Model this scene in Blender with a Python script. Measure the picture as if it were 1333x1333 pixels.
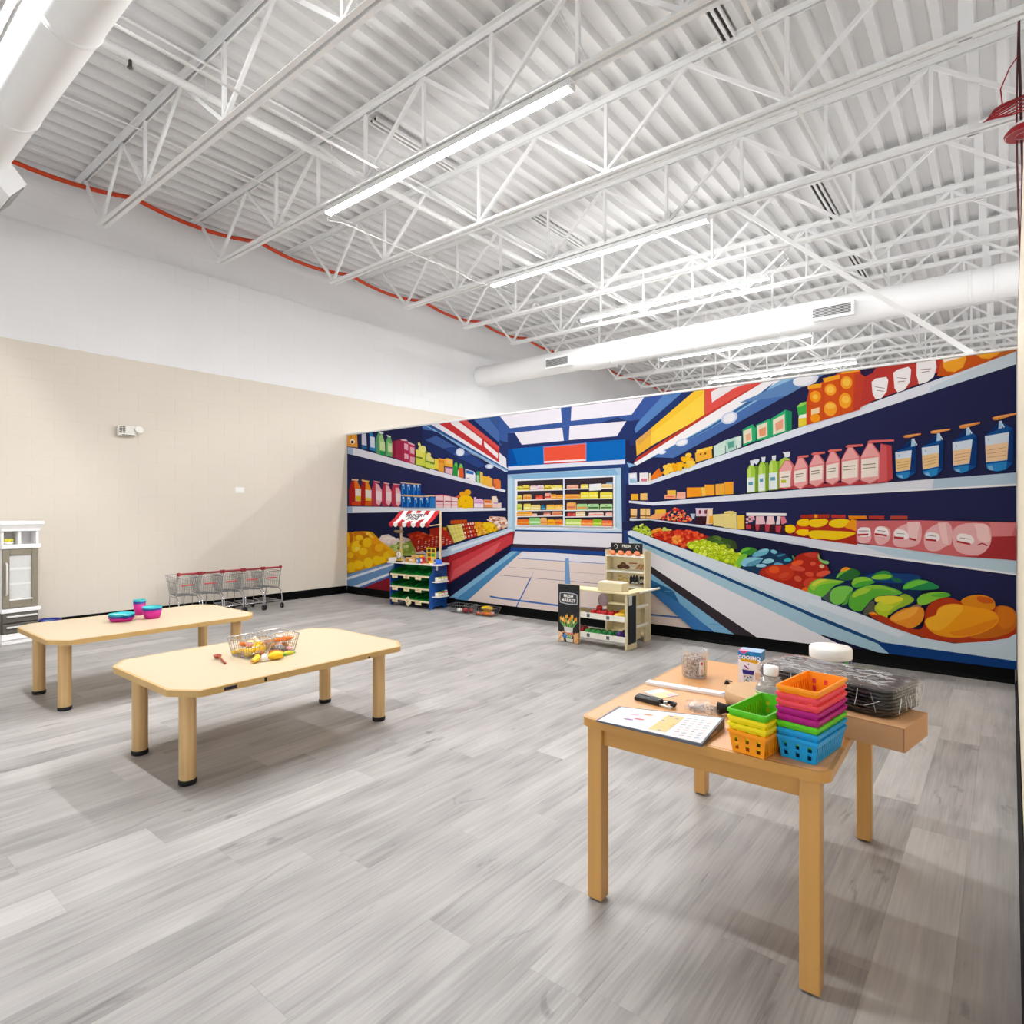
import bpy, bmesh, math, random
from mathutils import Vector, Matrix, Euler
for o in list(bpy.data.objects): bpy.data.objects.remove(o, do_unlink=True)
S = bpy.context.scene
COL = S.collection
R = math.radians
# ---------------------------------------------------------------- camera
F_PX, V0, YAW, EYE = 797.8, 666.0, 0.67859, 1.257
cam_d = bpy.data.cameras.new('camera'); cam = bpy.data.objects.new('camera', cam_d); COL.objects.link(cam)
cam.location = (0, 0, EYE); cam.rotation_euler = (math.pi/2, 0, YAW)
cam_d.sensor_fit = 'HORIZONTAL'; cam_d.sensor_width = 36.0; cam_d.lens = 36.0*F_PX/1333.0
cam_d.shift_y = (V0-666.5)/1333.0; cam_d.clip_start = 0.02; cam_d.clip_end = 80
S.camera = cam
# ---------------------------------------------------------------- world, exposure
W = bpy.data.worlds.new('world'); S.world = W; W.use_nodes = True
W.node_tree.nodes['Background'].inputs[0].default_value = (0.95, 0.98, 1, 1)
W.node_tree.nodes['Background'].inputs[1].default_value = 1.5
S.view_settings.view_transform = 'Standard'; S.view_settings.look = 'None'
S.view_settings.gamma = 1; S.view_settings.use_curve_mapping = False
S.view_settings.exposure = 0.36
LAMP = 160.0           # radiance of the LED strips' lenses
# strips: (x0, x1, y, z); the ones in view, those behind the photographer and an unseen row past the partition, added as fill
STRIPS = [(-5.09, -2.30, 3.49), (-5.10, -2.30, 5.93), (-4.98, -2.27, 7.86), (-5.10, -2.48, 10.84), (-5.15, -2.25, 13.40),
          (-5.09, -2.30, .80),
          (1.4, 4.2, 1.0), (1.4, 4.2, 3.49), (1.4, 4.2, 5.93), (1.4, 4.2, 8.40), (1.4, 4.2, 10.84), (1.4, 4.2, 13.40)]
LAMP_Z = 4.135
# ---------------------------------------------------------------- helpers
def lin(h):
    if isinstance(h, str):
        h = h.lstrip('#'); c = [int(h[i:i+2], 16)/255 for i in (0, 2, 4)]
    else: c = list(h)
    return tuple(x/12.92 if x <= .04045 else ((x+.055)/1.055)**2.4 for x in c)
MATS = {}
def pm(name, col, rough=.5, metal=0., var=.05, scale=18., bump=0., trans=0., ior=1.45, stretch=(1, 1, 1), spec=.5, grain=0., emit=0., coat=0., alpha=1.):
    """principled material with procedural (object space) colour variation, grain and relief"""
    if name in MATS: return MATS[name]
    m = bpy.data.materials.new(name); m.use_nodes = True; nt = m.node_tree; N = nt.nodes; L = nt.links
    b = N['Principled BSDF']; c = lin(col)
    tc = N.new('ShaderNodeTexCoord'); mp = N.new('ShaderNodeMapping'); mp.inputs['Scale'].default_value = stretch
    L.new(tc.outputs['Object'], mp.inputs['Vector'])
    nz = N.new('ShaderNodeTexNoise'); nz.inputs['Scale'].default_value = scale; nz.inputs['Detail'].default_value = 4
    L.new(mp.outputs[0], nz.inputs['Vector'])
    v = max(var, grain)
    mx = N.new('ShaderNodeMix'); mx.data_type = 'RGBA'
    mx.inputs[6].default_value = (*[x*(1-v) for x in c], 1); mx.inputs[7].default_value = (*[min(1, x*(1+v)) for x in c], 1)
    L.new(nz.outputs['Fac'], mx.inputs[0]); L.new(mx.outputs[2], b.inputs['Base Color'])
    b.inputs['Roughness'].default_value = rough; b.inputs['Metallic'].default_value = metal
    b.inputs['Transmission Weight'].default_value = trans; b.inputs['IOR'].default_value = ior
    b.inputs['Specular IOR Level'].default_value = spec; b.inputs['Coat Weight'].default_value = coat; b.inputs['Alpha'].default_value = alpha
    if emit: b.inputs['Emission Color'].default_value = (*c, 1); b.inputs['Emission Strength'].default_value = emit
    if bump:
        bp = N.new('ShaderNodeBump'); bp.inputs['Strength'].default_value = bump; bp.inputs['Distance'].default_value = .002
        L.new(nz.outputs['Fac'], bp.inputs['Height']); L.new(bp.outputs[0], b.inputs['Normal'])
    MATS[name] = m; return m
class MB:
    """collects primitives into one mesh"""
    def __init__(s): s.v = []; s.f = []; s.fm = []; s.cm = 0; s.sm = []
    def add(s, vs, fs, smooth=False, M=None):
        n = len(s.v)
        s.v += [tuple(M @ Vector(p)) for p in vs] if M is not None else [tuple(p) for p in vs]
        for f in fs: s.f.append(tuple(i+n for i in f)); s.fm.append(s.cm); s.sm.append(smooth)
        return s
    def m(s, i): s.cm = i; return s
    def box(s, x0, x1, y0, y1, z0, z1, M=None):
        return s.add([(x0,y0,z0),(x1,y0,z0),(x1,y1,z0),(x0,y1,z0),(x0,y0,z1),(x1,y0,z1),(x1,y1,z1),(x0,y1,z1)],
              [(0,3,2,1),(4,5,6,7),(0,1,5,4),(1,2,6,5),(2,3,7,6),(3,0,4,7)], False, M)
    def frustum(s, b, t, z0, z1, M=None):   # b,t = (x0,x1,y0,y1)
        return s.add([(b[0],b[2],z0),(b[1],b[2],z0),(b[1],b[3],z0),(b[0],b[3],z0),(t[0],t[2],z1),(t[1],t[2],z1),(t[1],t[3],z1),(t[0],t[3],z1)],
              [(0,3,2,1),(4,5,6,7),(0,1,5,4),(1,2,6,5),(2,3,7,6),(3,0,4,7)], False, M)
    def lathe(s, prof, n=16, M=None, smooth=True, cap=True):   # prof [(r,z)...]
        vs = []; fs = []
        for r, z in prof:
            for k in range(n):
                a = 2*math.pi*k/n; vs.append((r*math.cos(a), r*math.sin(a), z))
        for i in range(len(prof)-1):
            for k in range(n):
                a = i*n+k; b = i*n+(k+1) % n; fs.append((a, b, b+n, a+n))
        s.add(vs, fs, smooth, M)
        if cap:
            if prof[0][0] > 1e-5: s.add([vs[k] for k in range(n)], [tuple(reversed(range(n)))], False, M)
            if prof[-1][0] > 1e-5: s.add(vs[-n:], [tuple(range(n))], False, M)
        return s
    def cyl(s, p, q, r, n=8, r2=None, smooth=True, cap=True):
        p = Vector(p); q = Vector(q); d = q-p; L = d.length
        if L < 1e-7: return s
        M = Matrix.Translation(p) @ d.to_track_quat('Z', 'Y').to_matrix().to_4x4()
        return s.lathe([(r, 0), (r if r2 is None else r2, L)], n, M, smooth, cap)
    def tube(s, pts, r, n=6, closed=False):
        P = [Vector(p) for p in pts]; m = len(P); vs = []; fs = []
        prev = None
        for i in range(m):
            a = P[(i-1) % m] if (closed or i > 0) else P[i]; b = P[(i+1) % m] if (closed or i < m-1) else P[i]
            t = (b-a).normalized()
            if prev is None:
                u = t.orthogonal().normalized()
            else:
                u = (prev - t*prev.dot(t)); u = u.normalized() if u.length > 1e-6 else t.orthogonal().normalized()
            prev = u; w = t.cross(u)
            for k in range(n):
                an = 2*math.pi*k/n; vs.append(tuple(P[i]+u*(r*math.cos(an))+w*(r*math.sin(an))))
        for i in range(m if closed else m-1):
            for k in range(n):
                a = i*n+k; b = i*n+(k+1) % n; j = ((i+1) % m)*n
                fs.append((a, b, j+(k+1) % n, j+k))
        s.add(vs, fs, True)
        if not closed:
            s.add(vs[:n], [tuple(reversed(range(n)))]); s.add(vs[-n:], [tuple(range(n))])
        return s
    def ball(s, c, rx, ry=None, rz=None, n=12, h=8, M=None):
        ry = rx if ry is None else ry; rz = rx if rz is None else rz
        T = Matrix.Translation(c) @ (M or Matrix()) @ Matrix.Diagonal((rx, ry, rz, 1))
        return s.lathe([(max(1e-6, math.sin(math.pi*i/h)), -math.cos(math.pi*i/h)) for i in range(h+1)], n, T, True, False)
    def prism(s, pts, z0, z1, M=None, smooth=False):
        n = len(pts)
        s.add([(x, y, z0) for x, y in pts]+[(x, y, z1) for x, y in pts], [tuple(reversed(range(n))), tuple(range(n, 2*n))], False, M)
        return s.add([(x, y, z0) for x, y in pts]+[(x, y, z1) for x, y in pts], [(i, (i+1) % n, n+(i+1) % n, n+i) for i in range(n)], smooth, M)
    def loft(s, rings, smooth=True, cap=True):
        n = len(rings[0]); vs = [p for r in rings for p in r]; fs = []
        for i in range(len(rings)-1):
            for k in range(n): a = i*n+k; b = i*n+(k+1) % n; fs.append((a, b, b+n, a+n))
        s.add(vs, fs, smooth)
        if cap: s.add(rings[0], [tuple(reversed(range(n)))]); s.add(rings[-1], [tuple(range(n))])
        return s
    def mesh(s, name, mats):
        me = bpy.data.meshes.new(name); me.from_pydata(s.v, [], s.f)
        for x in (mats if isinstance(mats, (list, tuple)) else [mats]): me.materials.append(x)
        me.polygons.foreach_set('material_index', s.fm); me.polygons.foreach_set('use_smooth', s.sm)
        me.update(); return me
    def obj(s, name, mats, parent=None, loc=(0, 0, 0), rot=(0, 0, 0), bevel=0., seg=2, kind=None, label=None):
        o = bpy.data.objects.new(name, s.mesh(name, mats)); COL.objects.link(o)
        o.location = loc; o.rotation_euler = rot
        if parent: o.parent = parent
        if bevel:
            bv = o.modifiers.new('bevel', 'BEVEL'); bv.width = bevel; bv.segments = seg; bv.limit_method = 'ANGLE'; bv.angle_limit = R(35); bv.harden_normals = False
        if kind: o['kind'] = kind
        if label: o['label'] = label
        return o
def tag(o, label, cat, group=None):
    o['label'] = label; o['category'] = cat
    if group: o['group'] = group
    return o
def thing(name, label, cat, loc=(0, 0, 0), rz=0., group=None):
    o = bpy.data.objects.new(name, None); COL.objects.link(o); o.location = loc; o.rotation_euler = (0, 0, rz); o.empty_display_size = .05
    return tag(o, label, cat, group)
def dup(o, parent=None):
    c = o.copy(); COL.objects.link(c)
    if parent: c.parent = parent
    for ch in list(o.children): dup(ch, c)
    return c
def linked(name, me, parent, loc=(0, 0, 0), rot=(0, 0, 0), kind=None):
    o = bpy.data.objects.new(name, me); COL.objects.link(o); o.parent = parent; o.location = loc; o.rotation_euler = rot
    if kind: o['kind'] = kind
    return o
def rrect(x0, x1, y0, y1, r, n=4):
    P = []
    for cx, cy, a0 in ((x1-r, y1-r, 0), (x0+r, y1-r, 90), (x0+r, y0+r, 180), (x1-r, y0+r, 270)):
        for i in range(n+1):
            a = R(a0+90*i/n); P.append((cx+r*math.cos(a), cy+r*math.sin(a)))
    return P
def text_mesh(body, size, mat, name, parent=None, loc=(0, 0, 0), rot=(0, 0, 0), bold=0., extrude=.0006, spacing=1.0, align='CENTER'):
    """flat printed lettering, converted to a mesh"""
    cu = bpy.data.curves.new('txt', 'FONT'); cu.body = body; cu.size = size; cu.align_x = align; cu.align_y = 'CENTER'
    cu.extrude = extrude; cu.offset = bold; cu.space_character = spacing; cu.resolution_u = 2; cu.space_line = .85
    t = bpy.data.objects.new('txt', cu); COL.objects.link(t)
    dg = bpy.context.evaluated_depsgraph_get(); me = bpy.data.meshes.new_from_object(t.evaluated_get(dg))
    bpy.data.objects.remove(t, do_unlink=True)
    me.materials.clear(); me.materials.append(mat)
    o = bpy.data.objects.new(name, me); COL.objects.link(o); o.location = loc; o.rotation_euler = rot
    if parent: o.parent = parent
    return o
def vcol_mat(name, rough=.55, spec=.3):
    m = bpy.data.materials.new(name); m.use_nodes = True; nt = m.node_tree
    b = nt.nodes['Principled BSDF']; a = nt.nodes.new('ShaderNodeVertexColor'); a.layer_name = 'print'
    nz = nt.nodes.new('ShaderNodeTexNoise'); nz.inputs['Scale'].default_value = 60
    mx = nt.nodes.new('ShaderNodeMix'); mx.data_type = 'RGBA'; mx.blend_type = 'MULTIPLY'; mx.inputs[0].default_value = .06
    nt.links.new(a.outputs['Color'], mx.inputs[6]); nt.links.new(nz.outputs['Fac'], mx.inputs[7]); nt.links.new(mx.outputs[2], b.inputs['Base Color'])
    b.inputs['Roughness'].default_value = rough; b.inputs['Specular IOR Level'].default_value = spec
    return m
class Print:
    """flat print built of coloured polygons, each a hair in front of the last; pts are (u,v) on the sheet, v up"""
    def __init__(s, step=1.5e-5, gain=1.): s.P = []; s.step = step; s.gain = gain
    def poly(s, col, pts): s.P.append((col, [tuple(p) for p in pts]))
    def ell(s, col, cx, cy, rx, ry, rot=0, n=14):
        c, d = math.cos(R(rot)), math.sin(R(rot))
        s.poly(col, [(cx+rx*math.cos(t)*c-ry*math.sin(t)*d, cy+rx*math.cos(t)*d+ry*math.sin(t)*c) for t in [2*math.pi*k/n for k in range(n)]])
    def line(s, col, pts, w):
        for a, b in zip(pts, pts[1:]):
            dx, dy = b[0]-a[0], b[1]-a[1]; L = math.hypot(dx, dy) or 1; nx, ny = -dy/L*w/2, dx/L*w/2
            s.poly(col, [(a[0]+nx, a[1]+ny), (b[0]+nx, b[1]+ny), (b[0]-nx, b[1]-ny), (a[0]-nx, a[1]-ny)])
    def obj(s, name, mat, put, parent=None, loc=(0, 0, 0), rot=(0, 0, 0)):
        vs = []; fs = []; cs = []
        for i, (col, pts) in enumerate(s.P):
            n = len(vs); vs += [put(u, v, i*s.step) for u, v in pts]; fs.append(tuple(range(n, n+len(pts)))); cs.append(lin(col))
        me = bpy.data.meshes.new(name); me.from_pydata(vs, [], fs)
        at = me.color_attributes.new('print', 'FLOAT_COLOR', 'CORNER')
        flat = []
        for f, c in zip(me.polygons, cs):
            flat += [min(1, c[0]*s.gain), min(1, c[1]*s.gain), min(1, c[2]*s.gain), 1]*f.loop_total
        at.data.foreach_set('color', flat)
        me.materials.append(mat); me.update()
        o = bpy.data.objects.new(name, me); COL.objects.link(o); o.location = loc; o.rotation_euler = rot
        if parent: o.parent = parent
        return o
# ================================================================ the setting
XL, YM, XR = -7.937, 5.775, .064
MUR_Z, MUR_B, DECK = 2.437, .116, 4.90
M_white = pm('white wall paint', '#ebebeb', .75, var=.015, scale=3)
M_beige = pm('beige wall paint', '#e6dac6', .7, var=.02, scale=2)
M_trim = pm('black vinyl baseboard', '#050506', .55, var=.2, scale=30, spec=.12)
M_sub = pm('floor underlay', '#3f3d3c', .8)
# ---- floor of vinyl planks
def plank_mat():
    m = bpy.data.materials.new('grey oak vinyl plank'); m.use_nodes = True; nt = m.node_tree; N = nt.nodes; L = nt.links; b = N['Principled BSDF']
    tc = N.new('ShaderNodeTexCoord'); oi = N.new('ShaderNodeObjectInfo')
    of = N.new('ShaderNodeVectorMath'); of.operation = 'SCALE'; of.inputs[0].default_value = (17.3, 9.1, 3.7)
    L.new(oi.outputs['Random'], of.inputs['Scale'])
    ad = N.new('ShaderNodeVectorMath'); ad.operation = 'ADD'; L.new(tc.outputs['Object'], ad.inputs[0]); L.new(of.outputs[0], ad.inputs[1])
    def noise(sc, scale, det=6, dist=0.):
        mp = N.new('ShaderNodeMapping'); mp.inputs['Scale'].default_value = sc; L.new(ad.outputs[0], mp.inputs[0])
        n = N.new('ShaderNodeTexNoise'); n.inputs['Scale'].default_value = scale; n.inputs['Detail'].default_value = det; n.inputs['Distortion'].default_value = dist
        L.new(mp.outputs[0], n.inputs['Vector']); return n
    n1 = noise((6, .55, 1), 3.2, 6, .8); n2 = noise((40, 1.3, 1), 3, 4); n3 = noise((1.6, .5, 1), 1.7, 3)
    # cathedral rings
    mp = N.new('ShaderNodeMapping'); mp.inputs['Scale'].default_value = (9, .7, 1); L.new(ad.outputs[0], mp.inputs[0])
    wv = N.new('ShaderNodeTexWave'); wv.wave_type = 'RINGS'; wv.inputs['Scale'].default_value = 1.3; wv.inputs['Distortion'].default_value = 5; wv.inputs['Detail'].default_value = 3; wv.inputs['Detail Scale'].default_value = .6
    L.new(mp.outputs[0], wv.inputs['Vector'])
    def mathn(op, a, bb):
        n = N.new('ShaderNodeMath'); n.operation = op
        for i, x in enumerate((a, bb)):
            if isinstance(x, (int, float)): n.inputs[i].default_value = x
            else: L.new(x, n.inputs[i])
        return n.outputs[0]
    n4 = noise((3.2, .9, 1), 2.6, 8, 1.4)
    v = mathn('ADD', mathn('MULTIPLY', n1.outputs['Fac'], .40), mathn('MULTIPLY', n2.outputs['Fac'], .30))
    v = mathn('ADD', v, mathn('MULTIPLY', n3.outputs['Fac'], .26))
    v = mathn('ADD', v, mathn('MULTIPLY', wv.outputs['Fac'], .05))
    v = mathn('ADD', v, mathn('MULTIPLY', mathn('POWER', oi.outputs['Random'], 3.0), .22))
    kn = mathn('MULTIPLY', mathn('MAXIMUM', mathn('SUBTRACT', n4.outputs['Fac'], .64), 0.0), -2.2)
    v = mathn('ADD', v, kn)
    cr = N.new('ShaderNodeValToRGB'); e = cr.color_ramp.elements
    e[0].position = .30; e[0].color = (*lin('#777473'), 1); e[1].position = .84; e[1].color = (*lin('#c0bdbb'), 1)
    k = cr.color_ramp.elements.new(.53); k.color = (*lin('#a09d9b'), 1)
    L.new(v, cr.inputs[0]); L.new(cr.outputs[0], b.inputs['Base Color'])
    b.inputs['Roughness'].default_value = .42; b.inputs['Specular IOR Level'].default_value = .35
    bp = N.new('ShaderNodeBump'); bp.inputs['Strength'].default_value = .12; bp.inputs['Distance'].default_value = .001
    L.new(n2.outputs['Fac'], bp.inputs['Height']); L.new(bp.outputs[0], b.inputs['Normal'])
    return m
M_plank = plank_mat()
fl = MB().box(-8.2, 7, -5, 19, -.1, -.0012).obj('floor', M_sub, kind='structure')
PW, PL = .182, 1.22
rng = random.Random(4)
def plank_mb(L, w=PW): 
    g = .00018
    return MB().frustum((-w/2+.00005, w/2-.00005, -L/2+.00005, L/2-.00005), (-w/2+g, w/2-g, -L/2+g, L/2-g), -.006, 0)
cands = []
x = XL
while x < 6.9:
    off = rng.random()*PL
    y = -4.9-off
    while y < YM-.01:
        y0, y1 = max(y, -4.9), min(y+PL, YM)
        if y1-y0 > .04: cands.append((min(x+PW/2, 6.9), (y0+y1)/2, y1-y0))
        y += PL
    x += PW
fw2 = Vector((-math.sin(YAW), math.cos(YAW))); rt2 = Vector((math.cos(YAW), math.sin(YAW)))
def seen(cx, cy, L):
    best = 0
    for t in (-.5, 0, .5):
        p = Vector((cx, cy+t*L)); d = p.dot(fw2); l = p.dot(rt2)
        if d > .75 and abs(l/d) < .86 and cx < XR+.05 and F_PX*EYE/d < 690: best = max(best, 1/d)
    return best
cands.sort(key=lambda c: -seen(*c)); plank_me = {}
rest = MB()
for i, (cx, cy, L) in enumerate(cands):
    if i < 300 and seen(cx, cy, L) > 0:
        k = round(L, 2)
        if k not in plank_me: plank_me[k] = plank_mb(L).mesh('plank', M_plank)
        linked('plank', plank_me[k], fl, (cx, cy, 0))
    else:
        g = .00018; rest.frustum((cx-PW/2, cx+PW/2, cy-L/2, cy+L/2), (cx-PW/2+g, cx+PW/2-g, cy-L/2+g, cy+L/2-g), -.006, 0)
rest.box(-7.93, 6.9, YM+.1, 18.9, -.006, 0)
rest.obj('plank_field', M_plank, fl, kind='stuff')
# ---- left wall of painted concrete blocks
def wall_mat():
    m = bpy.data.materials.new('two tone block paint'); m.use_nodes = True; nt = m.node_tree; N = nt.nodes; L = nt.links; b = N['Principled BSDF']
    g = N.new('ShaderNodeNewGeometry'); sp = N.new('ShaderNodeSeparateXYZ'); L.new(g.outputs['Position'], sp.inputs[0])
    nz = N.new('ShaderNodeTexNoise'); nz.inputs['Scale'].default_value = 9; L.new(g.outputs['Position'], nz.inputs['Vector'])
    ma = N.new('ShaderNodeMath'); ma.operation = 'MULTIPLY_ADD'; ma.inputs[1].default_value = .012; L.new(nz.outputs['Fac'], ma.inputs[0]); L.new(sp.outputs['Z'], ma.inputs[2])
    gt = N.new('ShaderNodeMath'); gt.operation = 'GREATER_THAN'; gt.inputs[1].default_value = 3.035; L.new(ma.outputs[0], gt.inputs[0])
    mx = N.new('ShaderNodeMix'); mx.data_type = 'RGBA'; L.new(gt.outputs[0], mx.inputs[0])
    mx.inputs[6].default_value = (*lin('#ded5c8'), 1); mx.inputs[7].default_value = (*lin('#ededee'), 1)
    n2 = N.new('ShaderNodeTexNoise'); n2.inputs['Scale'].default_value = 1.1; n2.inputs['Detail'].default_value = 4; L.new(g.outputs['Position'], n2.inputs['Vector'])
    m2 = N.new('ShaderNodeMix'); m2.data_type = 'RGBA'; m2.blend_type = 'MULTIPLY'; m2.inputs[0].default_value = .07; L.new(mx.outputs[2], m2.inputs[6]); L.new(n2.outputs['Fac'], m2.inputs[7])
    L.new(m2.outputs[2], b.inputs['Base Color']); b.inputs['Roughness'].default_value = .7
    n3 = N.new('ShaderNodeTexNoise'); n3.inputs['Scale'].default_value = 140; L.new(g.outputs['Position'], n3.inputs['Vector'])
    bp = N.new('ShaderNodeBump'); bp.inputs['Strength'].default_value = .15; bp.inputs['Distance'].default_value = .001; L.new(n3.outputs['Fac'], bp.inputs['Height']); L.new(bp.outputs[0], b.inputs['Normal'])
    return m
M_block = wall_mat()
BT = .004
wl = MB().box(XL-.25, XL-.0011, -5, 19, -.1, DECK+.15).obj('wall_left', M_block, kind='structure')
BH, BL = .2032, .4064
def block(bm, y, z, L=BL, H=BH):
    a, c = .0015, .003
    vs = [(-BT, a, a), (-BT, L-a, a), (-BT, L-a, H-a), (-BT, a, H-a), (0, c, c), (0, L-c, c), (0, L-c, H-c), (0, c, H-c)]
    return bm.add([(p[0], p[1]+y, p[2]+z) for p in vs], [(4,5,6,7),(0,1,5,4),(1,2,6,5),(2,3,7,6),(3,0,4,7)])
bl_me = block(MB(), 0, 0).mesh('block', M_block)
blocks = []
for r in range(24):
    for c in range(-12, 46):
        y = c*BL+(r % 2)*BL/2; z = r*BH
        near = 1.35 < y < 5.5 and z > .1 and not (z > 4.6)
        blocks.append((not near, abs(y-3.4)+abs(z-3)*.4, y, z))
blocks.sort()
bb = MB()
for i, (far, _, y, z) in enumerate(blocks):
    if i < 300 and not far: linked('block', bl_me, wl, (XL, y, z))
    else: block(bb, y, z)
bb.obj('block_field', M_block, wl, (XL, 0, 0), kind='stuff')
# ---- partition with the mural, right partition, unseen enclosure
MB().box(XL+.002, XR+.09, YM, YM+.11, 0, MUR_Z).obj('wall_back', M_white, kind='structure')
MB().box(XL+.002, XR+.1, YM-.012, YM+.122, MUR_Z, MUR_Z+.02).obj('trim_1', M_white, kind='structure', bevel=.003)
rp = [(XR, YM-.013), (.041, 1.25), (.15, 1.25), (.173, YM-.013)]
MB().prism(rp, 0, 2.56).obj('wall_right', M_beige, kind='structure', bevel=.004)
MB().box(7, 7.2, -5, 19, 0, DECK+.15).obj('wall_outer', M_white, kind='structure')
MB().box(-8.2, 7.2, -5.2, -5, 0, .25).box(-8.2, 7.2, -5.2, -5, 3.4, DECK+.15).box(-8.2, -7.2, -5.2, -5, .25, 3.4).box(6.2, 7.2, -5.2, -5, .25, 3.4).obj('wall_front', M_white, kind='structure')  # unseen front wall; its opening is added to let world light in as fill
MB().box(-8.2, 7.2, 19, 19.2, 0, DECK+.15).obj('wall_far', M_white, kind='structure')
# baseboards
def bboard(n, pts, name):
    # cove base profile swept along a straight run
    a, b = Vector(pts[0]), Vector(pts[1]); d = (b-a).normalized(); nrm = Vector((n[0], n[1]))
    prof = [(0, 0), (.014, 0), (.011, .012), (.006, .03), (.005, .108), (.003, .115), (0, .116)]
    rings = [[(p.x+nrm.x*u, p.y+nrm.y*u, w) for u, w in prof] for p in (a, b)]
    MB().loft(rings, False).obj(name, M_trim, kind='structure')
bboard((1, 0), [(XL+.0002, -5), (XL+.0002, YM-.001)], 'baseboard_left')
bboard((0, -1), [(XL+.016, YM-.0005), (XR-.015, YM-.0005)], 'baseboard_back')
bboard((-1, 0), [(XR-.0008, YM-.016), (.0405, 1.25)], 'baseboard_right')
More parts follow.
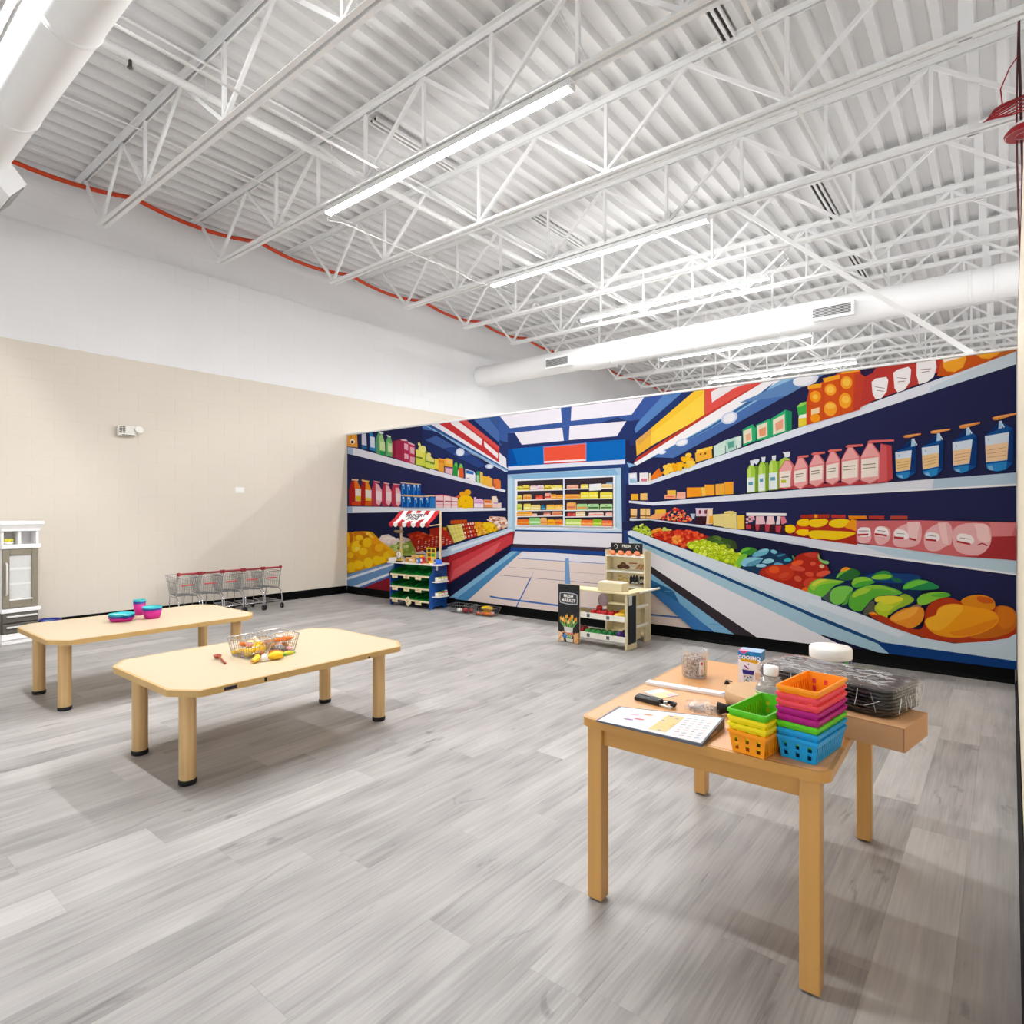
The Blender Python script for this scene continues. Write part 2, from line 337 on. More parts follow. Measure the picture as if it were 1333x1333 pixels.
# ================================================================ the printed supermarket mural on the partition
# The print is drawn as flat coloured shapes in sheet space. Each block of drawing notes has its own origin and scale (V ox oy s).
MV = {'A': (430, 440, 4.4433), 'B': (650, 480, 6.665), 'C': (810, 440, 4.937), 'D': (1050, 440, 4.71), 'E': (810, 640, 5.127), 'F': (1053, 640, 4.7607),
      'G': (440, 650, 5.127), 'H': (440, 550, 11.108), 'I': (550, 540, 11.108), 'J': (815, 610, 9.521), 'K': (940, 640, 9.521), 'L': (440, 660, 12.11),
      'N': (820, 440, 9.521), 'O': (940, 440, 9.521), 'P': (660, 610, 8.887), 'Q': (1060, 690, 9.521), 'R': (880, 690, 6.665), 'S': (560, 600, 11.108),
      'T': (1160, 530, 7.841), 'U': (960, 560, 6.348), 'W': (650, 690, 6.665), 'X': (0, 0, 1)}
NOTES = r'''
V X
p 26284f 452,564 1325,455 1325,875 452,765
V A
p 2a2b52 100,665 600,780 1015,890 1015,985 100,975
p 1d2040 100,1012 1015,997 1060,1100 100,1290
V I
p 33528f 640,75 1110,5 1240,200 1240,490 1110,465
p 4a6ba8 740,72 955,45 1175,330 1110,420
p 38558f 955,45 1110,5 1250,200 1235,480 1110,445 1175,330
p 1d2c5c 640,75 740,70 1110,405 1110,465
p 2a3768 1110,440 1240,440 1240,800 1110,690
p c9383b 235,120 640,75 1110,460 1110,695
p d9514e 560,80 640,75 1110,460 1110,520
p f0e9ec 410,95 520,82 860,350 855,440 815,422 415,130
p f0e9ec 890,380 1095,560 1090,635 895,455
p eceaf3 130,135 240,118 1110,692 1110,545 1210,630 1215,745 1240,790 1190,790
p 34568f 60,140 130,135 1238,790 1235,806
p 8fb5de 0,150 60,140 1238,806 1235,826 1200,822
p dfe6f4 600,500 660,540 1200,810 1235,826 1200,826
p 243060 0,190 220,250 560,470 940,710 1200,835 1230,840 1230,1100 880,1000 400,800 0,420
p 4a77b5 0,150 0,212 130,225 190,245 60,165
p 3f5c98 40,365 200,300 490,465 400,470 310,490
p 2c4382 310,490 490,465 760,610 930,740 800,760 560,640
p 43609f 440,575 560,480 710,575 600,590
e d4dcf0 545,540 62,58
e eef1fa 545,545 40,40
e b9c6e4 970,745 62,36
e eef1fa 975,745 40,24
V A
p e9e8f2 100,630 160,640 1015,880 1010,893 100,668
p a9b9d6 100,630 132,635 132,673 100,666
p e9ebf5 100,975 1015,984 1015,997 100,1012
p 9fb8d8 100,975 128,976 128,1008 100,1011
V H
p f0a63c 135,165 275,158 285,360 135,345
p d88a24 175,170 200,165 205,230 180,235
e f5ead8 212,275 34,40
e 1a1413 208,283 22,20
p 2f5f9c 340,160 410,150 420,390 345,365
p d5d4ea 345,165 408,160 415,335 345,320
p 1f86c4 455,150 495,130 510,190 535,215 550,420 460,395
p e3e3f0 468,200 530,215 533,370 470,352
p 27669a 345,335 415,345 420,392 345,375
p 5f9e6a 545,260 585,140 620,130 660,260 690,480 555,450
p a9d387 600,190 640,170 680,300 685,420 605,405
p dfeaf0 585,125 660,145 655,168 615,165
p d9e8a8 610,280 675,290 678,400 612,395
p 1f9a52 612,405 680,425 680,480 615,465
p 6aaf6c 690,290 720,210 765,215 790,320 790,500 700,480
p b9dc98 720,290 785,310 788,440 722,425
p f2f2f2 702,178 768,200 760,215 720,205
p dfe8c0 725,330 782,345 780,420 725,405
p a52a4c 785,275 900,245 955,262 960,570 785,495
p 8e2140 785,275 830,262 835,505 785,490
p c0335a 955,262 1115,325 1110,605 960,570
p e5d6dc 905,245 990,248 1010,270 925,262
p e5c8d2 1010,275 1110,320 1100,335 1015,300
p eab6c2 960,300 1015,315 1015,405 960,385
p eab6c2 1045,350 1105,365 1105,460 1045,440
p eab6c2 962,445 1020,465 1020,530 962,520
p e5a5b5 1045,490 1110,505 1110,600 1045,575
p 5e7d25 1120,500 1270,400 1333,450 1333,690 1120,610
p ece66a 1125,390 1262,410 1262,510 1130,490
p d8dd55 1125,505 1260,540 1262,630 1128,605
e e9e98a 1220,385 60,42 20
p e9e98a 1155,300 1180,285 1210,350 1180,380
p efe98a 1280,450 1333,460 1333,540 1280,530
p d8dd55 1270,560 1333,580 1333,660 1270,640
V I
e efe88a 5,490 48,45
p e6e052 0,545 45,555 40,650 0,640
p d5dc50 0,655 40,660 45,750 0,735
p ece680 60,600 120,600 170,640 170,700 60,660
e ece27a 95,575 30,28
p dce060 45,690 180,720 178,790 45,755
p 7a9a30 45,655 175,690 178,715 45,680
p f0d84a 175,635 235,645 240,800 180,785
p f2a73a 232,625 310,640 315,835 235,815
p e58c2c 232,650 310,660 310,700 232,690
p f4b13a 310,645 360,625 440,650 440,760 320,740
p fac86a 350,640 435,655 435,720 350,700
p f2c3d2 330,755 440,770 435,870 330,835
p b06ab8 345,755 435,770 435,785 345,770
p 2f9a3c 445,760 470,690 500,680 515,740 520,900 445,875
p 6cc64a 460,720 490,690 505,720 495,760
p e8632c 525,760 590,770 600,915 525,895
p 7ac652 525,760 545,705 575,715 590,770
p f7e8e8 515,800 525,800 522,900 512,890
p f3f1f5 622,780 745,820 765,860 765,970 622,935
p 2a72c4 635,795 742,825 742,865 635,848
p d5a0b8 640,905 690,920 690,935 640,922
p 2f8f57 785,820 830,815 830,985 785,975
p a8dca0 785,870 825,875 825,980 785,970
p efc45c 835,820 875,840 868,1000 835,990
p f2bd3c 870,880 930,895 930,1030 870,1010
p f5b84c 930,890 1015,920 1015,1055 930,1035
p f0a84a 945,885 975,885 975,905 945,905
e ea7a3a 1080,1000 52,75
p ea7a3a 1030,930 1130,950 1135,1075 1030,1050
p c95a24 1035,1000 1060,1000 1060,1055 1035,1050
V H
p b3231f 165,1200 160,980 190,870 215,820 270,830 290,900 340,960 345,1200
p ef7a22 235,850 275,840 330,950 330,970 245,955
p efd2b0 200,815 300,825 292,845 200,835
p f2e6dc 250,955 340,965 342,1140 255,1135
p e5c62c 258,1060 340,1065 342,1140 258,1130
p d94a1e 200,1150 345,1145 345,1205 200,1200
p b3231f 330,1205 335,960 355,870 370,830 410,840 440,920 490,980 490,1205
p ef8f2a 400,860 440,870 480,960 480,975 400,970
p f2c060 345,825 455,845 445,870 345,845
p f2e6dc 398,970 485,980 485,1135 400,1130
p e5bf3c 400,1085 485,1095 485,1135 400,1130
p e5601e 395,1140 490,1140 485,1205 395,1205
p c03a52 490,1205 490,960 510,900 520,850 570,860 600,910 640,980 640,1150 600,1215
p f0b8c0 545,880 590,900 635,980 635,1130 600,1200 555,1170 550,1000
p f6e2e4 552,990 635,1000 632,1130 555,1120
p e8a8b0 505,840 610,855 605,875 560,865
p c03a52 640,1205 640,960 660,880 720,885 750,930 780,990 780,1160 740,1215
p f0b8c0 695,910 735,920 775,1000 775,1140 740,1205 700,1170 695,1000
p f6e2e4 700,1005 772,1010 770,1130 703,1125
p e8a8b0 645,860 748,880 740,895 690,890
p c03a52 780,1210 782,960 800,890 860,905 890,940 920,1010 920,1170 880,1220
p f0b8c0 835,940 875,945 915,1020 915,1150 880,1215 840,1180 835,1010
p f6e2e4 840,1020 912,1025 910,1140 842,1140
p e8a8b0 785,880 905,895 895,912 830,905
V A
p 1558b0 412,838 525,845 525,905 607,912 607,982 412,978
V H
p f2c98a 930,868 1200,890 1200,902 930,882
p f2c98a 950,1040 1250,1060 1333,1050 1333,1068 950,1062
p 1a8ad2 1135,900 1195,905 1195,1040 1135,1030
p 1a7ac8 990,1070 1050,1080 1050,1210 990,1205
p 1a8ad2 1170,1085 1240,1090 1240,1215 1170,1210
V S
p 2f84d0 20,520 75,540 78,680 0,680 0,560
p f2c98a 0,495 75,500 75,515 0,512
p d8526a 75,490 200,488 310,515 400,530 400,545 75,510
p f4ccd0 80,505 190,500 190,672 80,672
p f6dcdc 200,505 300,515 300,675 200,675
p f6dcdc 310,520 400,535 400,678 310,678
p b03a4c 90,570 190,575 190,592 90,590
p b03a4c 215,575 400,585 400,598 215,592
p e89aa4 85,625 400,630 400,645 85,640
p c95a6a 190,500 200,500 200,675 190,675
p c95a6a 300,515 310,515 310,678 300,678
e f2a31a 470,480 45,38
e f0a81c 545,455 48,42
p e8622a 370,520 430,490 430,530 400,530
e fbc410 515,590 115,98
p fbc410 405,590 625,590 625,675 405,675
p e8a010 440,640 480,670 420,672
e d8920a 515,580 14,10
p eab8d8 635,525 665,525 670,550 730,545 775,570 775,675 635,675
p b98ac8 640,590 770,600 770,612 640,604
p f6e2ee 640,620 770,625 770,670 640,670
p f09a58 780,560 890,565 900,600 900,675 780,672
p f7d8c4 790,610 890,615 890,630 790,630
p d8642c 800,575 880,580 880,600 800,600
p f3ddc8 890,515 960,510 980,560 980,610 1030,605 1032,678 905,675 900,570
p c8a0d0 920,595 980,600 980,625 920,620
p f2d0c8 910,630 1025,635 1025,672 910,670
p e9ebf5 0,690 1085,680 1095,700 1080,715 0,740
p 1d2347 0,745 1085,720 1130,820 1130,960 0,990
V L
p e09a0c 152,395 240,400 270,385 420,382 480,385 545,395 640,470 780,560 960,745 960,760 900,830 520,960 152,1050
e c9730c 330,430 90,48
e c06a10 200,480 40,90
e b96a14 430,470 60,60
e eeb414 160,520 30,110
e f4c420 340,480 60,45 10
e f6c71a 290,620 70,100 25
e c9800c 370,560 38,42
e f4c21a 460,560 75,80 30
e f7d65c 300,660 38,28
e f4c21a 400,700 70,60
e ef9d12 580,520 55,70 -30
e e08c10 590,660 60,80 -35
e f4b41c 650,640 70,60 -20
e f3b218 760,620 110,30 38
e f6c516 800,750 85,62 -20
e d58a0c 240,800 70,40
e f4c21a 200,760 50,50
e dc9a14 500,760 45,50
e f6c71a 210,950 70,80
e f6c716 330,910 80,70
e f6cc1c 480,880 75,85
e f6c716 620,840 75,70 20
e f6c716 700,830 60,50
e f4b81a 860,720 60,55 30
e f6d04a 480,420 40,26 10
e f6c73a 520,450 60,22 45
p 2a2010 545,395 640,470 780,560 965,745 960,760 770,570 630,482
p 7a9cc8 150,1060 910,848 910,872 150,1112
p e6ecf7 150,1110 910,872 910,905 150,1150
p 6f98c6 150,1150 910,905 800,1042 250,1255 150,1255
p e9eefa 240,1255 800,1040 800,1080 330,1268
p 4a6cb0 330,1268 800,1080 800,1112 400,1280
p 8c1f2b 400,1280 800,1112 820,1333 700,1320
V A
p ecd6cc 280,1165 300,1140 340,1135 375,1160 410,1175 405,1145 455,1160 490,1185 560,1250 400,1250
p b3c862 365,1190 430,1165 480,1190 500,1260 420,1260
V G
p 9db046 370,300 410,265 490,275 520,350 410,365
p bcd2ea 390,415 720,335 1145,188 1180,195 1180,218 735,378 390,455
p 8c1f2b 180,590 390,515 740,380 740,560 340,615
p ad2730 740,380 1175,210 1170,292 740,560
p ce4048 762,415 1150,235 1165,240 1168,290 745,548
p dc5c60 775,470 1090,280 1040,372 752,545
p 1b1d3c 735,565 1172,295 1175,320 745,650
p 85b9d9 1165,342 1210,345 820,655 745,655
p 4f8dbd 1205,345 1240,348 868,682 780,668 800,655
p 3a7fb5 1165,330 1333,318 1333,345 1165,345
V S
p c23020 0,980 160,950 245,990 345,1190 200,1230 0,1290
p d8a01a 190,960 240,955 240,1000 200,1000
p f0e27c 245,935 455,908 512,1130 350,1188
p c4b850 245,925 260,930 360,1185 348,1190
p d5551e 300,860 530,848 540,890 460,905 300,912
p b8291c 470,898 640,880 742,1075 512,1135
p f3a51a 640,890 720,880 770,895 830,1050 702,1090
p f6c712 770,885 850,880 930,890 990,1000 830,1055
p f3cdb8 835,860 870,800 990,805 1090,815 1155,940 1000,1000 920,890
p d98a70 880,850 940,820 970,850 930,880
p bcd2ea 250,1250 1200,950 1235,985 300,1320
p dfe9f5 300,1270 1190,985 1200,1000 320,1310
V B
p 2b3a6b 0,395 530,328 1260,230 1333,225 1333,590 1100,620 1100,1333 75,1333 75,700 0,640
p 3c5a9b 0,395 530,328 1260,232 1333,223 1333,430 1110,455 1030,420 600,560 110,560 75,560 75,640 0,620
p 26356a 110,565 1105,450 1210,460 1195,612 1090,618 78,696 78,560
p ebe6f0 5,390 535,328 548,465 95,517
p ebe6f0 628,317 1258,232 1150,398 622,452
p ebe6f0 135,555 548,512 562,625 197,660
p ebe6f0 612,497 1103,455 1022,585 605,620
p 3c5a9b 535,328 628,317 600,625 565,628
p 0a66b8 78,697 1093,613 1093,790 80,850
p 0a4c9e 78,697 112,694 160,828 78,848
p dfe3f2 78,850 1093,788 1093,826 78,882
p 8f8fc0 382,677 758,643 758,800 386,812
p e8553d 388,684 750,650 750,792 392,802
p f2eaf0 390,803 752,785 752,800 390,820
p d8402f 388,818 752,799 752,810 388,828
p 27407a 78,882 1093,828 1093,855 78,902
V P
p a6cae3 10,70 1320,-10 1333,760 100,716 75,690 10,690
p bfd9eb 10,120 60,118 60,670 10,690
p 86b3d8 20,75 1250,5 1290,70 90,125
p bcd8ec 1270,75 1315,75 1333,750 1270,700
p f0f3fa 92,128 1255,80 1255,690 95,668
p 3a3038 122,145 1230,97 1230,678 122,660
p 7fb2d6 1150,165 1230,160 1230,178 1150,182
p e9eef8 92,660 1260,680 1333,720 100,695
p c3d8ea 100,690 1333,712 1333,735 100,705
p 1f4a8c 100,706 1333,738 1333,752 100,722
p e9e5ee 95,724 1333,752 1333,885 1150,915 72,872
p 3a3040 72,870 1150,912 1150,950 60,905
p 1c3f86 55,900 1150,948 1150,985 40,955
V X
p eedcd4 681,717 845,728 845,757 903,820 609,784
p ece8f0 681,717 845,728 845,737 676,727
V W
p 1f468f 100,150 920,186 980,220 120,182
p 3a3040 120,122 960,160 980,190 100,150
p 27407a 1080,0 1130,0 1130,175 1080,170
l 6f8cc4 6 160,245 920,292 1300,320
l b9a9b6 4 85,322 920,385 1300,412
l 8f83a5 5 0,390 920,470 1300,505
l c9b0b0 4 640,520 920,546 1300,575
l 4a74b8 15 -80,575 0,590 520,655 920,692 1300,732 1700,770
l 4a74b8 11 150,668 275,415
l 8fa5cc 4 275,415 296,370
p 7ba3d0 575,245 605,242 632,700 562,690
V N
p 3a569a 0,960 40,945 185,715 430,680 120,1010 0,1030
p 26356a 0,1030 120,1010 75,1180 75,1333 0,1333
p 5580bb 420,683 655,655 75,1180 60,1130 100,1050
p 22356a 650,658 805,638 80,1262 72,1190
p f9d24a 800,640 925,625 925,962 265,1340 90,1460 88,1270
p f4c235 800,640 925,625 900,700 265,1185 265,1120
p eeb43c 75,1272 265,1120 265,1340 88,1460
p d9a352 75,1272 265,1120 265,1185 110,1330
V C
p e0534b 530,325 895,275 530,512
p b93a2c 78,805 92,772 530,492 540,490 895,275 905,274 532,514
p f4f0f4 75,806 530,513 905,273 1025,255 560,562 95,818
p 8fbbdd 95,818 560,562 1020,256 1110,245 565,585
p 3a6296 130,800 565,568 870,368 980,282 900,370 570,580
p 4c70ae 200,765 565,585 1110,245 1300,220 745,545 330,772
p 6088bb 745,420 1110,245 1300,220 1060,370
e c9d3ea 690,513 55,38 -22
e f0eef6 690,513 42,28 -22
e c9d3ea 385,672 42,23 -15
e f0eef6 385,672 32,16 -15
e e6e8f4 260,736 24,11 -12
e dfdfee 1180,268 85,42 -14
e efedf5 1170,268 66,32 -14
V N
p ece6ea 1010,668 1105,594 1420,520 1290,625 1020,800
V C
p 27407a 20,790 95,818 45,835 45,940 20,940
p 8db4da 30,800 95,818 45,832
p dfe6f2 45,932 180,915 1333,508 1333,562 190,938 165,944 45,944
p dfe3f0 45,1045 200,1055 1333,958 1333,1011 200,1077 45,1059
p dfe3f0 50,1158 200,1166 1333,1302 1333,1363 200,1187 50,1173
V D
p dfe2ee 0,540 1283,83 1283,162 0,582
p c9d8e6 760,300 1283,85 1283,162 740,340
p dfe2ee 0,926 1288,825 1288,905 0,971
p b5cbdf 780,865 1288,825 1288,893 770,930
p f0f0f6 0,965 1288,895 1288,906 0,973
p 1f2a52 1286,80 1325,70 1325,1400 1290,1400
V F
p dfe2ee 0,290 1288,428 1288,515 0,347
p bcd5e4 330,335 1288,430 1288,505 520,400
p f0f0f6 0,338 1288,508 1288,518 0,348
V J
p d5d8ea 35,60 135,50 140,185 35,185
p 9ac2da 50,130 130,140 130,175 50,175
p f0eef2 50,70 125,62 125,115 50,115
p efe9ec 170,55 275,50 278,180 170,180
p d07a8a 190,125 265,125 262,160 195,160
p f2e0b0 285,60 310,55 305,170 285,170
p e8741c 310,100 380,20 400,10 410,35 465,45 440,90 320,150
p f4bb1c 470,55 490,10 640,-40 640,10 480,70
p f2b52c 65,315 150,315 155,390 65,390
p f0bf6c 180,310 265,305 268,390 180,390
p f0c888 60,495 140,500 135,610 60,610
p f0c888 180,495 300,495 300,615 180,615
p c98a3a 245,495 255,495 255,615 245,615
p 8a5a2c 60,580 135,585 135,600 60,600
p 8a5a2c 180,575 300,580 300,598 180,590
p f2c03a 365,510 495,505 500,560 365,560
p f2a86a 300,595 360,560 500,550 420,630 300,625
p f2bd4c 515,270 620,268 620,330 515,325
p f0a07a 480,325 620,330 620,378 480,375
p f2b09a 635,290 740,290 740,372 625,372
p e8603a 500,340 600,345 600,355 500,350
p f39a22 755,235 930,232 935,345 755,358
p f5c24c 935,232 990,230 990,340 940,345
p f5a930 975,200 1100,200 1100,330 990,338
p f2ae40 1112,195 1215,185 1220,320 1112,328
p f5a530 1222,170 1333,165 1333,315 1222,320
h e04030,f08a6a,d02a2a,f4b060 430,610 530,530 600,490 700,500 760,570 820,620 790,665 440,630 | 16 11 90
p b8c8d8 800,560 860,560 850,620 820,620
p efe6ee 865,490 1080,490 1080,505 865,505
p e3c3d2 870,505 1000,505 1000,590 870,590
p 3a1c24 880,590 1000,590 1000,690 850,680
p 7a3048 905,515 935,515 935,560 905,560
p 7a3048 975,515 1005,515 1005,560 975,560
p f2d0b0 1010,505 1075,505 1075,690 995,690
p f2a830 1035,590 1080,580 1080,680 1030,680
p e8d488 1080,570 1215,560 1220,720 1085,705
p e8d080 1220,535 1333,525 1333,740 1222,725
V K
p e5d287 0,275 30,275 30,440 0,435
p e9d586 30,250 100,238 180,255 185,460 30,445
p d8c06a 30,265 180,265 180,275 30,275
p f0c64e 190,295 280,290 280,465 195,462
p f2eef2 305,262 800,268 800,300 305,300
h f0c0c8,e8aab8,d88a9a 315,305 390,305 410,400 300,400 | 18 14 14
p f0c0c8 425,305 520,305 540,400 420,405
p f0c8cc 565,305 640,305 660,400 545,410
p ead5d8 690,305 730,305 720,410 670,410
p e07a8a 730,310 780,310 810,380 740,410
p 3a1c28 290,405 800,405 800,520 290,460
p c03a4a 300,410 360,410 360,460 300,455
p c04050 415,405 470,405 455,485 425,480
p c03a4a 535,405 600,405 585,495 540,490
p c04050 665,425 740,420 720,510 670,500
p 8a1c24 780,505 900,510 1333,580 1333,605 900,555
e f6cc10 848,462 66,52 -10
p f6cc10 785,420 850,408 912,450 850,512 800,500
p a83020 975,290 1333,280 1333,330 975,330
p e88a20 1145,280 1180,285 1180,318 1145,318
p c93a22 920,400 1333,420 1333,600 900,520
s f6c810 918,385 970,340 1090,335 1110,395 1050,432 960,425
s f6c810 1110,395 1160,340 1310,335 1333,370 1333,400 1230,440 1150,435
s f6c810 905,500 960,465 1080,470 1100,505 1040,552 960,540
s f6c810 1095,505 1150,480 1320,480 1333,520 1220,568 1120,545
V F
p b02d22 0,172 300,172 300,330 0,290
s f6cd18 0,170 130,170 110,205 60,222 20,218 0,205
s f6cd18 118,205 140,170 265,170 235,215 190,225 150,220
p f09a1c 235,200 270,170 300,180 295,245 225,222
s f6cd18 0,240 100,240 290,250 290,265 165,305 95,288 40,295 0,280
p a8352c 0,142 125,143 125,163 0,163
p f0a020 35,142 55,142 55,162 35,162
p b83a34 140,143 228,145 228,165 140,163
p ea8a1c 245,150 355,150 365,170 250,170
p b83a34 372,150 468,150 468,172 372,170
p b84a40 505,150 612,150 612,172 505,172
p d06a6e 295,180 680,178 1290,190 1290,425 900,400 560,352 295,315
p a83438 1130,280 1290,275 1290,425 900,400 1050,400
p dd8488 1120,190 1285,195 1255,275 1130,275
s e8b0b2 300,225 385,222 390,310 340,322 300,312
s f6eef0 302,220 378,220 385,245 380,280 302,280
s e8b0b2 405,215 505,215 508,300 450,335 408,315
s f6eef0 410,222 450,212 485,228 500,260 485,280 410,275
s e8b0b2 525,230 640,185 700,185 700,310 650,345 540,345 517,310
s f6eef0 528,232 590,235 620,262 615,300 530,285
p f2c8c8 610,190 690,188 670,290 620,300
s e8b0b2 715,245 805,190 890,190 890,330 850,335 810,368 740,370 712,330
s f6eef0 722,248 800,255 815,285 800,310 724,300
p f2c8c8 800,192 850,192 865,330 830,320
s e8b0b2 890,200 1115,190 1135,280 1120,345 1060,398 930,385 890,330
s f6eef0 918,255 1000,265 1030,300 1010,330 918,312
s f4ccca 1015,200 1110,195 1115,260 1135,290 1110,320 1040,300 1040,230
l b02c30 12 303,268 370,265
l b02c30 12 410,262 485,272
l b02c30 12 528,283 590,288
l b02c30 12 622,290 665,300
l b02c30 12 724,296 790,303
l b02c30 12 918,308 1000,325
l b02c30 8 1050,328 1075,320 1105,335
l 3a2a2e 4 310,243 370,243
l 3a2a2e 3 425,240 480,246
l 3a2a2e 3 545,258 595,262
l 3a2a2e 3 735,270 790,277
l 3a2a2e 3 935,285 1005,295
V N
p cfe8dc 1060,1333 1170,1275 1333,1225 1333,1333
V C
p f2b13a 470,740 575,697 580,770 475,800
p f6c84a 480,720 582,695 582,712 480,742
p 6a3a1c 500,742 512,742 512,752 500,752
p 6a3a1c 530,738 542,736 542,748 530,750
h f6bd1c,f4a81c,f8cc4a 265,880 280,830 320,805 350,815 370,780 400,770 420,745 460,745 470,800 360,850 | 20 17 26
p ea7a22 185,900 240,835 250,862 262,880 215,908
p cfe6dc 590,695 662,662 664,740 592,768
p b5d8cc 665,665 732,635 735,715 668,738
p d5e6e0 735,638 768,628 768,700 738,712
p 5aa090 680,675 720,660 720,700 685,712
p 2fae72 775,590 840,555 860,580 860,660 780,695
p e6dfc8 780,600 832,578 836,660 782,682
p e8b08a 795,625 825,610 828,655 800,665
p 2fae72 862,560 948,520 962,540 962,640 865,662
p e6dfc8 868,565 934,540 936,630 870,650
p e89a70 880,590 925,570 925,625 885,635
p 2fae72 958,520 1050,462 1092,475 1092,590 962,635
p 1f8a5c 1052,462 1092,478 1092,588 1060,600
p e6dfc8 970,530 1045,488 1048,598 972,622
p e8a080 985,550 1035,520 1035,580 990,600
V O
p 3fb24a 930,850 980,805 1075,785 1078,930 950,970
p 9ad858 930,850 980,805 1070,785 1060,810 960,860
p eef0ea 960,960 1070,935 1072,985 950,1000
p e6d23a 950,1000 1072,985 1080,1070 950,1110
p d2521c 1080,630 1240,590 1260,700 1333,560 1333,1000 1085,1060
p f2a828 1060,605 1130,575 1240,562 1250,585 1130,625 1070,642
p f0a020 1255,520 1333,480 1333,540 1280,560
e f29a1c 1155,755 66,85 -8
e f8c04a 1150,735 36,40
p f4dcb8 1105,905 1205,865 1210,930 1110,960
p f2a01c 1110,965 1215,935 1205,1000 1160,1030 1110,1010
V D
p c9481e 0,400 20,310 100,270 200,215 330,190 330,440 0,535
p b83a34 330,190 835,110 835,190 700,280 410,385 290,450
p d2521c 20,310 95,305 100,500 20,525
p d2521c 110,275 200,250 205,470 110,495
p d2521c 210,215 290,210 285,445 215,465
p f2a828 10,295 95,280 90,305 15,315
p f2a828 100,250 205,225 205,250 110,275
p f2a828 205,205 330,182 325,205 215,222
e f29a1c 55,360 34,36
e f8c04a 55,362 16,16
e f2a02a 148,318 36,36
e f8bf4a 148,318 24,22
e f2a02a 246,275 36,40
e f8bf4a 246,272 24,24
p f4d8a8 30,440 80,425 80,460 30,475
e f29a1c 55,492 30,28
e f2a02a 148,435 40,45
e f8b84a 148,418 32,18
e f2a02a 238,385 38,48
e f8bf4a 242,378 24,22
p 2a2040 330,190 425,175 405,215 360,238 335,225
p c0402e 300,230 340,225 360,240 330,420 290,445
p f2eef0 400,270 425,250 490,240 502,260 492,330 460,370 425,378 405,340
p f2eef0 532,215 560,195 625,178 642,195 635,270 600,320 560,335 540,310
p f2eef0 675,150 710,130 792,118 798,180 780,240 740,270 690,285 675,230
p c2531c 830,110 1200,55 1290,65 1275,85 870,235 800,235
p ea9f2c 835,140 975,92 980,130 960,180 910,210 860,205 838,180
p f2e6dc 833,110 975,92 970,110 845,150
p ea9f2c 1040,85 1190,60 1170,105 1120,130 1070,125
p b8642c 1190,60 1275,72 1270,85 1160,115
l 8a6a6a 4 420,300 480,310
l 8a6a6a 4 430,322 475,328
l 8a6a6a 4 555,245 615,250
l 8a6a6a 4 560,270 605,265
l 8a6a6a 4 700,195 765,190
l 8a6a6a 4 705,212 755,205
V T
'''
def nudge(L): return ' '.join(L)
mural = Print(1.5e-5, .87)
cur = [0, 0, 1]
def w2s(u, v):
    """drawing coordinates -> point on the wall (x, z)"""
    px, py = cur[0]+u/cur[2], cur[1]+v/cur[2]
    a, b = (px-666.5)/F_PX, (V0-py)/F_PX
    dx, dy = -math.sin(YAW)+math.cos(YAW)*a, math.cos(YAW)+math.sin(YAW)*a
    t = YM/dy
    x = min(max(dx*t, XL+.004), XR-.006); z = min(max(EYE+b*t, MUR_B-.003), MUR_Z-.004)
    return (x, z)
def inside(p, poly):
    c = False; j = len(poly)-1
    for i in range(len(poly)):
        (xi, yi), (xj, yj) = poly[i], poly[j]
        if (yi > p[1]) != (yj > p[1]) and p[0] < (xj-xi)*(p[1]-yi)/(yj-yi)+xi: c = not c
        j = i
    return c
def mp_(col, pts): mural.poly(col, [w2s(*p) for p in pts])
def me_(col, cx, cy, rx, ry=None, rot=0, n=14):
    ry = rx if ry is None else ry; c, d = math.cos(R(rot)), math.sin(R(rot))
    mp_(col, [(cx+rx*math.cos(t)*c-ry*math.sin(t)*d, cy+rx*math.cos(t)*d+ry*math.sin(t)*c) for t in [2*math.pi*k/n for k in range(n)]])
def ms_(col, pts):
    for _ in range(2):
        q = []
        for a, b in zip(pts, pts[1:]+pts[:1]): q += [(a[0]*.75+b[0]*.25, a[1]*.75+b[1]*.25), (a[0]*.25+b[0]*.75, a[1]*.25+b[1]*.75)]
        pts = q
    mp_(col, pts)
def ml_(col, w, pts):
    for a, b in zip(pts, pts[1:]):
        dx, dy = b[0]-a[0], b[1]-a[1]; L = math.hypot(dx, dy) or 1; nx, ny = -dy/L*w/2, dx/L*w/2
        mp_(col, [(a[0]+nx, a[1]+ny), (b[0]+nx, b[1]+ny), (b[0]-nx, b[1]-ny), (a[0]-nx, a[1]-ny)])
mr = random.Random(11)
def heap(cols, poly, rx, ry, n, n_seg=9, edge=None):
    xs = [p[0] for p in poly]; ys = [p[1] for p in poly]; pts = []
    while len(pts) < n:
        q = (mr.uniform(min(xs), max(xs)), mr.uniform(min(ys), max(ys)))
        if inside(q, poly): pts.append(q)
    for q in sorted(pts, key=lambda p: p[1]):
        s = mr.uniform(.8, 1.15)
        if edge: me_(edge, q[0], q[1], rx*s*1.18, ry*s*1.18, 0, n_seg)
        me_(mr.choice(cols), q[0], q[1], rx*s, ry*s, mr.uniform(-15, 15), n_seg)
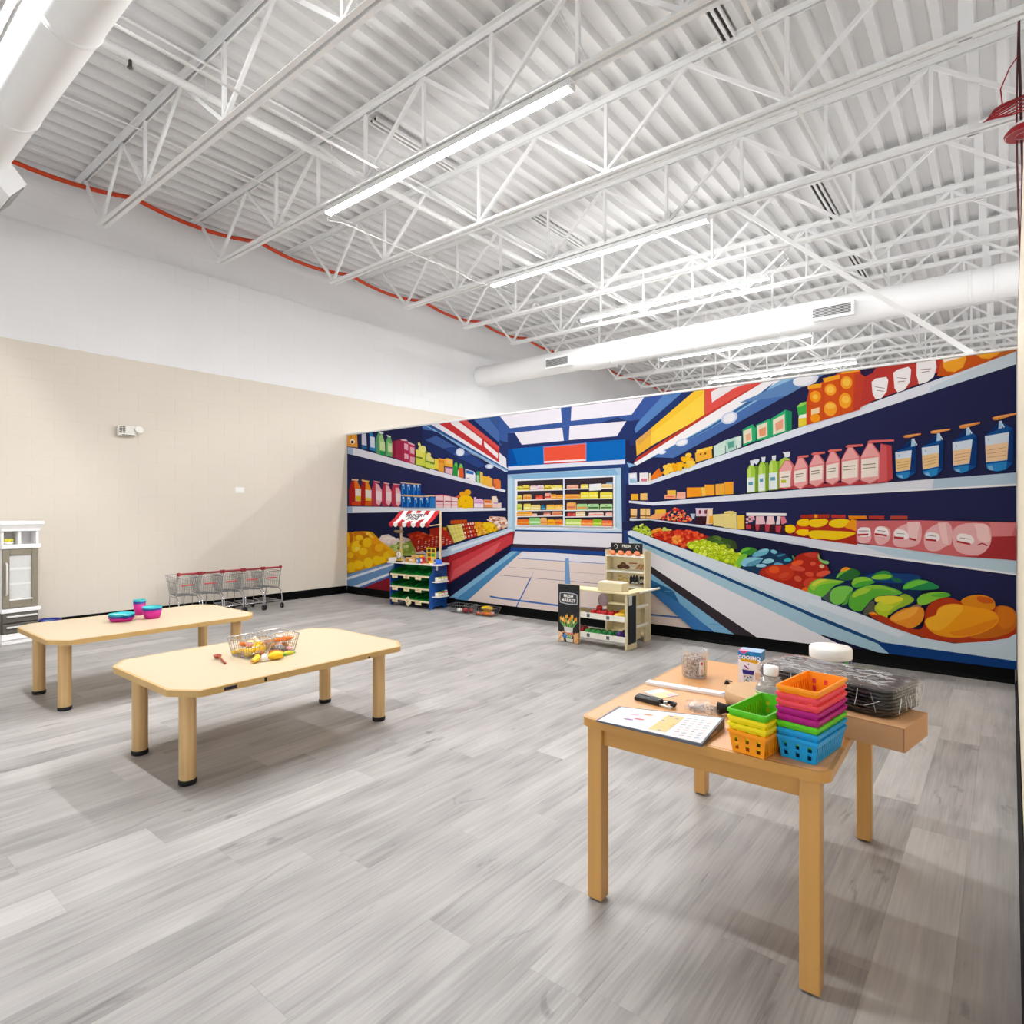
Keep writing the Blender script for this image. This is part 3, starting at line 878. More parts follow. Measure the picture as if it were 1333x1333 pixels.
def draw(notes):
    for ln in notes.strip().split('\n'):
        k = ln.split()
        if not k: continue
        if k[0] == 'V': cur[:] = MV[k[1]]
        elif k[0] == 'p': mp_(k[1], [tuple(map(float, q.split(','))) for q in k[2:]])
        elif k[0] == 's': ms_(k[1], [tuple(map(float, q.split(','))) for q in k[2:]])
        elif k[0] == 'e':
            c = tuple(map(float, k[2].split(','))); r = tuple(map(float, k[3].split(',')))
            me_(k[1], c[0], c[1], r[0], r[-1], float(k[4]) if len(k) > 4 else 0)
        elif k[0] == 'l': ml_(k[1], float(k[2]), [tuple(map(float, q.split(','))) for q in k[3:]])
        elif k[0] == 'h':
            i = k.index('|'); heap(k[1].split(','), [tuple(map(float, q.split(','))) for q in k[2:i]], float(k[i+1]), float(k[i+2]), int(k[i+3]))
draw(NOTES)
# blue hanging bags, green pump bottles, rose bottles
def bag(x0, y0, x1, y1, x2, y2, x3, y3, tipx, tipy, by, lab):
    # label quad (x0,y0)-(x1,y1) top, (x2,y2)-(x3,y3) bottom right/left; tip of the gathered neck; by = lowest point
    mp_('#174f94', [(x0-4, y0), (tipx, tipy), (x1+45, y1-30), (x1+40, y2+30), (x2-10, by-25), ((x2+x3)/2, by), (x3+10, by-30), (x3-4, y3)])
    mp_('#0f3a78', [(x1, y1-10), (x1+45, y1-40), (x1+40, y2+30), (x2, y2+20)])
    mp_('#0d2f68', [(x0+10, y0-15), (tipx-15, tipy+20), (tipx+10, tipy+70)])
    mp_('#2b86c8', [(x3, y3+20), (x2, y2+15), (x2-15, by-25), ((x2+x3)/2, by-4), (x3+12, by-30)])
    mp_('#7fb6e0', [(x3+15, y3+35), (x3+60, y3+30), (x3+75, by-15), (x3+30, by-20)])
    mp_('#a9cdea', [(tipx-15, tipy), (tipx+15, tipy-5), (tipx+25, tipy+70), (tipx-20, tipy+80)])
    mp_('#e6eef8', [(tipx-4, tipy), (tipx+8, tipy), (tipx+45, tipy+60), (tipx+35, tipy+66)])
    mp_('#d6e4f4', [(x0, y0), (x1, y1), (x2, y2), (x3, y3)])
    f = .36
    mp_(lab, [(x0+(x3-x0)*f, y0+(y3-y0)*f), (x1+(x2-x1)*f, y1+(y2-y1)*f), (x2, y2-4), (x3+3, y3-2)])
    for t in (.55, .68, .82):
        ml_('#b98a5a', 5, [(x0+14+(x3-x0)*t, y0+(y3-y0)*t), (x1-20+(x2-x1)*t, y1+(y2-y1)*t)])
    ml_('#3a6aa8', 5, [(x0+30, y0+22), (x0+45, y0+36), (x0+32, y0+44)])
cur[:] = MV['T']
bag(45, 462, 212, 440, 195, 640, 52, 662, 225, 325, 740, '#efc98c')
bag(315, 415, 490, 388, 485, 605, 325, 638, 485, 270, 715, '#efc890')
bag(628, 362, 832, 330, 800, 575, 635, 598, 785, 210, 678, '#f0caa0')
bag(958, 298, 1205, 255, 1185, 540, 970, 565, 1115, 145, 662, '#f2cda6')
for x0, y0, x1, y1, h in ((125, 300, 305, 275, 24), (400, 255, 605, 228, 26), (692, 200, 908, 160, 30), (1032, 115, 1300, 65, 32)):
    mp_('#e0904a', [(x0, y0-h*.2), (x0+30, y0-h*.6), (x1, y1-h*.3), (x1, y1+h*.3), (x0+60, y0+h*.6), (x0+10, y0+h*.6)])
    mp_('#f2b070', [(x0+20, y0-h*.3), (x1-20, y1-h*.15), (x1-20, y1+2), (x0+25, y0+4)])
cur[:] = MV['U']
for i, (x0, x1, yt, yb) in enumerate(((82, 150, 290, 512), (175, 235, 262, 505), (262, 335, 250, 492))):
    mp_('#7aa030', [(x1-10, yt+10), (x1+22, yt+5), (x1+28, yb-10), (x1-5, yb)])
    mp_('#a9cf4a', [(x0, yt+40), (x0+20, yt), (x1-15, yt), (x1, yt+35), (x1, yb), (x0, yb+5)])
    mp_('#c6e070', [(x0+8, yt+45), (x0+28, yt+8), (x0+35, yt+110), (x0+8, yt+110)])
    mp_('#e6eef0', [(x0+2, yt+105), (x1-5, yt+98), (x1-5, yb-5), (x0+2, yb)])
    mp_('#5aa0b8', [(x0+12, yt+140), (x1-20, yt+135), (x1-20, yt+165), (x0+12, yt+168)])
    mp_('#dfe3ee', [(x0+25, yt-38), (x0+60, yt-42), (x0+55, yt), (x0+30, yt)])
mp_('#dfe3ee', [(135, 245), (185, 240), (180, 262), (160, 285), (140, 270)])
mp_('#a9cf4a', [(352, 250), (390, 225), (430, 235), (440, 260), (350, 320)])
mp_('#e9ecf4', [(375, 182), (440, 178), (438, 198), (430, 222), (395, 225), (390, 200)])
mp_('#b23b42', [(350, 470), (1290, 400), (1240, 430), (1000, 455), (350, 490)])
def rose(x0, x1, ys, yt, yb, ty, capx0, capx1, capy):
    m = (x0+x1)/2
    mp_('#d4686a', [(x0, ys+60), (m-18, yt), (m+22, yt), (x1+8, ys+30), (x1+8, yb-40), (m+5, yb+5), (x0, yb-25)])
    mp_('#eca6a6', [(x0+4, ys+60), (m-12, yt+6), (m+14, yt+4), (x1, ys+40), (x1-4, yb-45), (m, yb-2), (x0+4, yb-30)])
    mp_('#e48a8c', [(x0+4, ys+62), (x1, ys+42), (x1, ys+52), (x0+4, ys+74)])
    mp_('#f4e6dc', [(x0+8, ys+78), (x1-10, ys+58), (x1-12, yb-62), (x0+8, yb-48)])
    for k, c in ((.3, '#6a7a5a'), (.5, '#8a8a6a')):
        yy = ys+78+(yb-ys-130)*k
        ml_(c, 7, [(x0+18, yy), (x1-32, yy-10)])
    mp_('#d96a66', [(capx0, capy+6), (capx0+20, capy-8), (capx1, capy-14), (capx1, capy+2), (capx0+10, capy+16)])
rose(345, 452, 270, 248, 485, 0, 0, 0, -400) if False else None
mp_('#d4686a', [(345, 330), (395, 248), (440, 250), (470, 290), (462, 460), (400, 485), (345, 470)])
mp_('#eca6a6', [(352, 330), (398, 255), (432, 258), (455, 300), (450, 340), (352, 348)])
mp_('#f4e6dc', [(350, 345), (445, 335), (440, 470), (352, 475)])
ml_('#6a7a5a', 8, [(365, 390), (425, 385)]); ml_('#b8c02c', 26, [(365, 425), (405, 422)])
rose(465, 580, 262, 225, 485, 0, 495, 590, 220)
rose(595, 715, 232, 200, 468, 0, 612, 725, 192)
rose(730, 845, 212, 178, 452, 0, 748, 865, 168)
rose(860, 1005, 185, 140, 450, 0, 895, 1040, 130)
mp_('#c4474e', [(1190, 110), (1275, 130), (1285, 400), (1170, 430)])
mp_('#d85f64', [(1185, 115), (1235, 135), (1240, 420), (1160, 435)])
rose(1018, 1175, 165, 108, 442, 0, 1075, 1295, 92)
# blue cans on the left shelf
cur[:] = MV['H']
for x0, x1, y0, y1 in ((915, 985, 872, 1042), (985, 1068, 880, 1046), (1085, 1140, 888, 1052), (1140, 1200, 892, 1054), (918, 985, 1055, 1228), (985, 1080, 1062, 1230), (1090, 1170, 1070, 1230), (1170, 1250, 1072, 1230), (1258, 1330, 1070, 1232)):
    w = x1-x0
    mp_('#0f55b0', [(x0, y0), (x1, y0+3), (x1, y1), (x0, y1)]); mp_('#0a3a84', [(x0, y0), (x0+w*.16, y0), (x0+w*.16, y1), (x0, y1)])
    mp_('#2f93dc', [(x0+w*.3, y0+14), (x0+w*.5, y0+14), (x0+w*.45, y1), (x0+w*.28, y1)]); mp_('#8fd0f4', [(x0+w*.62, y0+20), (x0+w*.72, y0+20), (x0+w*.8, y0+90), (x0+w*.66, y0+100)])
    me_('#eef2f8', x0+w*.5, y0+34, w*.17, 15, 0, 8); me_('#d8a070', x0+w*.5, y0+36, w*.08, 8, 0, 6); mp_('#f0c894', [(x0, y0-5), (x1, y0-2), (x1, y0+9), (x0, y0+7)])
# refrigerated case: rows of packs
cur[:] = MV['P']
pr = random.Random(3)
def row(x0, x1, y0, y1, h, items):
    ml_('#f0eef4', 11, [(x0, y0), (x1, y1)])
    for a, b, hh, c, d in items:
        ya = y0+(y1-y0)*(a-x0)/(x1-x0)-5; yb = y0+(y1-y0)*(b-x0)/(x1-x0)-5
        mp_(c, [(a, ya), (b, yb), (b, yb-hh*.8), (b-8, yb-hh), (a+8, ya-hh), (a, ya-hh*.8)])
        mp_(d, [(a+6, ya-hh*.25), (b-6, yb-hh*.25), (b-6, yb-hh*.5), (a+6, ya-hh*.5)])
        for _ in range(3):
            q = pr.uniform(a+8, b-8); me_(d, q, ya-pr.uniform(.3, .8)*hh, 7, 5, 0, 6)
Y, Pk, O_, Rd, G_, Wt = '#ecd860', '#f0b8a8', '#f2a038', '#d8402c', '#9cc862', '#eef0ec'
row(122, 658, 258, 246, 50, [(122, 182, 48, Y, '#8a9a3a'), (186, 270, 58, Y, '#b8982a'), (275, 355, 50, '#f0cfd2', Wt), (355, 435, 52, '#ece0e0', '#e0a0b0'), (440, 525, 52, Y, '#a88a2a'), (530, 650, 50, Y, '#f4eeb0')])
row(122, 658, 370, 355, 50, [(122, 182, 55, Y, '#c8a83a'), (195, 290, 62, '#f0b868', '#e08a38'), (340, 425, 48, Rd, '#f08070'), (445, 520, 70, Pk, Rd), (520, 580, 55, O_, '#f8c878'), (580, 655, 46, O_, '#f8c060')])
row(122, 658, 490, 480, 50, [(122, 180, 75, '#dfe060', '#a8c050'), (200, 285, 75, Y, '#f4f0b0'), (285, 395, 62, '#ecd088', '#f4e4b0'), (400, 460, 55, '#1f5a80', '#5ab0c8'), (465, 560, 60, '#f0b850', Y), (560, 655, 58, '#f2b04a', '#f4d888')])
row(122, 658, 556, 546, 50, [(122, 300, 48, O_, '#f6c070'), (300, 355, 28, '#f2c8c0', Pk), (430, 515, 36, '#c87860', '#f0c0b0'), (532, 640, 48, '#ec9a78', '#e07a50')])
row(122, 660, 656, 658, 60, [(125, 262, 66, '#e8702c', '#f0a03a'), (265, 395, 84, '#8ccf78', '#d0eec8'), (395, 470, 84, '#f0b070', '#e88a38'), (475, 560, 64, '#f6b81c', '#e8902c'), (560, 655, 64, '#f09a3a', '#e8602c')])
row(678, 1230, 240, 228, 50, [(700, 835, 44, '#f0c0a8', '#e89a80'), (860, 950, 48, Y, '#f0e8a0'), (1100, 1230, 46, '#f0d8a0', '#e8b870')])
mp_('#eceef0', [(960, 182), (1100, 172), (1100, 250), (960, 258)])
row(678, 1230, 355, 348, 60, [(680, 855, 50, '#f4b04a', '#e88a3a'), (858, 960, 75, '#f0e23c', '#f6ee88'), (960, 1065, 78, '#f0e23c', '#f8f290'), (1085, 1230, 72, '#ecdc4c', '#f4ec98')])
row(678, 1230, 486, 480, 60, [(700, 810, 88, '#f0b060', '#e07a5a'), (815, 940, 70, '#a8d494', '#ec9a4a'), (945, 1075, 68, '#b0d8a0', '#3a6a3a'), (1085, 1228, 66, '#b8dca0', '#4a7a3a')])
row(678, 1230, 560, 552, 50, [(705, 800, 42, '#c83a38', '#e88080'), (805, 915, 56, '#f0d4a0', '#f6ecd8'), (955, 1125, 40, '#f4d0cc', '#e8605a'), (1150, 1228, 40, '#f0b0a0', '#f6d8d0')])
row(680, 1232, 664, 672, 60, [(685, 875, 78, '#b8d868', '#e6f0a8'), (865, 1010, 70, '#ec7030', '#f6b060'), (1000, 1110, 80, '#88b828', '#c8e060'), (1105, 1232, 68, '#ec7040', '#f4a468')])
ml_('#e9edf6', 20, [(668, 112), (668, 668)]); ml_('#a0c0e0', 6, [(676, 112), (676, 668)])
# left bins: red packs, grids, loose piles
cur[:] = MV['G']
mp_('#b02c1c', [(470, 232), (540, 212), (612, 235), (700, 240), (770, 290), (530, 352)])
heap(['#d8401c', '#c22c14', '#e8602c', '#b02010'], [(475, 240), (540, 215), (620, 238), (690, 245), (640, 270), (520, 290)], 11, 9, 60)
for k in range(6):
    for j in range(10):
        t = j/9; x = 535+t*215+k*1; y = 345-k*13-t*52+(j % 2)*2
        if y > 238 and inside((x, y), [(470, 225), (700, 225), (770, 290), (530, 356)]): ml_(mr.choice(['#f0cfc0', '#e8a890', '#f4e0d8', '#c83a24']), 4, [(x, y), (x+10, y-3)])
heap(['#b8cc66', '#c8d87c', '#9ab44a', '#dbe39a'], [(350, 320), (400, 300), (485, 285), (515, 350), (410, 360)], 12, 10, 46)
heap(['#f2ddd4', '#e9ccc0', '#f6e9e4'], [(285, 262), (345, 250), (400, 262), (470, 270), (430, 290), (370, 300)], 16, 11, 34)
cur[:] = MV['S']
for i in range(1, 4):
    t = i/4; ml_('#a89a3a', 4, [(245+t*105, 935+t*253), (455+t*57, 908+t*222)])
for i in range(1, 4):
    t = i/4; ml_('#b8a848', 4, [(245+t*210, 935-t*27), (350+t*162, 1188-t*58)])
for i in range(5):
    for j in range(4):
        u, v = (i+.5)/5, (j+.5)/4
        x = 470+170*u+(42+60*u)*v; y = 898-18*u+(237-42*u)*v
        mp_(mr.choice(['#f4dcd0', '#f4dcd0', '#e8703c']), [(x-11, y-16), (x+9, y-18), (x+13, y+12), (x-7, y+14)])
for i in range(5): ml_('#8a3418', 6, [(350+i*45, 856-i*2), (353+i*45, 908-i*3)])
heap(['#f6b62c', '#ee8f18', '#f2a41c', '#f8c85a'], [(650, 900), (760, 895), (820, 1040), (705, 1080)], 20, 14, 36)
heap(['#f8d02a', '#f2bb0c', '#f6c918'], [(770, 895), (925, 900), (975, 1000), (830, 1045)], 24, 18, 34)
heap(['#f6d8c6', '#eeb8a0', '#f8e6dc', '#c8705a'], [(850, 850), (880, 815), (1080, 825), (1140, 930), (1010, 985), (930, 890)], 22, 13, 44)
# right-hand bin
cur[:] = MV['E']
mp_('#1c1d3a', [(60, 195), (190, 190), (580, 245), (1333, 385), (1333, 710), (200, 300)])
cur[:] = MV['J']
heap(['#c4d83a', '#a8c428', '#d8e468', '#8fae20'], [(85, 760), (140, 705), (230, 690), (275, 730), (325, 790), (310, 835), (200, 800)], 17, 13, 60)
heap(['#f09a1c', '#f4b23c', '#e8801c'], [(325, 810), (360, 755), (430, 745), (460, 770), (400, 810), (340, 830)], 22, 17, 22)
heap(['#a8b83a', '#c4cf6a'], [(455, 760), (490, 735), (580, 750), (560, 775), (480, 785)], 22, 12, 14)
cur[:] = MV['E']
mp_('#a8241a', [(200, 285), (250, 265), (350, 258), (470, 258), (590, 300), (440, 380), (230, 315)])
heap(['#d83a20', '#c42a18', '#e8502c', '#b02014', '#e86030'], [(205, 290), (255, 270), (350, 260), (470, 260), (575, 298), (440, 375), (240, 312)], 13, 11, 130)
heap(['#f08a30', '#f4a848'], [(345, 310), (385, 290), (400, 330), (360, 345)], 14, 11, 12)
mp_('#3a4a24', [(570, 305), (620, 290), (760, 330), (780, 380), (700, 390), (590, 350)])
heap(['#4a6a2c', '#3a5526', '#5f7a34'], [(580, 310), (620, 298), (750, 335), (770, 370), (690, 375), (600, 340)], 30, 18, 16)
mp_('#8aa81c', [(440, 345), (540, 320), (700, 370), (830, 440), (790, 515), (640, 460), (500, 410)])
heap(['#cbe024', '#dcec3c', '#bdd41c', '#e6f060'], [(445, 345), (540, 325), (700, 372), (800, 430), (780, 500), (640, 450), (500, 405)], 17, 15, 120, 10, '#8aa41c')
cur[:] = MV['R']
for q in (('#3f8a34', [(560, 190), (590, 155), (640, 145), (700, 158), (715, 180), (640, 230)]), ('#6cbc3c', [(562, 188), (595, 158), (640, 148), (660, 165), (600, 185), (575, 200)]),
          ('#7cc444', [(520, 300), (560, 220), (600, 200), (640, 215), (600, 260), (570, 330)]), ('#1c3a58', [(580, 340), (570, 280), (690, 190), (780, 155), (900, 180), (1010, 240), (1000, 300), (760, 400), (640, 360)]),
          ('#6ab4cc', [(660, 225), (700, 185), (780, 155), (825, 170), (790, 215), (700, 235)]), ('#8cc8d8', [(700, 195), (780, 158), (820, 168), (770, 190)]),
          ('#7abccf', [(825, 190), (840, 162), (895, 185), (870, 210)]), ('#3a7c9a', [(880, 215), (965, 200), (950, 220), (890, 235)]),
          ('#8cc8dc', [(565, 285), (600, 245), (660, 232), (770, 240), (750, 262), (640, 310), (590, 318)]), ('#5a9ab4', [(600, 300), (700, 255), (765, 245), (720, 300), (640, 318)]),
          ('#9ad4e0', [(745, 285), (780, 250), (830, 243), (868, 265), (820, 290)]), ('#9ccfe2', [(700, 320), (705, 295), (770, 290), (800, 305), (770, 322)]),
          ('#36b0c4', [(930, 262), (985, 235), (1020, 262), (975, 275)]), ('#6aa8c0', [(840, 300), (880, 275), (940, 290), (930, 302)]),
          ('#b02a1c', [(722, 385), (740, 345), (800, 310), (900, 298), (1000, 300), (1040, 230), (1110, 195), (1200, 190), (1250, 185), (1260, 290), (1333, 310), (1333, 430), (1200, 440), (1160, 560), (1100, 545), (900, 455)]),
          ('#c93a20', [(760, 360), (830, 310), (960, 305), (1050, 330), (1000, 440), (880, 430)]), ('#cc4030', [(1100, 200), (1240, 190), (1230, 240), (1150, 235)]),
          ('#3a9a4a', [(1015, 210), (1040, 240), (1030, 260), (1015, 235)]), ('#8cc46a', [(1240, 190), (1260, 260), (1333, 265), (1333, 298), (1270, 285), (1235, 240)])):
    ms_(q[0], q[1])
for c, x, y, rx, ry, a in (('#ec5a24', 860, 340, 45, 32, 0), ('#d2492e', 945, 390, 50, 22, -20), ('#ec5a2c', 1060, 285, 55, 24, -15), ('#d6503a', 1060, 330, 70, 22, 10), ('#dc5236', 1165, 380, 38, 22, 10), ('#d85a3c', 1065, 420, 35, 24, 20), ('#e05c3c', 1195, 290, 24, 18, 0), ('#e2573c', 1285, 375, 65, 24, -12), ('#d2452c', 1170, 450, 60, 40, -20), ('#ee6a24', 1130, 520, 32, 28, -20), ('#e0b890', 1272, 312, 22, 16, 10)):
    me_(c, x, y, rx, ry, a)
cur[:] = MV['Q']
for c, pts in (('#16284e', [(300, 480), (600, 520), (950, 500), (1333, 545), (1333, 900), (800, 1100), (0, 850), (0, 640)]), ('#1c3f78', [(600, 540), (1000, 530), (1333, 545), (1333, 650), (1100, 660), (700, 640)]),
    ('#2f6a34', [(275, 595), (300, 540), (380, 470), (470, 462), (600, 520), (540, 590), (420, 630)]), ('#f09a2c', [(320, 510), (380, 450), (460, 470), (440, 490), (350, 520)]), ('#6cb83c', [(275, 590), (320, 515), (440, 490), (350, 540), (290, 600)]),
    ('#6cbf3c', [(-80, 800), (-60, 680), (0, 620), (90, 595), (380, 625), (385, 640), (240, 690), (150, 800), (80, 840), (0, 835)]), ('#9cd03c', [(-60, 690), (30, 620), (95, 600), (375, 625), (380, 640), (120, 660), (40, 700), (0, 760)]), ('#d8d84a', [(-30, 660), (90, 598), (200, 612), (90, 640), (0, 700)]),
    ('#4a5a58', [(90, 840), (150, 800), (240, 690), (215, 780), (200, 860), (240, 910)]),
    ('#8ccc3c', [(468, 650), (500, 595), (590, 572), (690, 585), (765, 650), (520, 715), (480, 690)]), ('#4aa838', [(475, 680), (600, 630), (740, 620), (765, 650), (620, 690), (520, 718)]),
    ('#7ac850', [(200, 840), (215, 740), (300, 692), (430, 685), (505, 720), (430, 800), (370, 900), (280, 925), (220, 890)]), ('#58a03c', [(370, 900), (430, 780), (500, 725), (430, 850), (425, 910), (330, 935)]),
    ('#2f8a44', [(700, 580), (800, 510), (910, 495), (960, 540), (1000, 580), (900, 620), (760, 610)]), ('#8ccc34', [(695, 590), (790, 545), (900, 540), (985, 570), (900, 600), (760, 610)]), ('#22694c', [(960, 580), (1060, 590), (1105, 640), (1030, 650), (960, 610)]),
    ('#62b43a', [(430, 920), (440, 830), (500, 750), (620, 690), (740, 672), (860, 680), (1000, 720), (1110, 770), (1060, 800), (860, 800), (740, 830), (660, 920), (600, 1000), (520, 1005), (450, 960)]), ('#a6d03c', [(460, 830), (520, 750), (640, 695), (740, 675), (700, 750), (560, 830)]), ('#5caf38', [(430, 930), (470, 840), (700, 760), (850, 740), (1060, 790), (860, 802), (740, 832), (660, 920), (600, 1000), (520, 1003)]), ('#8cc840', [(600, 700), (740, 676), (860, 684), (1080, 770), (860, 720), (700, 730)]),
    ('#5a5a4a', [(600, 1010), (740, 840), (760, 940), (800, 1040), (640, 1060)]), ('#8a7460', [(1190, 940), (1333, 890), (1333, 960), (1230, 960)]),
    ('#2fa04a', [(1095, 710), (1140, 650), (1230, 612), (1333, 602), (1333, 660), (1200, 720), (1120, 740)]), ('#6cc03c', [(1097, 712), (1145, 655), (1230, 616), (1333, 606), (1300, 640), (1180, 690), (1115, 725)]),
    ('#94b830', [(1090, 790), (1150, 785), (1270, 860), (1150, 930), (1020, 980), (900, 1080), (960, 900)]), ('#86c63a', [(1262, 870), (1330, 790), (1420, 780), (1420, 910), (1333, 925)]),
    ('#b4cc2c', [(748, 980), (770, 910), (850, 870), (1120, 840), (1110, 880), (1000, 950), (930, 1010), (905, 1110), (800, 1040)]), ('#e0d83a', [(750, 850), (790, 815), (1000, 805), (1100, 830), (1120, 860), (900, 930), (830, 880), (770, 895)]), ('#c8d83a', [(770, 910), (830, 880), (900, 930), (1010, 930), (930, 1000), (800, 1000)])):
    ms_(c, pts)
cur[:] = MV['F']
for c, pts in (('#b23a1c', [(360, 760), (410, 740), (640, 850), (720, 850), (720, 700), (860, 640), (960, 690), (1290, 720), (1293, 878), (1230, 915), (1050, 937), (900, 935), (700, 900), (500, 830)]),
    ('#f0901c', [(365, 752), (400, 740), (430, 755), (420, 765)]), ('#e8902c', [(495, 790), (520, 760), (600, 715), (720, 705), (715, 800), (640, 850), (560, 820)]), ('#f4a83c', [(500, 788), (530, 760), (650, 715), (690, 712), (650, 770), (560, 800)]),
    ('#84c43c', [(665, 690), (700, 640), (760, 618), (860, 620), (890, 645), (800, 660), (720, 705)]), ('#58b03c', [(740, 640), (860, 620), (890, 645), (810, 655)]), ('#2a8a50', [(585, 600), (610, 560), (680, 540), (770, 560), (830, 600), (690, 610)]), ('#6cc440', [(585, 598), (615, 562), (685, 542), (760, 555), (690, 575), (620, 600)]),
    ('#c96a1c', [(1150, 700), (1240, 705), (1285, 740), (1293, 830), (1240, 880), (1100, 910), (960, 900), (1150, 830)]), ('#d8781c', [(1160, 705), (1240, 710), (1280, 750), (1270, 830), (1180, 860)]),
    ('#e08a1c', [(930, 680), (980, 645), (1060, 632), (1140, 655), (1160, 700), (1140, 740), (1000, 720)]), ('#f09c1c', [(715, 800), (740, 775), (790, 765), (800, 720), (850, 695), (920, 690), (1000, 710), (1140, 730), (1185, 780), (1160, 830), (1060, 880), (930, 905), (800, 890), (740, 850)]),
    ('#f8b22c', [(718, 800), (745, 778), (792, 768), (800, 725), (850, 700), (920, 695), (975, 715), (900, 790), (840, 850), (780, 860), (740, 840)]), ('#e8871c', [(850, 870), (960, 850), (1160, 780), (1180, 790), (1100, 860), (940, 900)]), ('#c85a1c', [(1030, 640), (1130, 655), (1155, 690), (1060, 690)])):
    ms_(c, pts)
# ledge and lower front of the right-hand counter
cur[:] = MV['E']
for c, pts in (('#dbe4ee', [(45, 265), (70, 258), (95, 262), (240, 318), (1333, 700), (1333, 836), (48, 290)]), ('#c9dbe6', [(60, 290), (1333, 806), (1333, 836), (48, 292)]), ('#1e4a7c', [(45, 285), (1333, 834), (1333, 858), (48, 305)]), ('#a9cbdc', [(48, 303), (1333, 858), (1333, 975), (150, 380), (60, 340)]),
               ('#ece8ed', [(55, 330), (1333, 955), (1333, 1035), (905, 978), (150, 465), (60, 420)]), ('#3a3238', [(60, 410), (150, 462), (905, 978), (750, 955), (60, 450)]), ('#7fb5d8', [(100, 470), (755, 955), (620, 938), (100, 520)]), ('#3f7ab8', [(100, 530), (390, 740), (612, 938), (478, 920), (100, 580)]), ('#2f6a9c', [(110, 540), (350, 660), (390, 740), (120, 570)])):
    mp_(c, pts)
for a, b in (((290, 660), (350, 665)), ((590, 880), (660, 885))): ml_('#5a94bc', 4, [a, b])
cur[:] = MV['F']
for c, pts in (('#cbdde9', [(0, 640), (350, 765), (500, 830), (700, 900), (900, 937), (1100, 925), (1230, 905), (1293, 876), (1293, 1046), (800, 985), (450, 928), (0, 742)]), ('#dfe8f2', [(0, 645), (350, 768), (600, 880), (560, 900), (0, 690)]), ('#1e4a7c', [(0, 740), (450, 925), (440, 945), (0, 765)]), ('#a9cbdc', [(0, 765), (440, 942), (505, 1010), (430, 1005), (0, 855)]), ('#123f80', [(450, 928), (1293, 1046), (1293, 1112), (500, 1012), (435, 943)]), ('#ece8ed', [(0, 850), (200, 945), (0, 960)])):
    mp_(c, pts)
M_print = vcol_mat('mural print', .7, .06)
mural_o = mural.obj('wall_mural', M_print, lambda u, v, w: (u, YM-.0015-w, v))
tag(mural_o, 'wide printed supermarket aisle mural covering the partition wall', 'mural')
MB().box(XL+.003, XR-.004, YM-.0012, YM, MUR_B-.004, MUR_Z-.002).obj('vinyl_sheet', M_white, mural_o)
# ================================================================ LED strips
M_led = bpy.data.materials.new('led lens'); M_led.use_nodes = True
_b = M_led.node_tree.nodes['Principled BSDF']; _b.inputs['Base Color'].default_value = (.9, .9, .9, 1); _b.inputs['Emission Color'].default_value = (1, .995, .985, 1); _b.inputs['Emission Strength'].default_value = LAMP
_n = M_led.node_tree.nodes.new('ShaderNodeTexNoise'); _n.inputs['Scale'].default_value = 3
M_house = pm('white lamp housing', '#e8e8e8', .4, var=.02)
M_steel = pm('white painted steel', '#f0f0f0', .5, var=.03, scale=6)
M_deck = pm('white painted roof deck', '#e4e4e4', .55, var=.03, scale=2)
M_duct = pm('white spiral duct', '#f0f0f0', .35, var=.015, scale=3)
M_dark = pm('dark slot', '#3a3a3a', .7)
M_orange = pm('orange cable jacket', '#c63c0c', .45, var=.08)
M_wire = pm('white cable', '#e4e4e2', .4)
M_red = pm('red enamel', '#9c1420', .35, var=.08)
DB = 4.885         # underside of the deck
JOISTS = [-.22, .97, 2.263, 3.477, 4.708, 5.94, 7.196, 8.40, 9.63, 10.85, 12.07, 13.30, 14.5, 15.7, 16.95, 18.2]
STRIP_LAB = ['long lit LED strip lamp nearest the camera, under the second joist', 'second lit LED strip lamp from the camera, in the middle of the ceiling', 'third lit LED strip lamp, just above the far round duct', 'fourth lit LED strip lamp, seen just below the far round duct', 'farthest lit LED strip lamp, just above the mural top edge',
             'lit LED strip lamp above the photographer']+['lit LED strip lamp over the area past the right partition, number %s from the front' % w for w in 'one two three four five six'.split()]
for (x0, x1, y), lab in zip(STRIPS, STRIP_LAB):
    L = x1-x0
    t = thing('led_strip_lamp', lab, 'ceiling light', ((x0+x1)/2, y, LAMP_Z), 0, 'linear LED strips on the ceiling')
    MB().box(-L/2, L/2, -.034, .034, .0, .05).obj('housing', M_house, t, bevel=.003)
    for s in (-1, 1): MB().box(s*(L/2+.006)-.008, s*(L/2+.006)+.008, -.036, .036, -.016, .051).obj('end_cap', M_house, t, bevel=.004)
    pr_ = [(-.033, .001), (-.031, -.007), (-.022, -.012), (.022, -.012), (.031, -.007), (.033, .001)]
    MB().loft([[(-L/2, a, b) for a, b in pr_], [(L/2, a, b) for a, b in pr_]], False).obj('lens', M_led, t)
    hang = .05+LAMP_Z
    near = min(JOISTS, key=lambda j: abs(j-y)); top = 4.225 if abs(near-y) < .08 else DB
    for s in (-.3, .3):
        MB().box(s*L-.02, s*L+.02, -.03, .03, .045, top-LAMP_Z+.004).obj('bracket', M_house, t) if top < 4.5 else MB().cyl((s*L, 0, .045), (s*L, 0, top-LAMP_Z+.03), .004).obj('hanger_wire', M_wire, t)
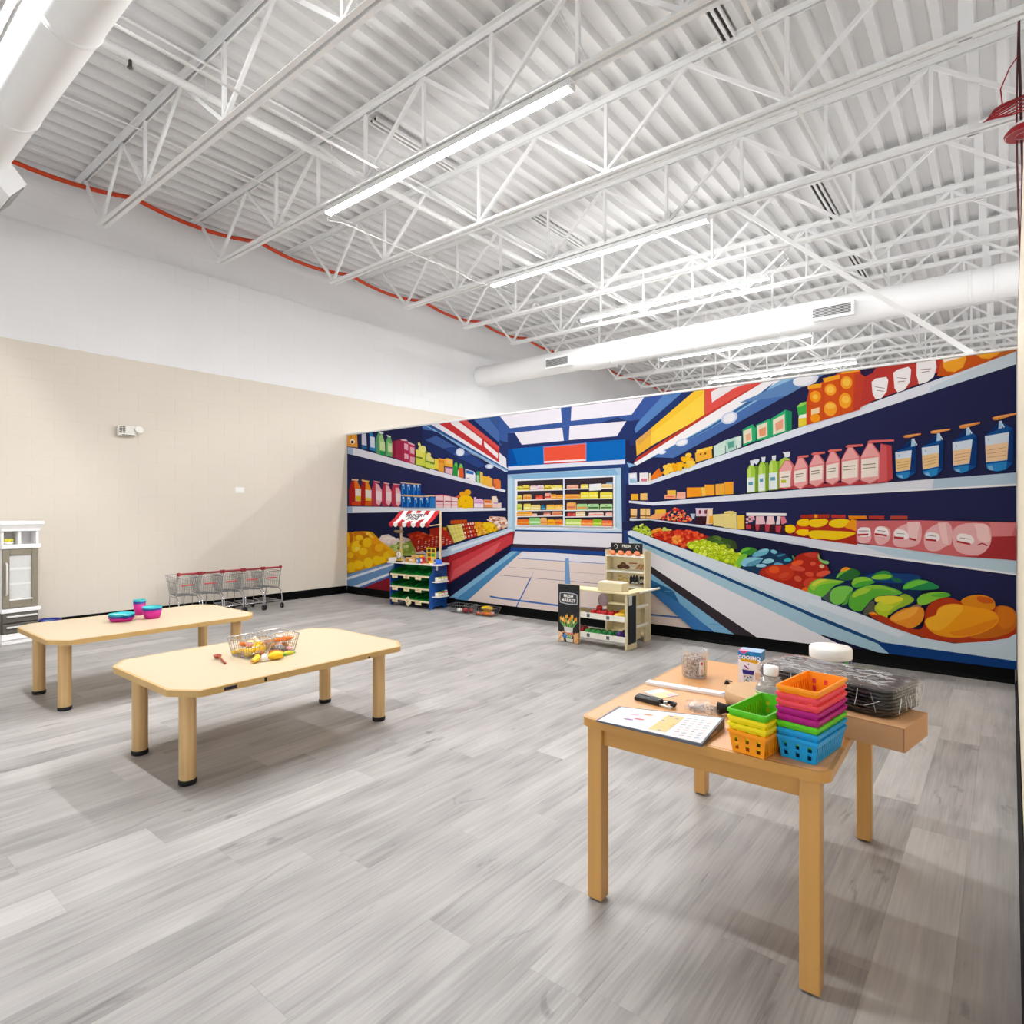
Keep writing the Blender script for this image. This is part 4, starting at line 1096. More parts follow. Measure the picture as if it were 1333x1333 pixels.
# ================================================================ deck, joists
ceil = MB().box(-8.2, 7.2, -5.2, 19.2, DB+.068, DB+.2).obj('ceiling', M_white, kind='structure')
def sheet(nrib, L):
    P = .19; prof = []
    for k in range(nrib):
        a = k*P; prof += [(a+.0, .062), (a+.07, .062), (a+.09, 0), (a+.15, 0), (a+.17, .062)]
    prof.append((nrib*P, .062)); n = len(prof)
    vs = [(x, y, z) for y in (0, L) for x, z in prof]
    return MB().add(vs, [(i, i+1, n+i+1, n+i) for i in range(n-1)]).mesh('deck_sheet', M_deck)
sh = sheet(4, 6.12)
for i in range(20):
    for j in range(4):
        linked('deck_sheet', sh, ceil, (XL+i*.76, -5.1+j*6.09, DB))
def web_mesh(a, b, w, t):
    a, b = Vector(a), Vector(b); d = (b-a); L = d.length
    M = Matrix.Translation(a) @ d.to_track_quat('Z', 'Y').to_matrix().to_4x4()
    return MB().box(-w/2, w/2, -t/2, t/2, 0, L, M)
TC0, TC1, BC0, BC1 = DB-.05, DB, 4.195, 4.24
zt, zb = TC0+.004, BC1-.004
WD = .75
wm = {'up': web_mesh((0, 0, zb), (WD, 0, zt), .026, .03).mesh('web_bar', M_steel), 'dn': web_mesh((0, 0, zt), (WD, 0, zb), .026, .03).mesh('web_bar', M_steel),
      'v': web_mesh((0, 0, zb), (0, 0, zt), .028, .028).mesh('web_bar', M_steel), 'e': web_mesh((-.52, 0, zt), (0, 0, zb), .03, .03).mesh('web_bar', M_steel)}
def angle_pair(x0, x1, z0, z1, up, w=.05, g=.012, t=.007):
    b = MB()
    for s in (-1, 1):
        a0, a1 = sorted((s*g, s*(g+t))); b.box(x0, x1, a0, a1, z0, z1)
        c0, c1 = sorted((s*(g+t), s*w)); b.box(x0, x1, c0, c1, (z1-t) if up else z0, z1 if up else z0+t)
    return b
for ji, y in enumerate(JOISTS):
    end = -7.27 if ji in (2, 3) else -6.78
    j = angle_pair(XL+.005, 6.95, TC0, TC1, True).obj('roof_joist', M_steel, ceil, (0, y, 0))
    angle_pair(end, 6.95, BC0, BC1, False).obj('bottom_chord', M_steel, j)
    x = {2: -6.145, 3: -6.0}.get(ji, -5.735); k = 0
    fld = MB()
    linked('web_bar', wm['e'], j, (end+.02, 0, 0))
    dl = x-end-.02
    web_mesh((end+.02, 0, zb), (end+.02+dl*.5, 0, zt), .026, .03).obj('web_bar', M_steel, j)
    web_mesh((end+.02+dl*.5, 0, zt), (x, 0, zb), .026, .03).obj('web_bar', M_steel, j)
    while x < 6.5:
        if x < .9 and 1 <= ji <= 11:
            linked('web_bar', wm['v'], j, (x, .0, 0)); linked('web_bar', wm['up'], j, (x, 0, 0)); linked('web_bar', wm['dn'], j, (x+WD, 0, 0))
            linked('web_bar', wm['v'], j, (x+WD*1.02, 0, 0)) if ji % 2 else None
        else:
            web_mesh((x, 0, zb), (x, 0, zt), .028, .028); 
            for a, b in (((x, 0, zb), (x+WD, 0, zt)), ((x+WD, 0, zt), (x+2*WD, 0, zb)), ((x, 0, zb), (x, 0, zt))):
                w_ = web_mesh(a, b, .026, .03); fld.add(w_.v, w_.f)
        x += 2*WD
    fld.obj('web_field', M_steel, j, kind='stuff')
    if ji >= 2: MB().box(-.235, -.165, .026, .034, BC0-.01, TC1-.02).box(-.235, -.165, .026, .06, BC0-.012, BC0-.004).obj('splice_post', M_steel, j)
# bridging angles and strut channels
for x, z in ((-4.25, BC1+.003), (-1.2, BC1+.003), (-6.3, TC0-.005)):
    MB().box(x-.012, x+.012, .5, 18.5, z-.006, z).obj('bridging_bar', M_steel, ceil)
for x, y0, y1 in ((-1.65, 4.2, 4.7), (-1.65, 7.3, 8.4), (-4.55, 3.6, 4.65), (-4.5, 6.0, 7.1), (-1.7, 9.7, 10.8)):
    c = MB().box(x-.055, x-.04, y0, y1, DB-.03, DB).box(x+.04, x+.055, y0, y1, DB-.03, DB).box(x-.012, x+.012, y0, y1, DB-.03, DB).obj('strut_channel', M_steel, ceil)
    MB().box(x-.04, x-.012, y0, y1, DB-.012, DB-.002).obj('slot', M_dark, c); MB().box(x+.012, x+.04, y0, y1, DB-.012, DB-.002).obj('slot', M_dark, c)
# ================================================================ pipes, cables
def pipe(name, label, cat, pts, r, m, n=8):
    return tag(MB().tube(pts, r, n).obj(name, m), label, cat)
p = thing('sprinkler_pipe', 'thick white sprinkler pipe running through the joists toward the mural', 'pipe', (-5.17, 0, 4.71))
MB().cyl((0, -.2, 0), (0, 18.6, 0), .034, 12).obj('pipe_run', M_steel, p)
for y in (2.62, 5.2, 8.0): MB().lathe([(.034, -.05), (.045, -.05), (.045, .05), (.034, .05)], 12, Matrix.Translation((0, y, 0)) @ Matrix.Rotation(R(90), 4, 'X')).obj('coupling', M_steel, p)
for y in JOISTS[1:12]: MB().tube([(-.04, y+.1, 0), (-.037, y+.1, -.03), (0, y+.1, -.041), (.037, y+.1, -.03), (.04, y+.1, 0), (.003, y+.1, .05), (.003, y+.1, DB-4.71)], .004, 5).obj('pipe_hanger', M_steel, p)
MB().cyl((0, 1.80, -.03), (0, 1.80, -.07), .014).lathe([(.006, -.10), (.022, -.09), (.022, -.085), (.006, -.07)], 10, Matrix.Translation((0, 1.80, 0))).obj('sprinkler_head', pm('tarnished brass', '#6b6660', .35, .8), p)
pipe('conduit', 'thin white conduit running beside the sprinkler pipe', 'conduit', [(-4.93, .4, 4.80), (-4.93, 18.4, 4.80)], .011, M_steel)
br = thing('brace_tube', 'white diagonal brace tube from the ceiling down to the mural wall top', 'brace', (-2.10, 5.955, 4.255))
M_br = Vector((-.205, 5.862, MUR_Z+.03))-Vector((-2.10, 5.955, 4.255))
_M = M_br.to_track_quat('Z', 'Y').to_matrix().to_4x4()
MB().box(-.019, .019, -.019, .019, 0, M_br.length, _M).obj('tube', M_house, br, bevel=.003)
MB().box(-.05, .05, -.03, .03, -.01, .01).obj('top_plate', M_steel, br); MB().box(M_br.x-.06, M_br.x+.06, M_br.y-.04, M_br.y+.04, M_br.z-.0095, M_br.z-.0005).obj('foot_plate', M_steel, br)
# orange cable draped along the left wall
cp = []; sup = [(-1.6, 4.80), (-.1, 4.80), (1.2, 4.80), (2.72, 4.80), (4.22, 4.815), (5.66, 4.815), (7.15, 4.815), (8.6, 4.815), (10.0, 4.815), (11.6, 4.815), (13.2, 4.815), (15.2, 4.815), (17.2, 4.815), (18.8, 4.815)]
for (ya, za), (yb, zb_) in zip(sup, sup[1:]):
    for k in range(8):
        t = k/8; cp.append((-7.70, ya+(yb-ya)*t, za+(zb_-za)*t-.085*4*t*(1-t)+.012))
cp.append((-7.70, *sup[-1]))
oc = thing('orange_cable', 'orange cable draped along the left wall under the joist ends', 'cable', (0, 0, 0))
MB().tube(cp, .025, 8).obj('jacket', M_orange, oc)
for y, z in sup[2:]: MB().tube([(-7.70, y, z+.019), (-7.70, y, DB+.01)], .003, 4).obj('wire_tie', M_wire, oc)
pipe('power_cable', 'thin white power cable curling up from the right end of the nearest lamp', 'cable', [(-2.285, 3.49, 4.14), (-2.22, 3.47, 4.145), (-2.17, 3.5, 4.17), (-2.165, 3.5, 4.22), (-2.20, 3.46, 4.34), (-2.28, 3.5, 4.48), (-2.36, 3.52, 4.60), (-2.42, 3.5, 4.76), (-2.5, 3.52, 4.86)], .007, M_wire, 6)
pipe('power_cable', 'thin white power cable linking the nearest lamp to the second lamp', 'cable', [(-5.105, 3.49, 4.14), (-5.27, 3.6, 4.16), (-5.25, 3.75, 4.19), (-5.24, 4.7, 4.185), (-5.23, 5.4, 4.19), (-5.26, 5.75, 4.18), (-5.115, 5.93, 4.14)], .008, M_wire, 6)
pipe('power_cable', 'thin white power cable from the second lamp toward the brace tube', 'cable', [(-2.285, 5.93, 4.14), (-2.22, 6.0, 4.2), (-2.16, 6.1, 4.27), (-2.13, 6.4, 4.30), (-2.0, 7.1, 4.30), (-1.95, 7.5, 4.18), (-2.26, 7.86, 4.14)], .007, M_wire, 6)
# ================================================================ ducts
def register(parent, x, face, w, h, d, m, tilt=0.):
    """diffuser box on the duct flank: face=-1 toward the camera, +1 away"""
    y0 = face*.14; y1 = face*(.14+d)
    def sl(k): return k
    lo, hi = -.155, -.155+h
    box = MB().loft([[(x-w/2, y0, lo+.03), (x+w/2, y0, lo+.03), (x+w/2, y0, hi+.02), (x-w/2, y0, hi+.02)], [(x-w/2, y1, lo), (x+w/2, y1, lo), (x+w/2, y1, hi-.02), (x-w/2, y1, hi-.02)]], False).obj('register_box', m, parent, (0, 0, 0), (tilt, 0, 0), bevel=.004)
    MB().box(x-w/2+.03, x+w/2-.03, min(y1, y1+face*.002), max(y1, y1+face*.002), lo+.03, hi-.045).obj('grille_opening', M_dark, box)
    n = 7
    g = MB()
    for k in range(n):
        z = lo+.035+(h-.085)*k/(n-1); a, b = sorted((y1+face*.002, y1+face*.008)); g.box(x-w/2+.03, x+w/2-.03, a, b, z-.004, z+.004)
    g.obj('grille', pm('grey grille slats', '#b9b9b9', .5), box, kind='stuff')
def duct(label, y, z, r, x0, x1, seams, regs, wires):
    t = thing('round_duct', label, 'duct', (0, y, z)); xs = [x0]+seams+[x1]
    RX = Matrix.Rotation(R(90), 4, 'Y')
    for a, b in zip(xs, xs[1:]):
        MB().lathe([(r, a+.002), (r*1.0, b-.002)], 40, RX, True, False).obj('duct_section', M_duct, t)
    for s in seams: MB().lathe([(r, s-.018), (r+.006, s-.016), (r+.006, s+.016), (r, s+.018)], 40, RX, True, False).obj('seam_band', M_duct, t)
    for q in regs: register(t, q[0], q[1], .50, .2, .16, M_duct, R(q[2]) if len(q) > 2 else 0.)
    for x in wires:
        MB().tube([(x, 0, r+.28), (x+.03, -.8*r, .6*r), (x+.03, -r*.99, 0)], .003, 4).obj('hanger_wire', M_wire, t)
        MB().tube([(x+.01, 0, r+.28), (x+.06, .8*r, .6*r), (x+.06, r*.99, 0)], .003, 4).obj('hanger_wire', M_wire, t)
    return t
duct('long white round duct crossing above the mural, with two vents', 8.86, 3.86, .19, XL+.003, 6.9, [-5.0, -3.6, -2.4, -.32, -.1, 2.0, 4.4], [(-5.93, -1), (-5.35, 1), (-1.72, -1)], [-6.2, -3.3, -1.0])
duct('white round duct at the upper left, closest to the camera', 1.10, 3.985, .158, XL+.003, 6.9, [-5.2, -4.0, -2.9, -1.5, 0, 2.5], [(-6.22, 1, -38)], [-4.3, -2.4])
# ================================================================ red wiring by the right partition
rw = thing('red_wire_bundle', 'bundle of dark red hanging wires at the far right edge', 'wire', (.078, 5.74, 0))
for i, (dx, dy, ph) in enumerate(((0, 0, 0), (.008, .006, 1.2), (-.006, .008, 2.4))):
    MB().tube([(dx+.012*math.sin(ph+z*2.1), dy+.008*math.cos(ph+z*1.7), z) for z in [MUR_Z+.02+k*(DB-.02-MUR_Z)/24 for k in range(25)]], .0065, 5).obj('wire_strand', pm('dark red wire', '#5c1a24', .5) if i != 1 else pm('black wire', '#2a1618', .5), rw)
cl = MB()
for k in range(5):
    a = k*.9; rr = .13+.012*k
    cl.tube([(rr*math.cos(t)-.03, .5*rr*math.sin(t), 4.19+.085*math.sin(t+a*.3)+.008*k) for t in [2*math.pi*q/22 for q in range(22)]], .0055, 5, True)
cl.obj('wire_coil', M_red, rw, kind='stuff')
MB().tube([(-.10, 0, 4.24), (-.11, .02, 4.36), (-.06, .0, 4.48), (-.01, 0, 4.55)], .005, 5).obj('wire_loop', M_red, rw)
rd = thing('red_dish', 'red round dish hung on the wires at the far right edge', 'fixture', (.10, 5.69, 3.97))
MB().lathe([(.112, -.03), (.116, -.01), (.09, .022), (.05, .035)], 28).obj('dish', M_red, rd)
MB().lathe([(.05, -.034), (.05, -.03), (.10, -.029), (.111, -.031)], 24, None, True, False).obj('rim_ring', pm('pale rim', '#c9b9b9', .4), rd)
MB().lathe([(.05, .034), (.05, .06), (.03, .07)], 16).obj('mount', M_steel, rd)
# ================================================================ materials for furniture
M_maple = pm('pale maple laminate', '#c6b599', .38, var=.025, scale=5, stretch=(1, .3, 1))
M_edge = pm('varnished maple edge', '#c9a468', .4, var=.12, scale=9, stretch=(1, .25, 1))
M_legw = pm('turned maple leg', '#d0ac78', .42, var=.32, scale=20, stretch=(2.4, 2.4, .10))
M_cap = pm('black rubber foot', '#101010', .6)
M_honey = pm('honey beech', '#cd9a56', .35, var=.14, scale=14, stretch=(2.2, 2.2, .14), coat=.15)
M_honeyx = pm('honey beech rail', '#c6924c', .35, var=.14, scale=14, stretch=(.15, 2.2, 2.2), coat=.15)
M_lamtop = pm('orange beech laminate', '#d9a067', .32, var=.06, scale=7, stretch=(1, .25, 1))
M_chrome = pm('chromed wire', '#c9cacb', .22, .9, var=.04)
M_darkwire = pm('dark zinc wire', '#8b8d90', .3, .85, var=.04)
# ================================================================ low tables
def oct_pts(hx, hy, cx, cy): return [(-hx+cx, -hy), (hx-cx, -hy), (hx, -hy+cy), (hx, hy-cy), (hx-cx, hy), (-hx+cx, hy), (-hx, hy-cy), (-hx, -hy+cy)]
def low_table():
    t = thing('low_table', 'x', 'table', (0, 0, 0))
    hx, hy = .452, .665
    top = MB().prism(oct_pts(hx, hy, .125, .09), .435, .465).obj('tabletop', M_edge, t, bevel=.011, seg=3)
    MB().prism(oct_pts(hx-.013, hy-.013, .121, .086), .464, .4656).obj('laminate', M_maple, top)
    for sx in (-1, 1):
        for sy in (-1, 1):
            l = MB().lathe([(.034, .012), (.037, .03), (.037, .436)], 20).obj('leg', M_legw, t, (sx*.277, sy*.555, 0))
            MB().lathe([(.036, 0), (.039, .004), (.039, .02), (.037, .024)], 20).obj('foot_cap', M_cap, l)
    MB().box(-.34, .34, -.53, .53, .42, .4355).box(-.30, .30, -.50, .50, .4199, .4355).obj('underframe', M_edge, t) if False else None
    return t
lt = low_table(); lt.location = (-3.225, 1.82, 0)
tag(lt, 'low maple table with clipped corners holding two wire baskets of toy food', 'table', 'low maple tables')
MB().box(.4485, .4535, -.47, -.41, .441, .456).obj('edge_sticker', pm('dark blue sticker', '#14182e', .5), lt)
MB().box(.4495, .453, -.275, -.262, .44, .46).box(.4495, .453, .34, .352, .437, .447).obj('edge_screw', M_cap, lt, kind='stuff')
lt2 = low_table(); lt2.location = (-4.925, 1.80, 0)
tag(lt2, 'low maple table with clipped corners holding teal and magenta toy dishes', 'table', 'low maple tables')
# ---- wire baskets
def wire_basket(label, loc, rz, w=.225, l=.15, h=.10, m=None, group=None, flap=True):
    m = m or M_chrome
    t = thing('wire_basket', label, 'basket', loc, rz, group)
    k = .78; bx, by = w/2*k, l/2*k; tx, ty = w/2, l/2; r = .0022
    g = MB()
    def ring(f): 
        x, y, z = bx+(tx-bx)*f, by+(ty-by)*f, .004+(h-.004)*f
        return [(a, b, z) for a, b in rrect(-x, x, -y, y, .018, 3)]
    for f in (0, .33, .66): g.tube(ring(f), r*.8, 4, True)
    for i in range(9):
        q = -1+2*i/8
        for s in (-1, 1): g.tube([(q*bx*.9, s*by, .004), (q*tx*.9, s*ty, h)], r*.7, 4)
        g.tube([(q*bx*.9, -by, .004), (q*bx*.9, by, .004)], r*.7, 4)
    for i in range(6):
        q = -1+2*i/5
        for s in (-1, 1): g.tube([(s*bx, q*by*.85, .004), (s*tx, q*ty*.85, h)], r*.7, 4)
        g.tube([(-bx, q*by*.85, .004), (bx, q*by*.85, .004)], r*.7, 4)
    g.obj('wire_mesh', m, t, kind='stuff')
    MB().tube(ring(1), r*1.6, 6, True).obj('rim', m, t)
    for s in (-1, 1):
        MB().tube([(s*tx*.45, -ty, h), (s*tx*.52, -ty*.55, h+.012), (s*tx*.52, ty*.55, h+.012), (s*tx*.45, ty, h)], r*1.3, 6).obj('handle', m, t)
    return t
wire_basket('shiny wire basket of yellow toy food, nearer the camera on the low table', (-3.225, 1.715, .4657), R(4), group='wire baskets on the low table')
wire_basket('shiny wire basket of brown toy food, second one on the low table', (-3.235, 1.885, .4657), R(-3), group='wire baskets on the low table')
# ---- toy food
def plast(name, c, rough=.35): return pm('plastic '+name, c, rough, var=.06, scale=40)
P_yel, P_org, P_red, P_grn, P_wht, P_brn, P_pnk, P_gry, P_pur, P_cho = [plast(n, c) for n, c in (('yellow', '#f2c21c'), ('orange', '#ee7a1e'), ('red', '#c41f24'), ('green', '#2f9a40'), ('white', '#eeeae4'), ('brown', '#c07a38'), ('pink', '#e8a49a'), ('grey', '#8a8c90'), ('purple', '#4a2a7a'), ('chocolate', '#5a2f1a'))]
def fruit(name, label, r, m, loc, stem=P_grn, squash=.9, group=None, cat='toy food'):
    t = thing(name, label, cat, loc, 0, group)
    prof = [(1e-6, .12), (.25, .04), (.6, .06), (.9, .4), (1, .9), (.9, 1.4), (.6, 1.75), (.3, 1.78), (1e-6, 1.66)]
    MB().lathe([(a*r, b*r*squash) for a, b in prof], 14, None, True, False).obj('flesh', m, t)
    MB().cyl((0, 0, 1.6*r*squash), (.12*r, 0, 2.05*r*squash), .09*r, 6).obj('stem', stem, t)
    return t
def banana(name, label, L, r, m, loc, rz=0, group=None, tip=P_brn, tilt=0):
    t = thing(name, label, 'toy food', loc, rz, group)
    rings = []
    for i in range(9):
        q = i/8; a = (q-.5)*1.5; rad = r*(math.sin(math.pi*(.12+.76*q)))**.6
        c = Vector((L*(q-.5), L*.35*(math.cos(a)-.75), r+tilt*q))
        rings.append([(c.x-math.sin(a)*0+0*k, c.y+rad*math.cos(2*math.pi*k/8), c.z+rad*math.sin(2*math.pi*k/8)) for k in range(8)])
    MB().loft(rings).obj('peel', m, t)
    e = rings[-1]; c = Vector((sum(p[0] for p in e)/8, sum(p[1] for p in e)/8, sum(p[2] for p in e)/8))
    MB().cyl(c, c+Vector((r*.7, -r*.3, r*.1)), r*.35, 6, r*.25).obj('tip', tip, t)
    return t
def bun(name, label, rx, ry, rz_, m, loc, rot=0, group=None, m2=None):
    t = thing(name, label, 'toy food', loc, rot, group)
    MB().ball((0, 0, rz_*.72), rx, ry, rz_*.9, 14, 8).obj('body', m, t)
    for s in (-.4, 0, .4): MB().tube([(s*rx, -ry*.62, rz_*1.38), (s*rx+rx*.1, 0, rz_*1.63), (s*rx, ry*.62, rz_*1.38)], rz_*.07, 5).obj('crease', m2 or m, t)
    return t
zt_ = .4657
B1 = (-3.225, 1.715, zt_+.009); B2 = (-3.235, 1.885, zt_+.009)
def off(b, x, y, z): return (b[0]+x, b[1]+y, b[2]+z)
fruit('toy_lemon', 'round yellow toy fruit at the front wires of the nearer wire basket', .026, P_yel, off(B1, .03, -.025, 0))
fruit('toy_orange', 'orange toy fruit in the middle of the nearer wire basket', .025, P_org, off(B1, -.02, .01, 0))
banana('toy_corn', 'long yellow toy corn cob at the left inside the nearer wire basket', .09, .014, P_yel, off(B1, -.045, -.03, 0), R(70))
bun('toy_shrimp', 'pink toy ham on top of the fruit in the nearer wire basket', .035, .025, .016, P_pnk, off(B1, -.005, .005, .046), R(20), m2=P_wht)
bun('toy_bread_roll', 'small tan toy roll at the right inside the nearer wire basket', .024, .02, .02, P_brn, off(B1, .068, .02, 0), R(40), m2=P_yel)
banana('toy_pretzel_stick', 'orange brown toy hot dog leaning high in the second wire basket', .10, .017, P_org, off(B2, .03, .012, .040), R(80))
bun('toy_loaf', 'brown toy loaf of bread in the second wire basket', .045, .03, .022, P_brn, off(B2, -.03, .0, 0), R(15), m2=P_cho)
bun('toy_grey_fish', 'grey toy fish at the front wires of the second wire basket', .03, .018, .022, P_gry, off(B2, .045, -.022, 0), R(80), m2=P_wht)
bun('toy_waffle', 'yellow toy waffle on top in the second wire basket', .028, .024, .012, P_yel, off(B2, -.035, .005, .040), R(10), m2=P_org)
bun('toy_meat', 'dark pink toy steak low at the right of the second wire basket', .02, .02, .012, P_pnk, off(B2, .075, .025, 0), R(10), m2=P_red)
fruit('toy_lemon', 'second round yellow toy fruit, at the back wires of the nearer wire basket', .025, P_yel, off(B1, -.055, .028, 0))
banana('toy_banana', 'yellow toy banana lying high across the nearer wire basket', .10, .015, P_yel, off(B1, .02, .01, .046), R(30))
fruit('toy_orange', 'small orange toy fruit high at the left of the nearer wire basket', .02, P_org, off(B1, -.06, -.012, .036))
bun('toy_bread_roll', 'brown toy roll at the back of the second wire basket', .03, .02, .02, P_brn, off(B2, .01, .035, .0), R(-10), m2=P_cho)
fruit('toy_squash', 'large round yellow toy squash filling the nearer wire basket', .036, plast('bright yellow', '#f6cc22'), off(B1, .035, .03, .0), squash=.95)
fruit('toy_tangerine', 'orange toy fruit at the far left in the second wire basket', .030, P_org, off(B2, -.075, -.01, 0))
L0 = (-3.10, 1.60, zt_)
banana('toy_banana', 'yellow toy banana lying on the table against the nearer wire basket', .12, .017, P_yel, (-3.085, 1.665, zt_), R(-38))
banana('toy_pepper', 'plump yellow toy pepper lying beside the spilled toy banana', .075, .022, P_yel, (-3.035, 1.755, zt_), R(70), tip=P_grn)
fruit('toy_egg', 'white toy egg lying among the spilled yellow toy food', .019, P_wht, (-3.05, 1.70, zt_), stem=P_wht, squash=1.1)
banana('toy_carrot', 'orange toy carrot resting between the two wire baskets', .085, .018, P_org, (-3.095, 1.795, zt_), R(18), tip=P_grn)
banana('toy_cheese_stick', 'yellow green toy bean pod beside the second wire basket', .06, .012, plast('lime', '#c8cc2c'), (-3.075, 1.852, zt_), R(75), tip=P_grn)
sp = thing('toy_spoon', 'reddish brown toy ladle lying on the low maple table', 'spoon', (-3.27, 1.565, zt_), R(-12))
MB().lathe([(.004, .003), (.02, .006), (.031, .016), (.034, .024), (.031, .0235), (.019, .010), (.003, .0065)], 14, Matrix.Translation((-.034, 0, .001)) @ Matrix.Diagonal((.85, .62, .8, 1))).obj('bowl', plast('rust', '#9a3f26'), sp)
MB().tube([(-.012, 0, .021), (.02, 0, .017), (.06, 0, .010), (.115, 0, .0055), (.125, 0, .0055)], .0052, 7).obj('handle', plast('rust', '#9a3f26'), sp)
# ---- toy dishes on the far low table
D_mag, D_nav, D_teal = plast('magenta', '#c21a86', .4), plast('navy', '#1c3a96', .4), plast('teal', '#3ab8c0', .4)
def dish(name, label, cat, prof, m, loc, group, handle=None):
    t = thing(name, label, cat, loc, 0, group)
    MB().lathe(prof, 26).obj('shell', m, t)
    rr, zz = max(prof); MB().lathe([(rr-.003, zz-.001), (rr+.0015, zz-.002), (rr+.0015, zz+.002), (rr-.003, zz+.0015)], 26, None, True, False).obj('rim', m, t)
    if handle:
        MB().prism([(rr-.004, -.016), (rr+.035, -.019), (rr+.042, 0), (rr+.035, .019), (rr-.004, .016)], zz-.0035, zz+.001).obj('handle', m, t, bevel=.0015)
    return t
def bowlp(r0, r1, h, t=.0025): return [(1e-5, .0005), (r0, 0), (r0+(r1-r0)*.5, h*.35), (r1, h), (r1-t, h), (r0+(r1-r0)*.5-t, h*.35+t), (r0-t, t), (1e-5, t)]
zd = zt_
for i, (m, w) in enumerate(((D_mag, 'magenta'), (D_nav, 'navy blue'), (D_teal, 'teal'))):
    pos = ('bottom', 'middle', 'top')[i]
    dish('toy_plate', '%s toy plate, %s of the three stacked plates' % (w, pos), 'plate', bowlp(.062, .082, .026), m, (-4.985, 1.68, zd+i*.0135), 'stacked toy plates', True)
    dish('toy_cup', '%s toy cup, %s of the three nested cups' % (w, 'lowest' if i == 0 else pos), 'cup', bowlp(.030, .042, .088), m, (-5.17, 1.865, zd+i*.014), 'nested toy cups')
    dish('toy_bowl', '%s toy bowl, %s of the three nested bowls' % (w, 'lowest' if i == 0 else pos), 'bowl', bowlp(.046, .064, .062), m, (-4.935, 1.865, zd+i*.0125), 'nested toy bowls')
sp = thing('toy_fork', 'white toy fork lying in the top teal plate', 'fork', (-5.0, 1.675, zd+.0395), R(40))
MB().tube([(-.05, 0, .008), (0, 0, .0035), (.035, 0, .004)], .0035, 6).obj('handle', P_wht, sp)
MB().box(.033, .06, -.011, .011, .002, .0055).obj('head', P_wht, sp, bevel=.002)
# ================================================================ activity table in the foreground
at = thing('work_table', 'honey coloured wooden table crowded with craft supplies in the foreground', 'table', (-.729, 2.206, 0), R(1.5))
hx, hy = .368, .502
MB().prism(rrect(-hx, hx, -hy, hy, .035, 5), .562, .589).obj('tabletop', M_honeyx, at, bevel=.0095, seg=3)
MB().prism(rrect(-hx+.011, hx-.011, -hy+.011, hy-.011, .028, 5), .5885, .5900).obj('laminate', M_lamtop, at.children[0])
for sx in (-1, 1):
    for sy in (-1, 1):
        l = MB().box(-.0255, .0255, -.0255, .0255, .006, .562).obj('leg', M_honey, at, (sx*.3185, sy*.4665, 0), bevel=.004)
        MB().lathe([(.015, 0), (.017, .002), (.017, .007)], 14).obj('glide', M_cap, l)
for sy in (-1, 1): MB().box(-.293, .293, -.011, .011, .505, .562).obj('apron', M_honeyx, at, (0, sy*.466, 0), bevel=.002)
for sx in (-1, 1): MB().box(-.011, .011, -.441, .441, .505, .562).obj('apron', M_honey, at, (sx*.318, 0, 0), bevel=.002)
ZT = .5901
# ---- slotted storage baskets
def slot_wall(b0, b1, t0, t1, cols, rows, holes):
    """one tapered wall as a grid of quads with slots left out; b0,b1 bottom corners, t0,t1 top corners"""
    b0, b1, t0, t1 = map(Vector, (b0, b1, t0, t1)); vs = []; fs = []
    P = lambda u, v: tuple((b0*(1-u)+b1*u)*(1-v)+(t0*(1-u)+t1*u)*v)
    for v in rows:
        for u in cols: vs.append(P(u, v))
    n = len(cols)
    for j in range(len(rows)-1):
        for i in range(n-1):
            if (i % 2 == 1 and j % 2 == 1 and holes): continue
            fs.append((j*n+i, j*n+i+1, (j+1)*n+i+1, (j+1)*n+i))
    return vs, fs
BW, BLn, BH_, TW, TL = .088, .188, .060, .104, .206
def slot_basket_mesh():
    m = MB(); a, b, c, d = BW/2, BLn/2, TW/2, TL/2; h = BH_
    def cuts(n, w): 
        o = [0.]
        for i in range(n): q = (i+.5)/n; o += [q-w/2, q+w/2]
        return o+[1.]
    short = cuts(3, .11); long_ = cuts(13, .032); r2 = [0, .14, .40, .50, .74, 1]; r1 = [0, .12, .74, 1]
    for s in (-1, 1):
        m.add(*slot_wall((-a*s, b*s, 0), (a*s, b*s, 0), (-c*s, d*s, h), (c*s, d*s, h), short, r2, True))
        m.add(*slot_wall((a*s, b*s, 0), (a*s, -b*s, 0), (c*s, d*s, h), (c*s, -d*s, h), long_, r1, True))
    m.add([(-a, -b, 0), (a, -b, 0), (a, b, 0), (-a, b, 0)], [(0, 1, 2, 3)])
    return m.mesh('storage_basket', pm('basket plastic', '#ff8800'))
def basket_rim_mesh():
    m = MB(); o = rrect(-TW/2-.004, TW/2+.004, -TL/2-.004, TL/2+.004, .007, 3); i = rrect(-TW/2+.001, TW/2-.001, -TL/2+.001, TL/2-.001, .005, 3); n = len(o)
    for p, q, z in ((o, i, BH_+.001), ): 
        m.add([(x, y, z) for x, y in p]+[(x, y, z) for x, y in q], [(k, (k+1) % n, n+(k+1) % n, n+k) for k in range(n)])
    m.add([(x, y, BH_+.001) for x, y in o]+[(x, y, BH_-.0065) for x, y in o], [(k, n+k, n+(k+1) % n, (k+1) % n) for k in range(n)])
    return m.mesh('basket_rim', pm('basket plastic', '#ff8800'))
sbm, srm = slot_basket_mesh(), basket_rim_mesh()
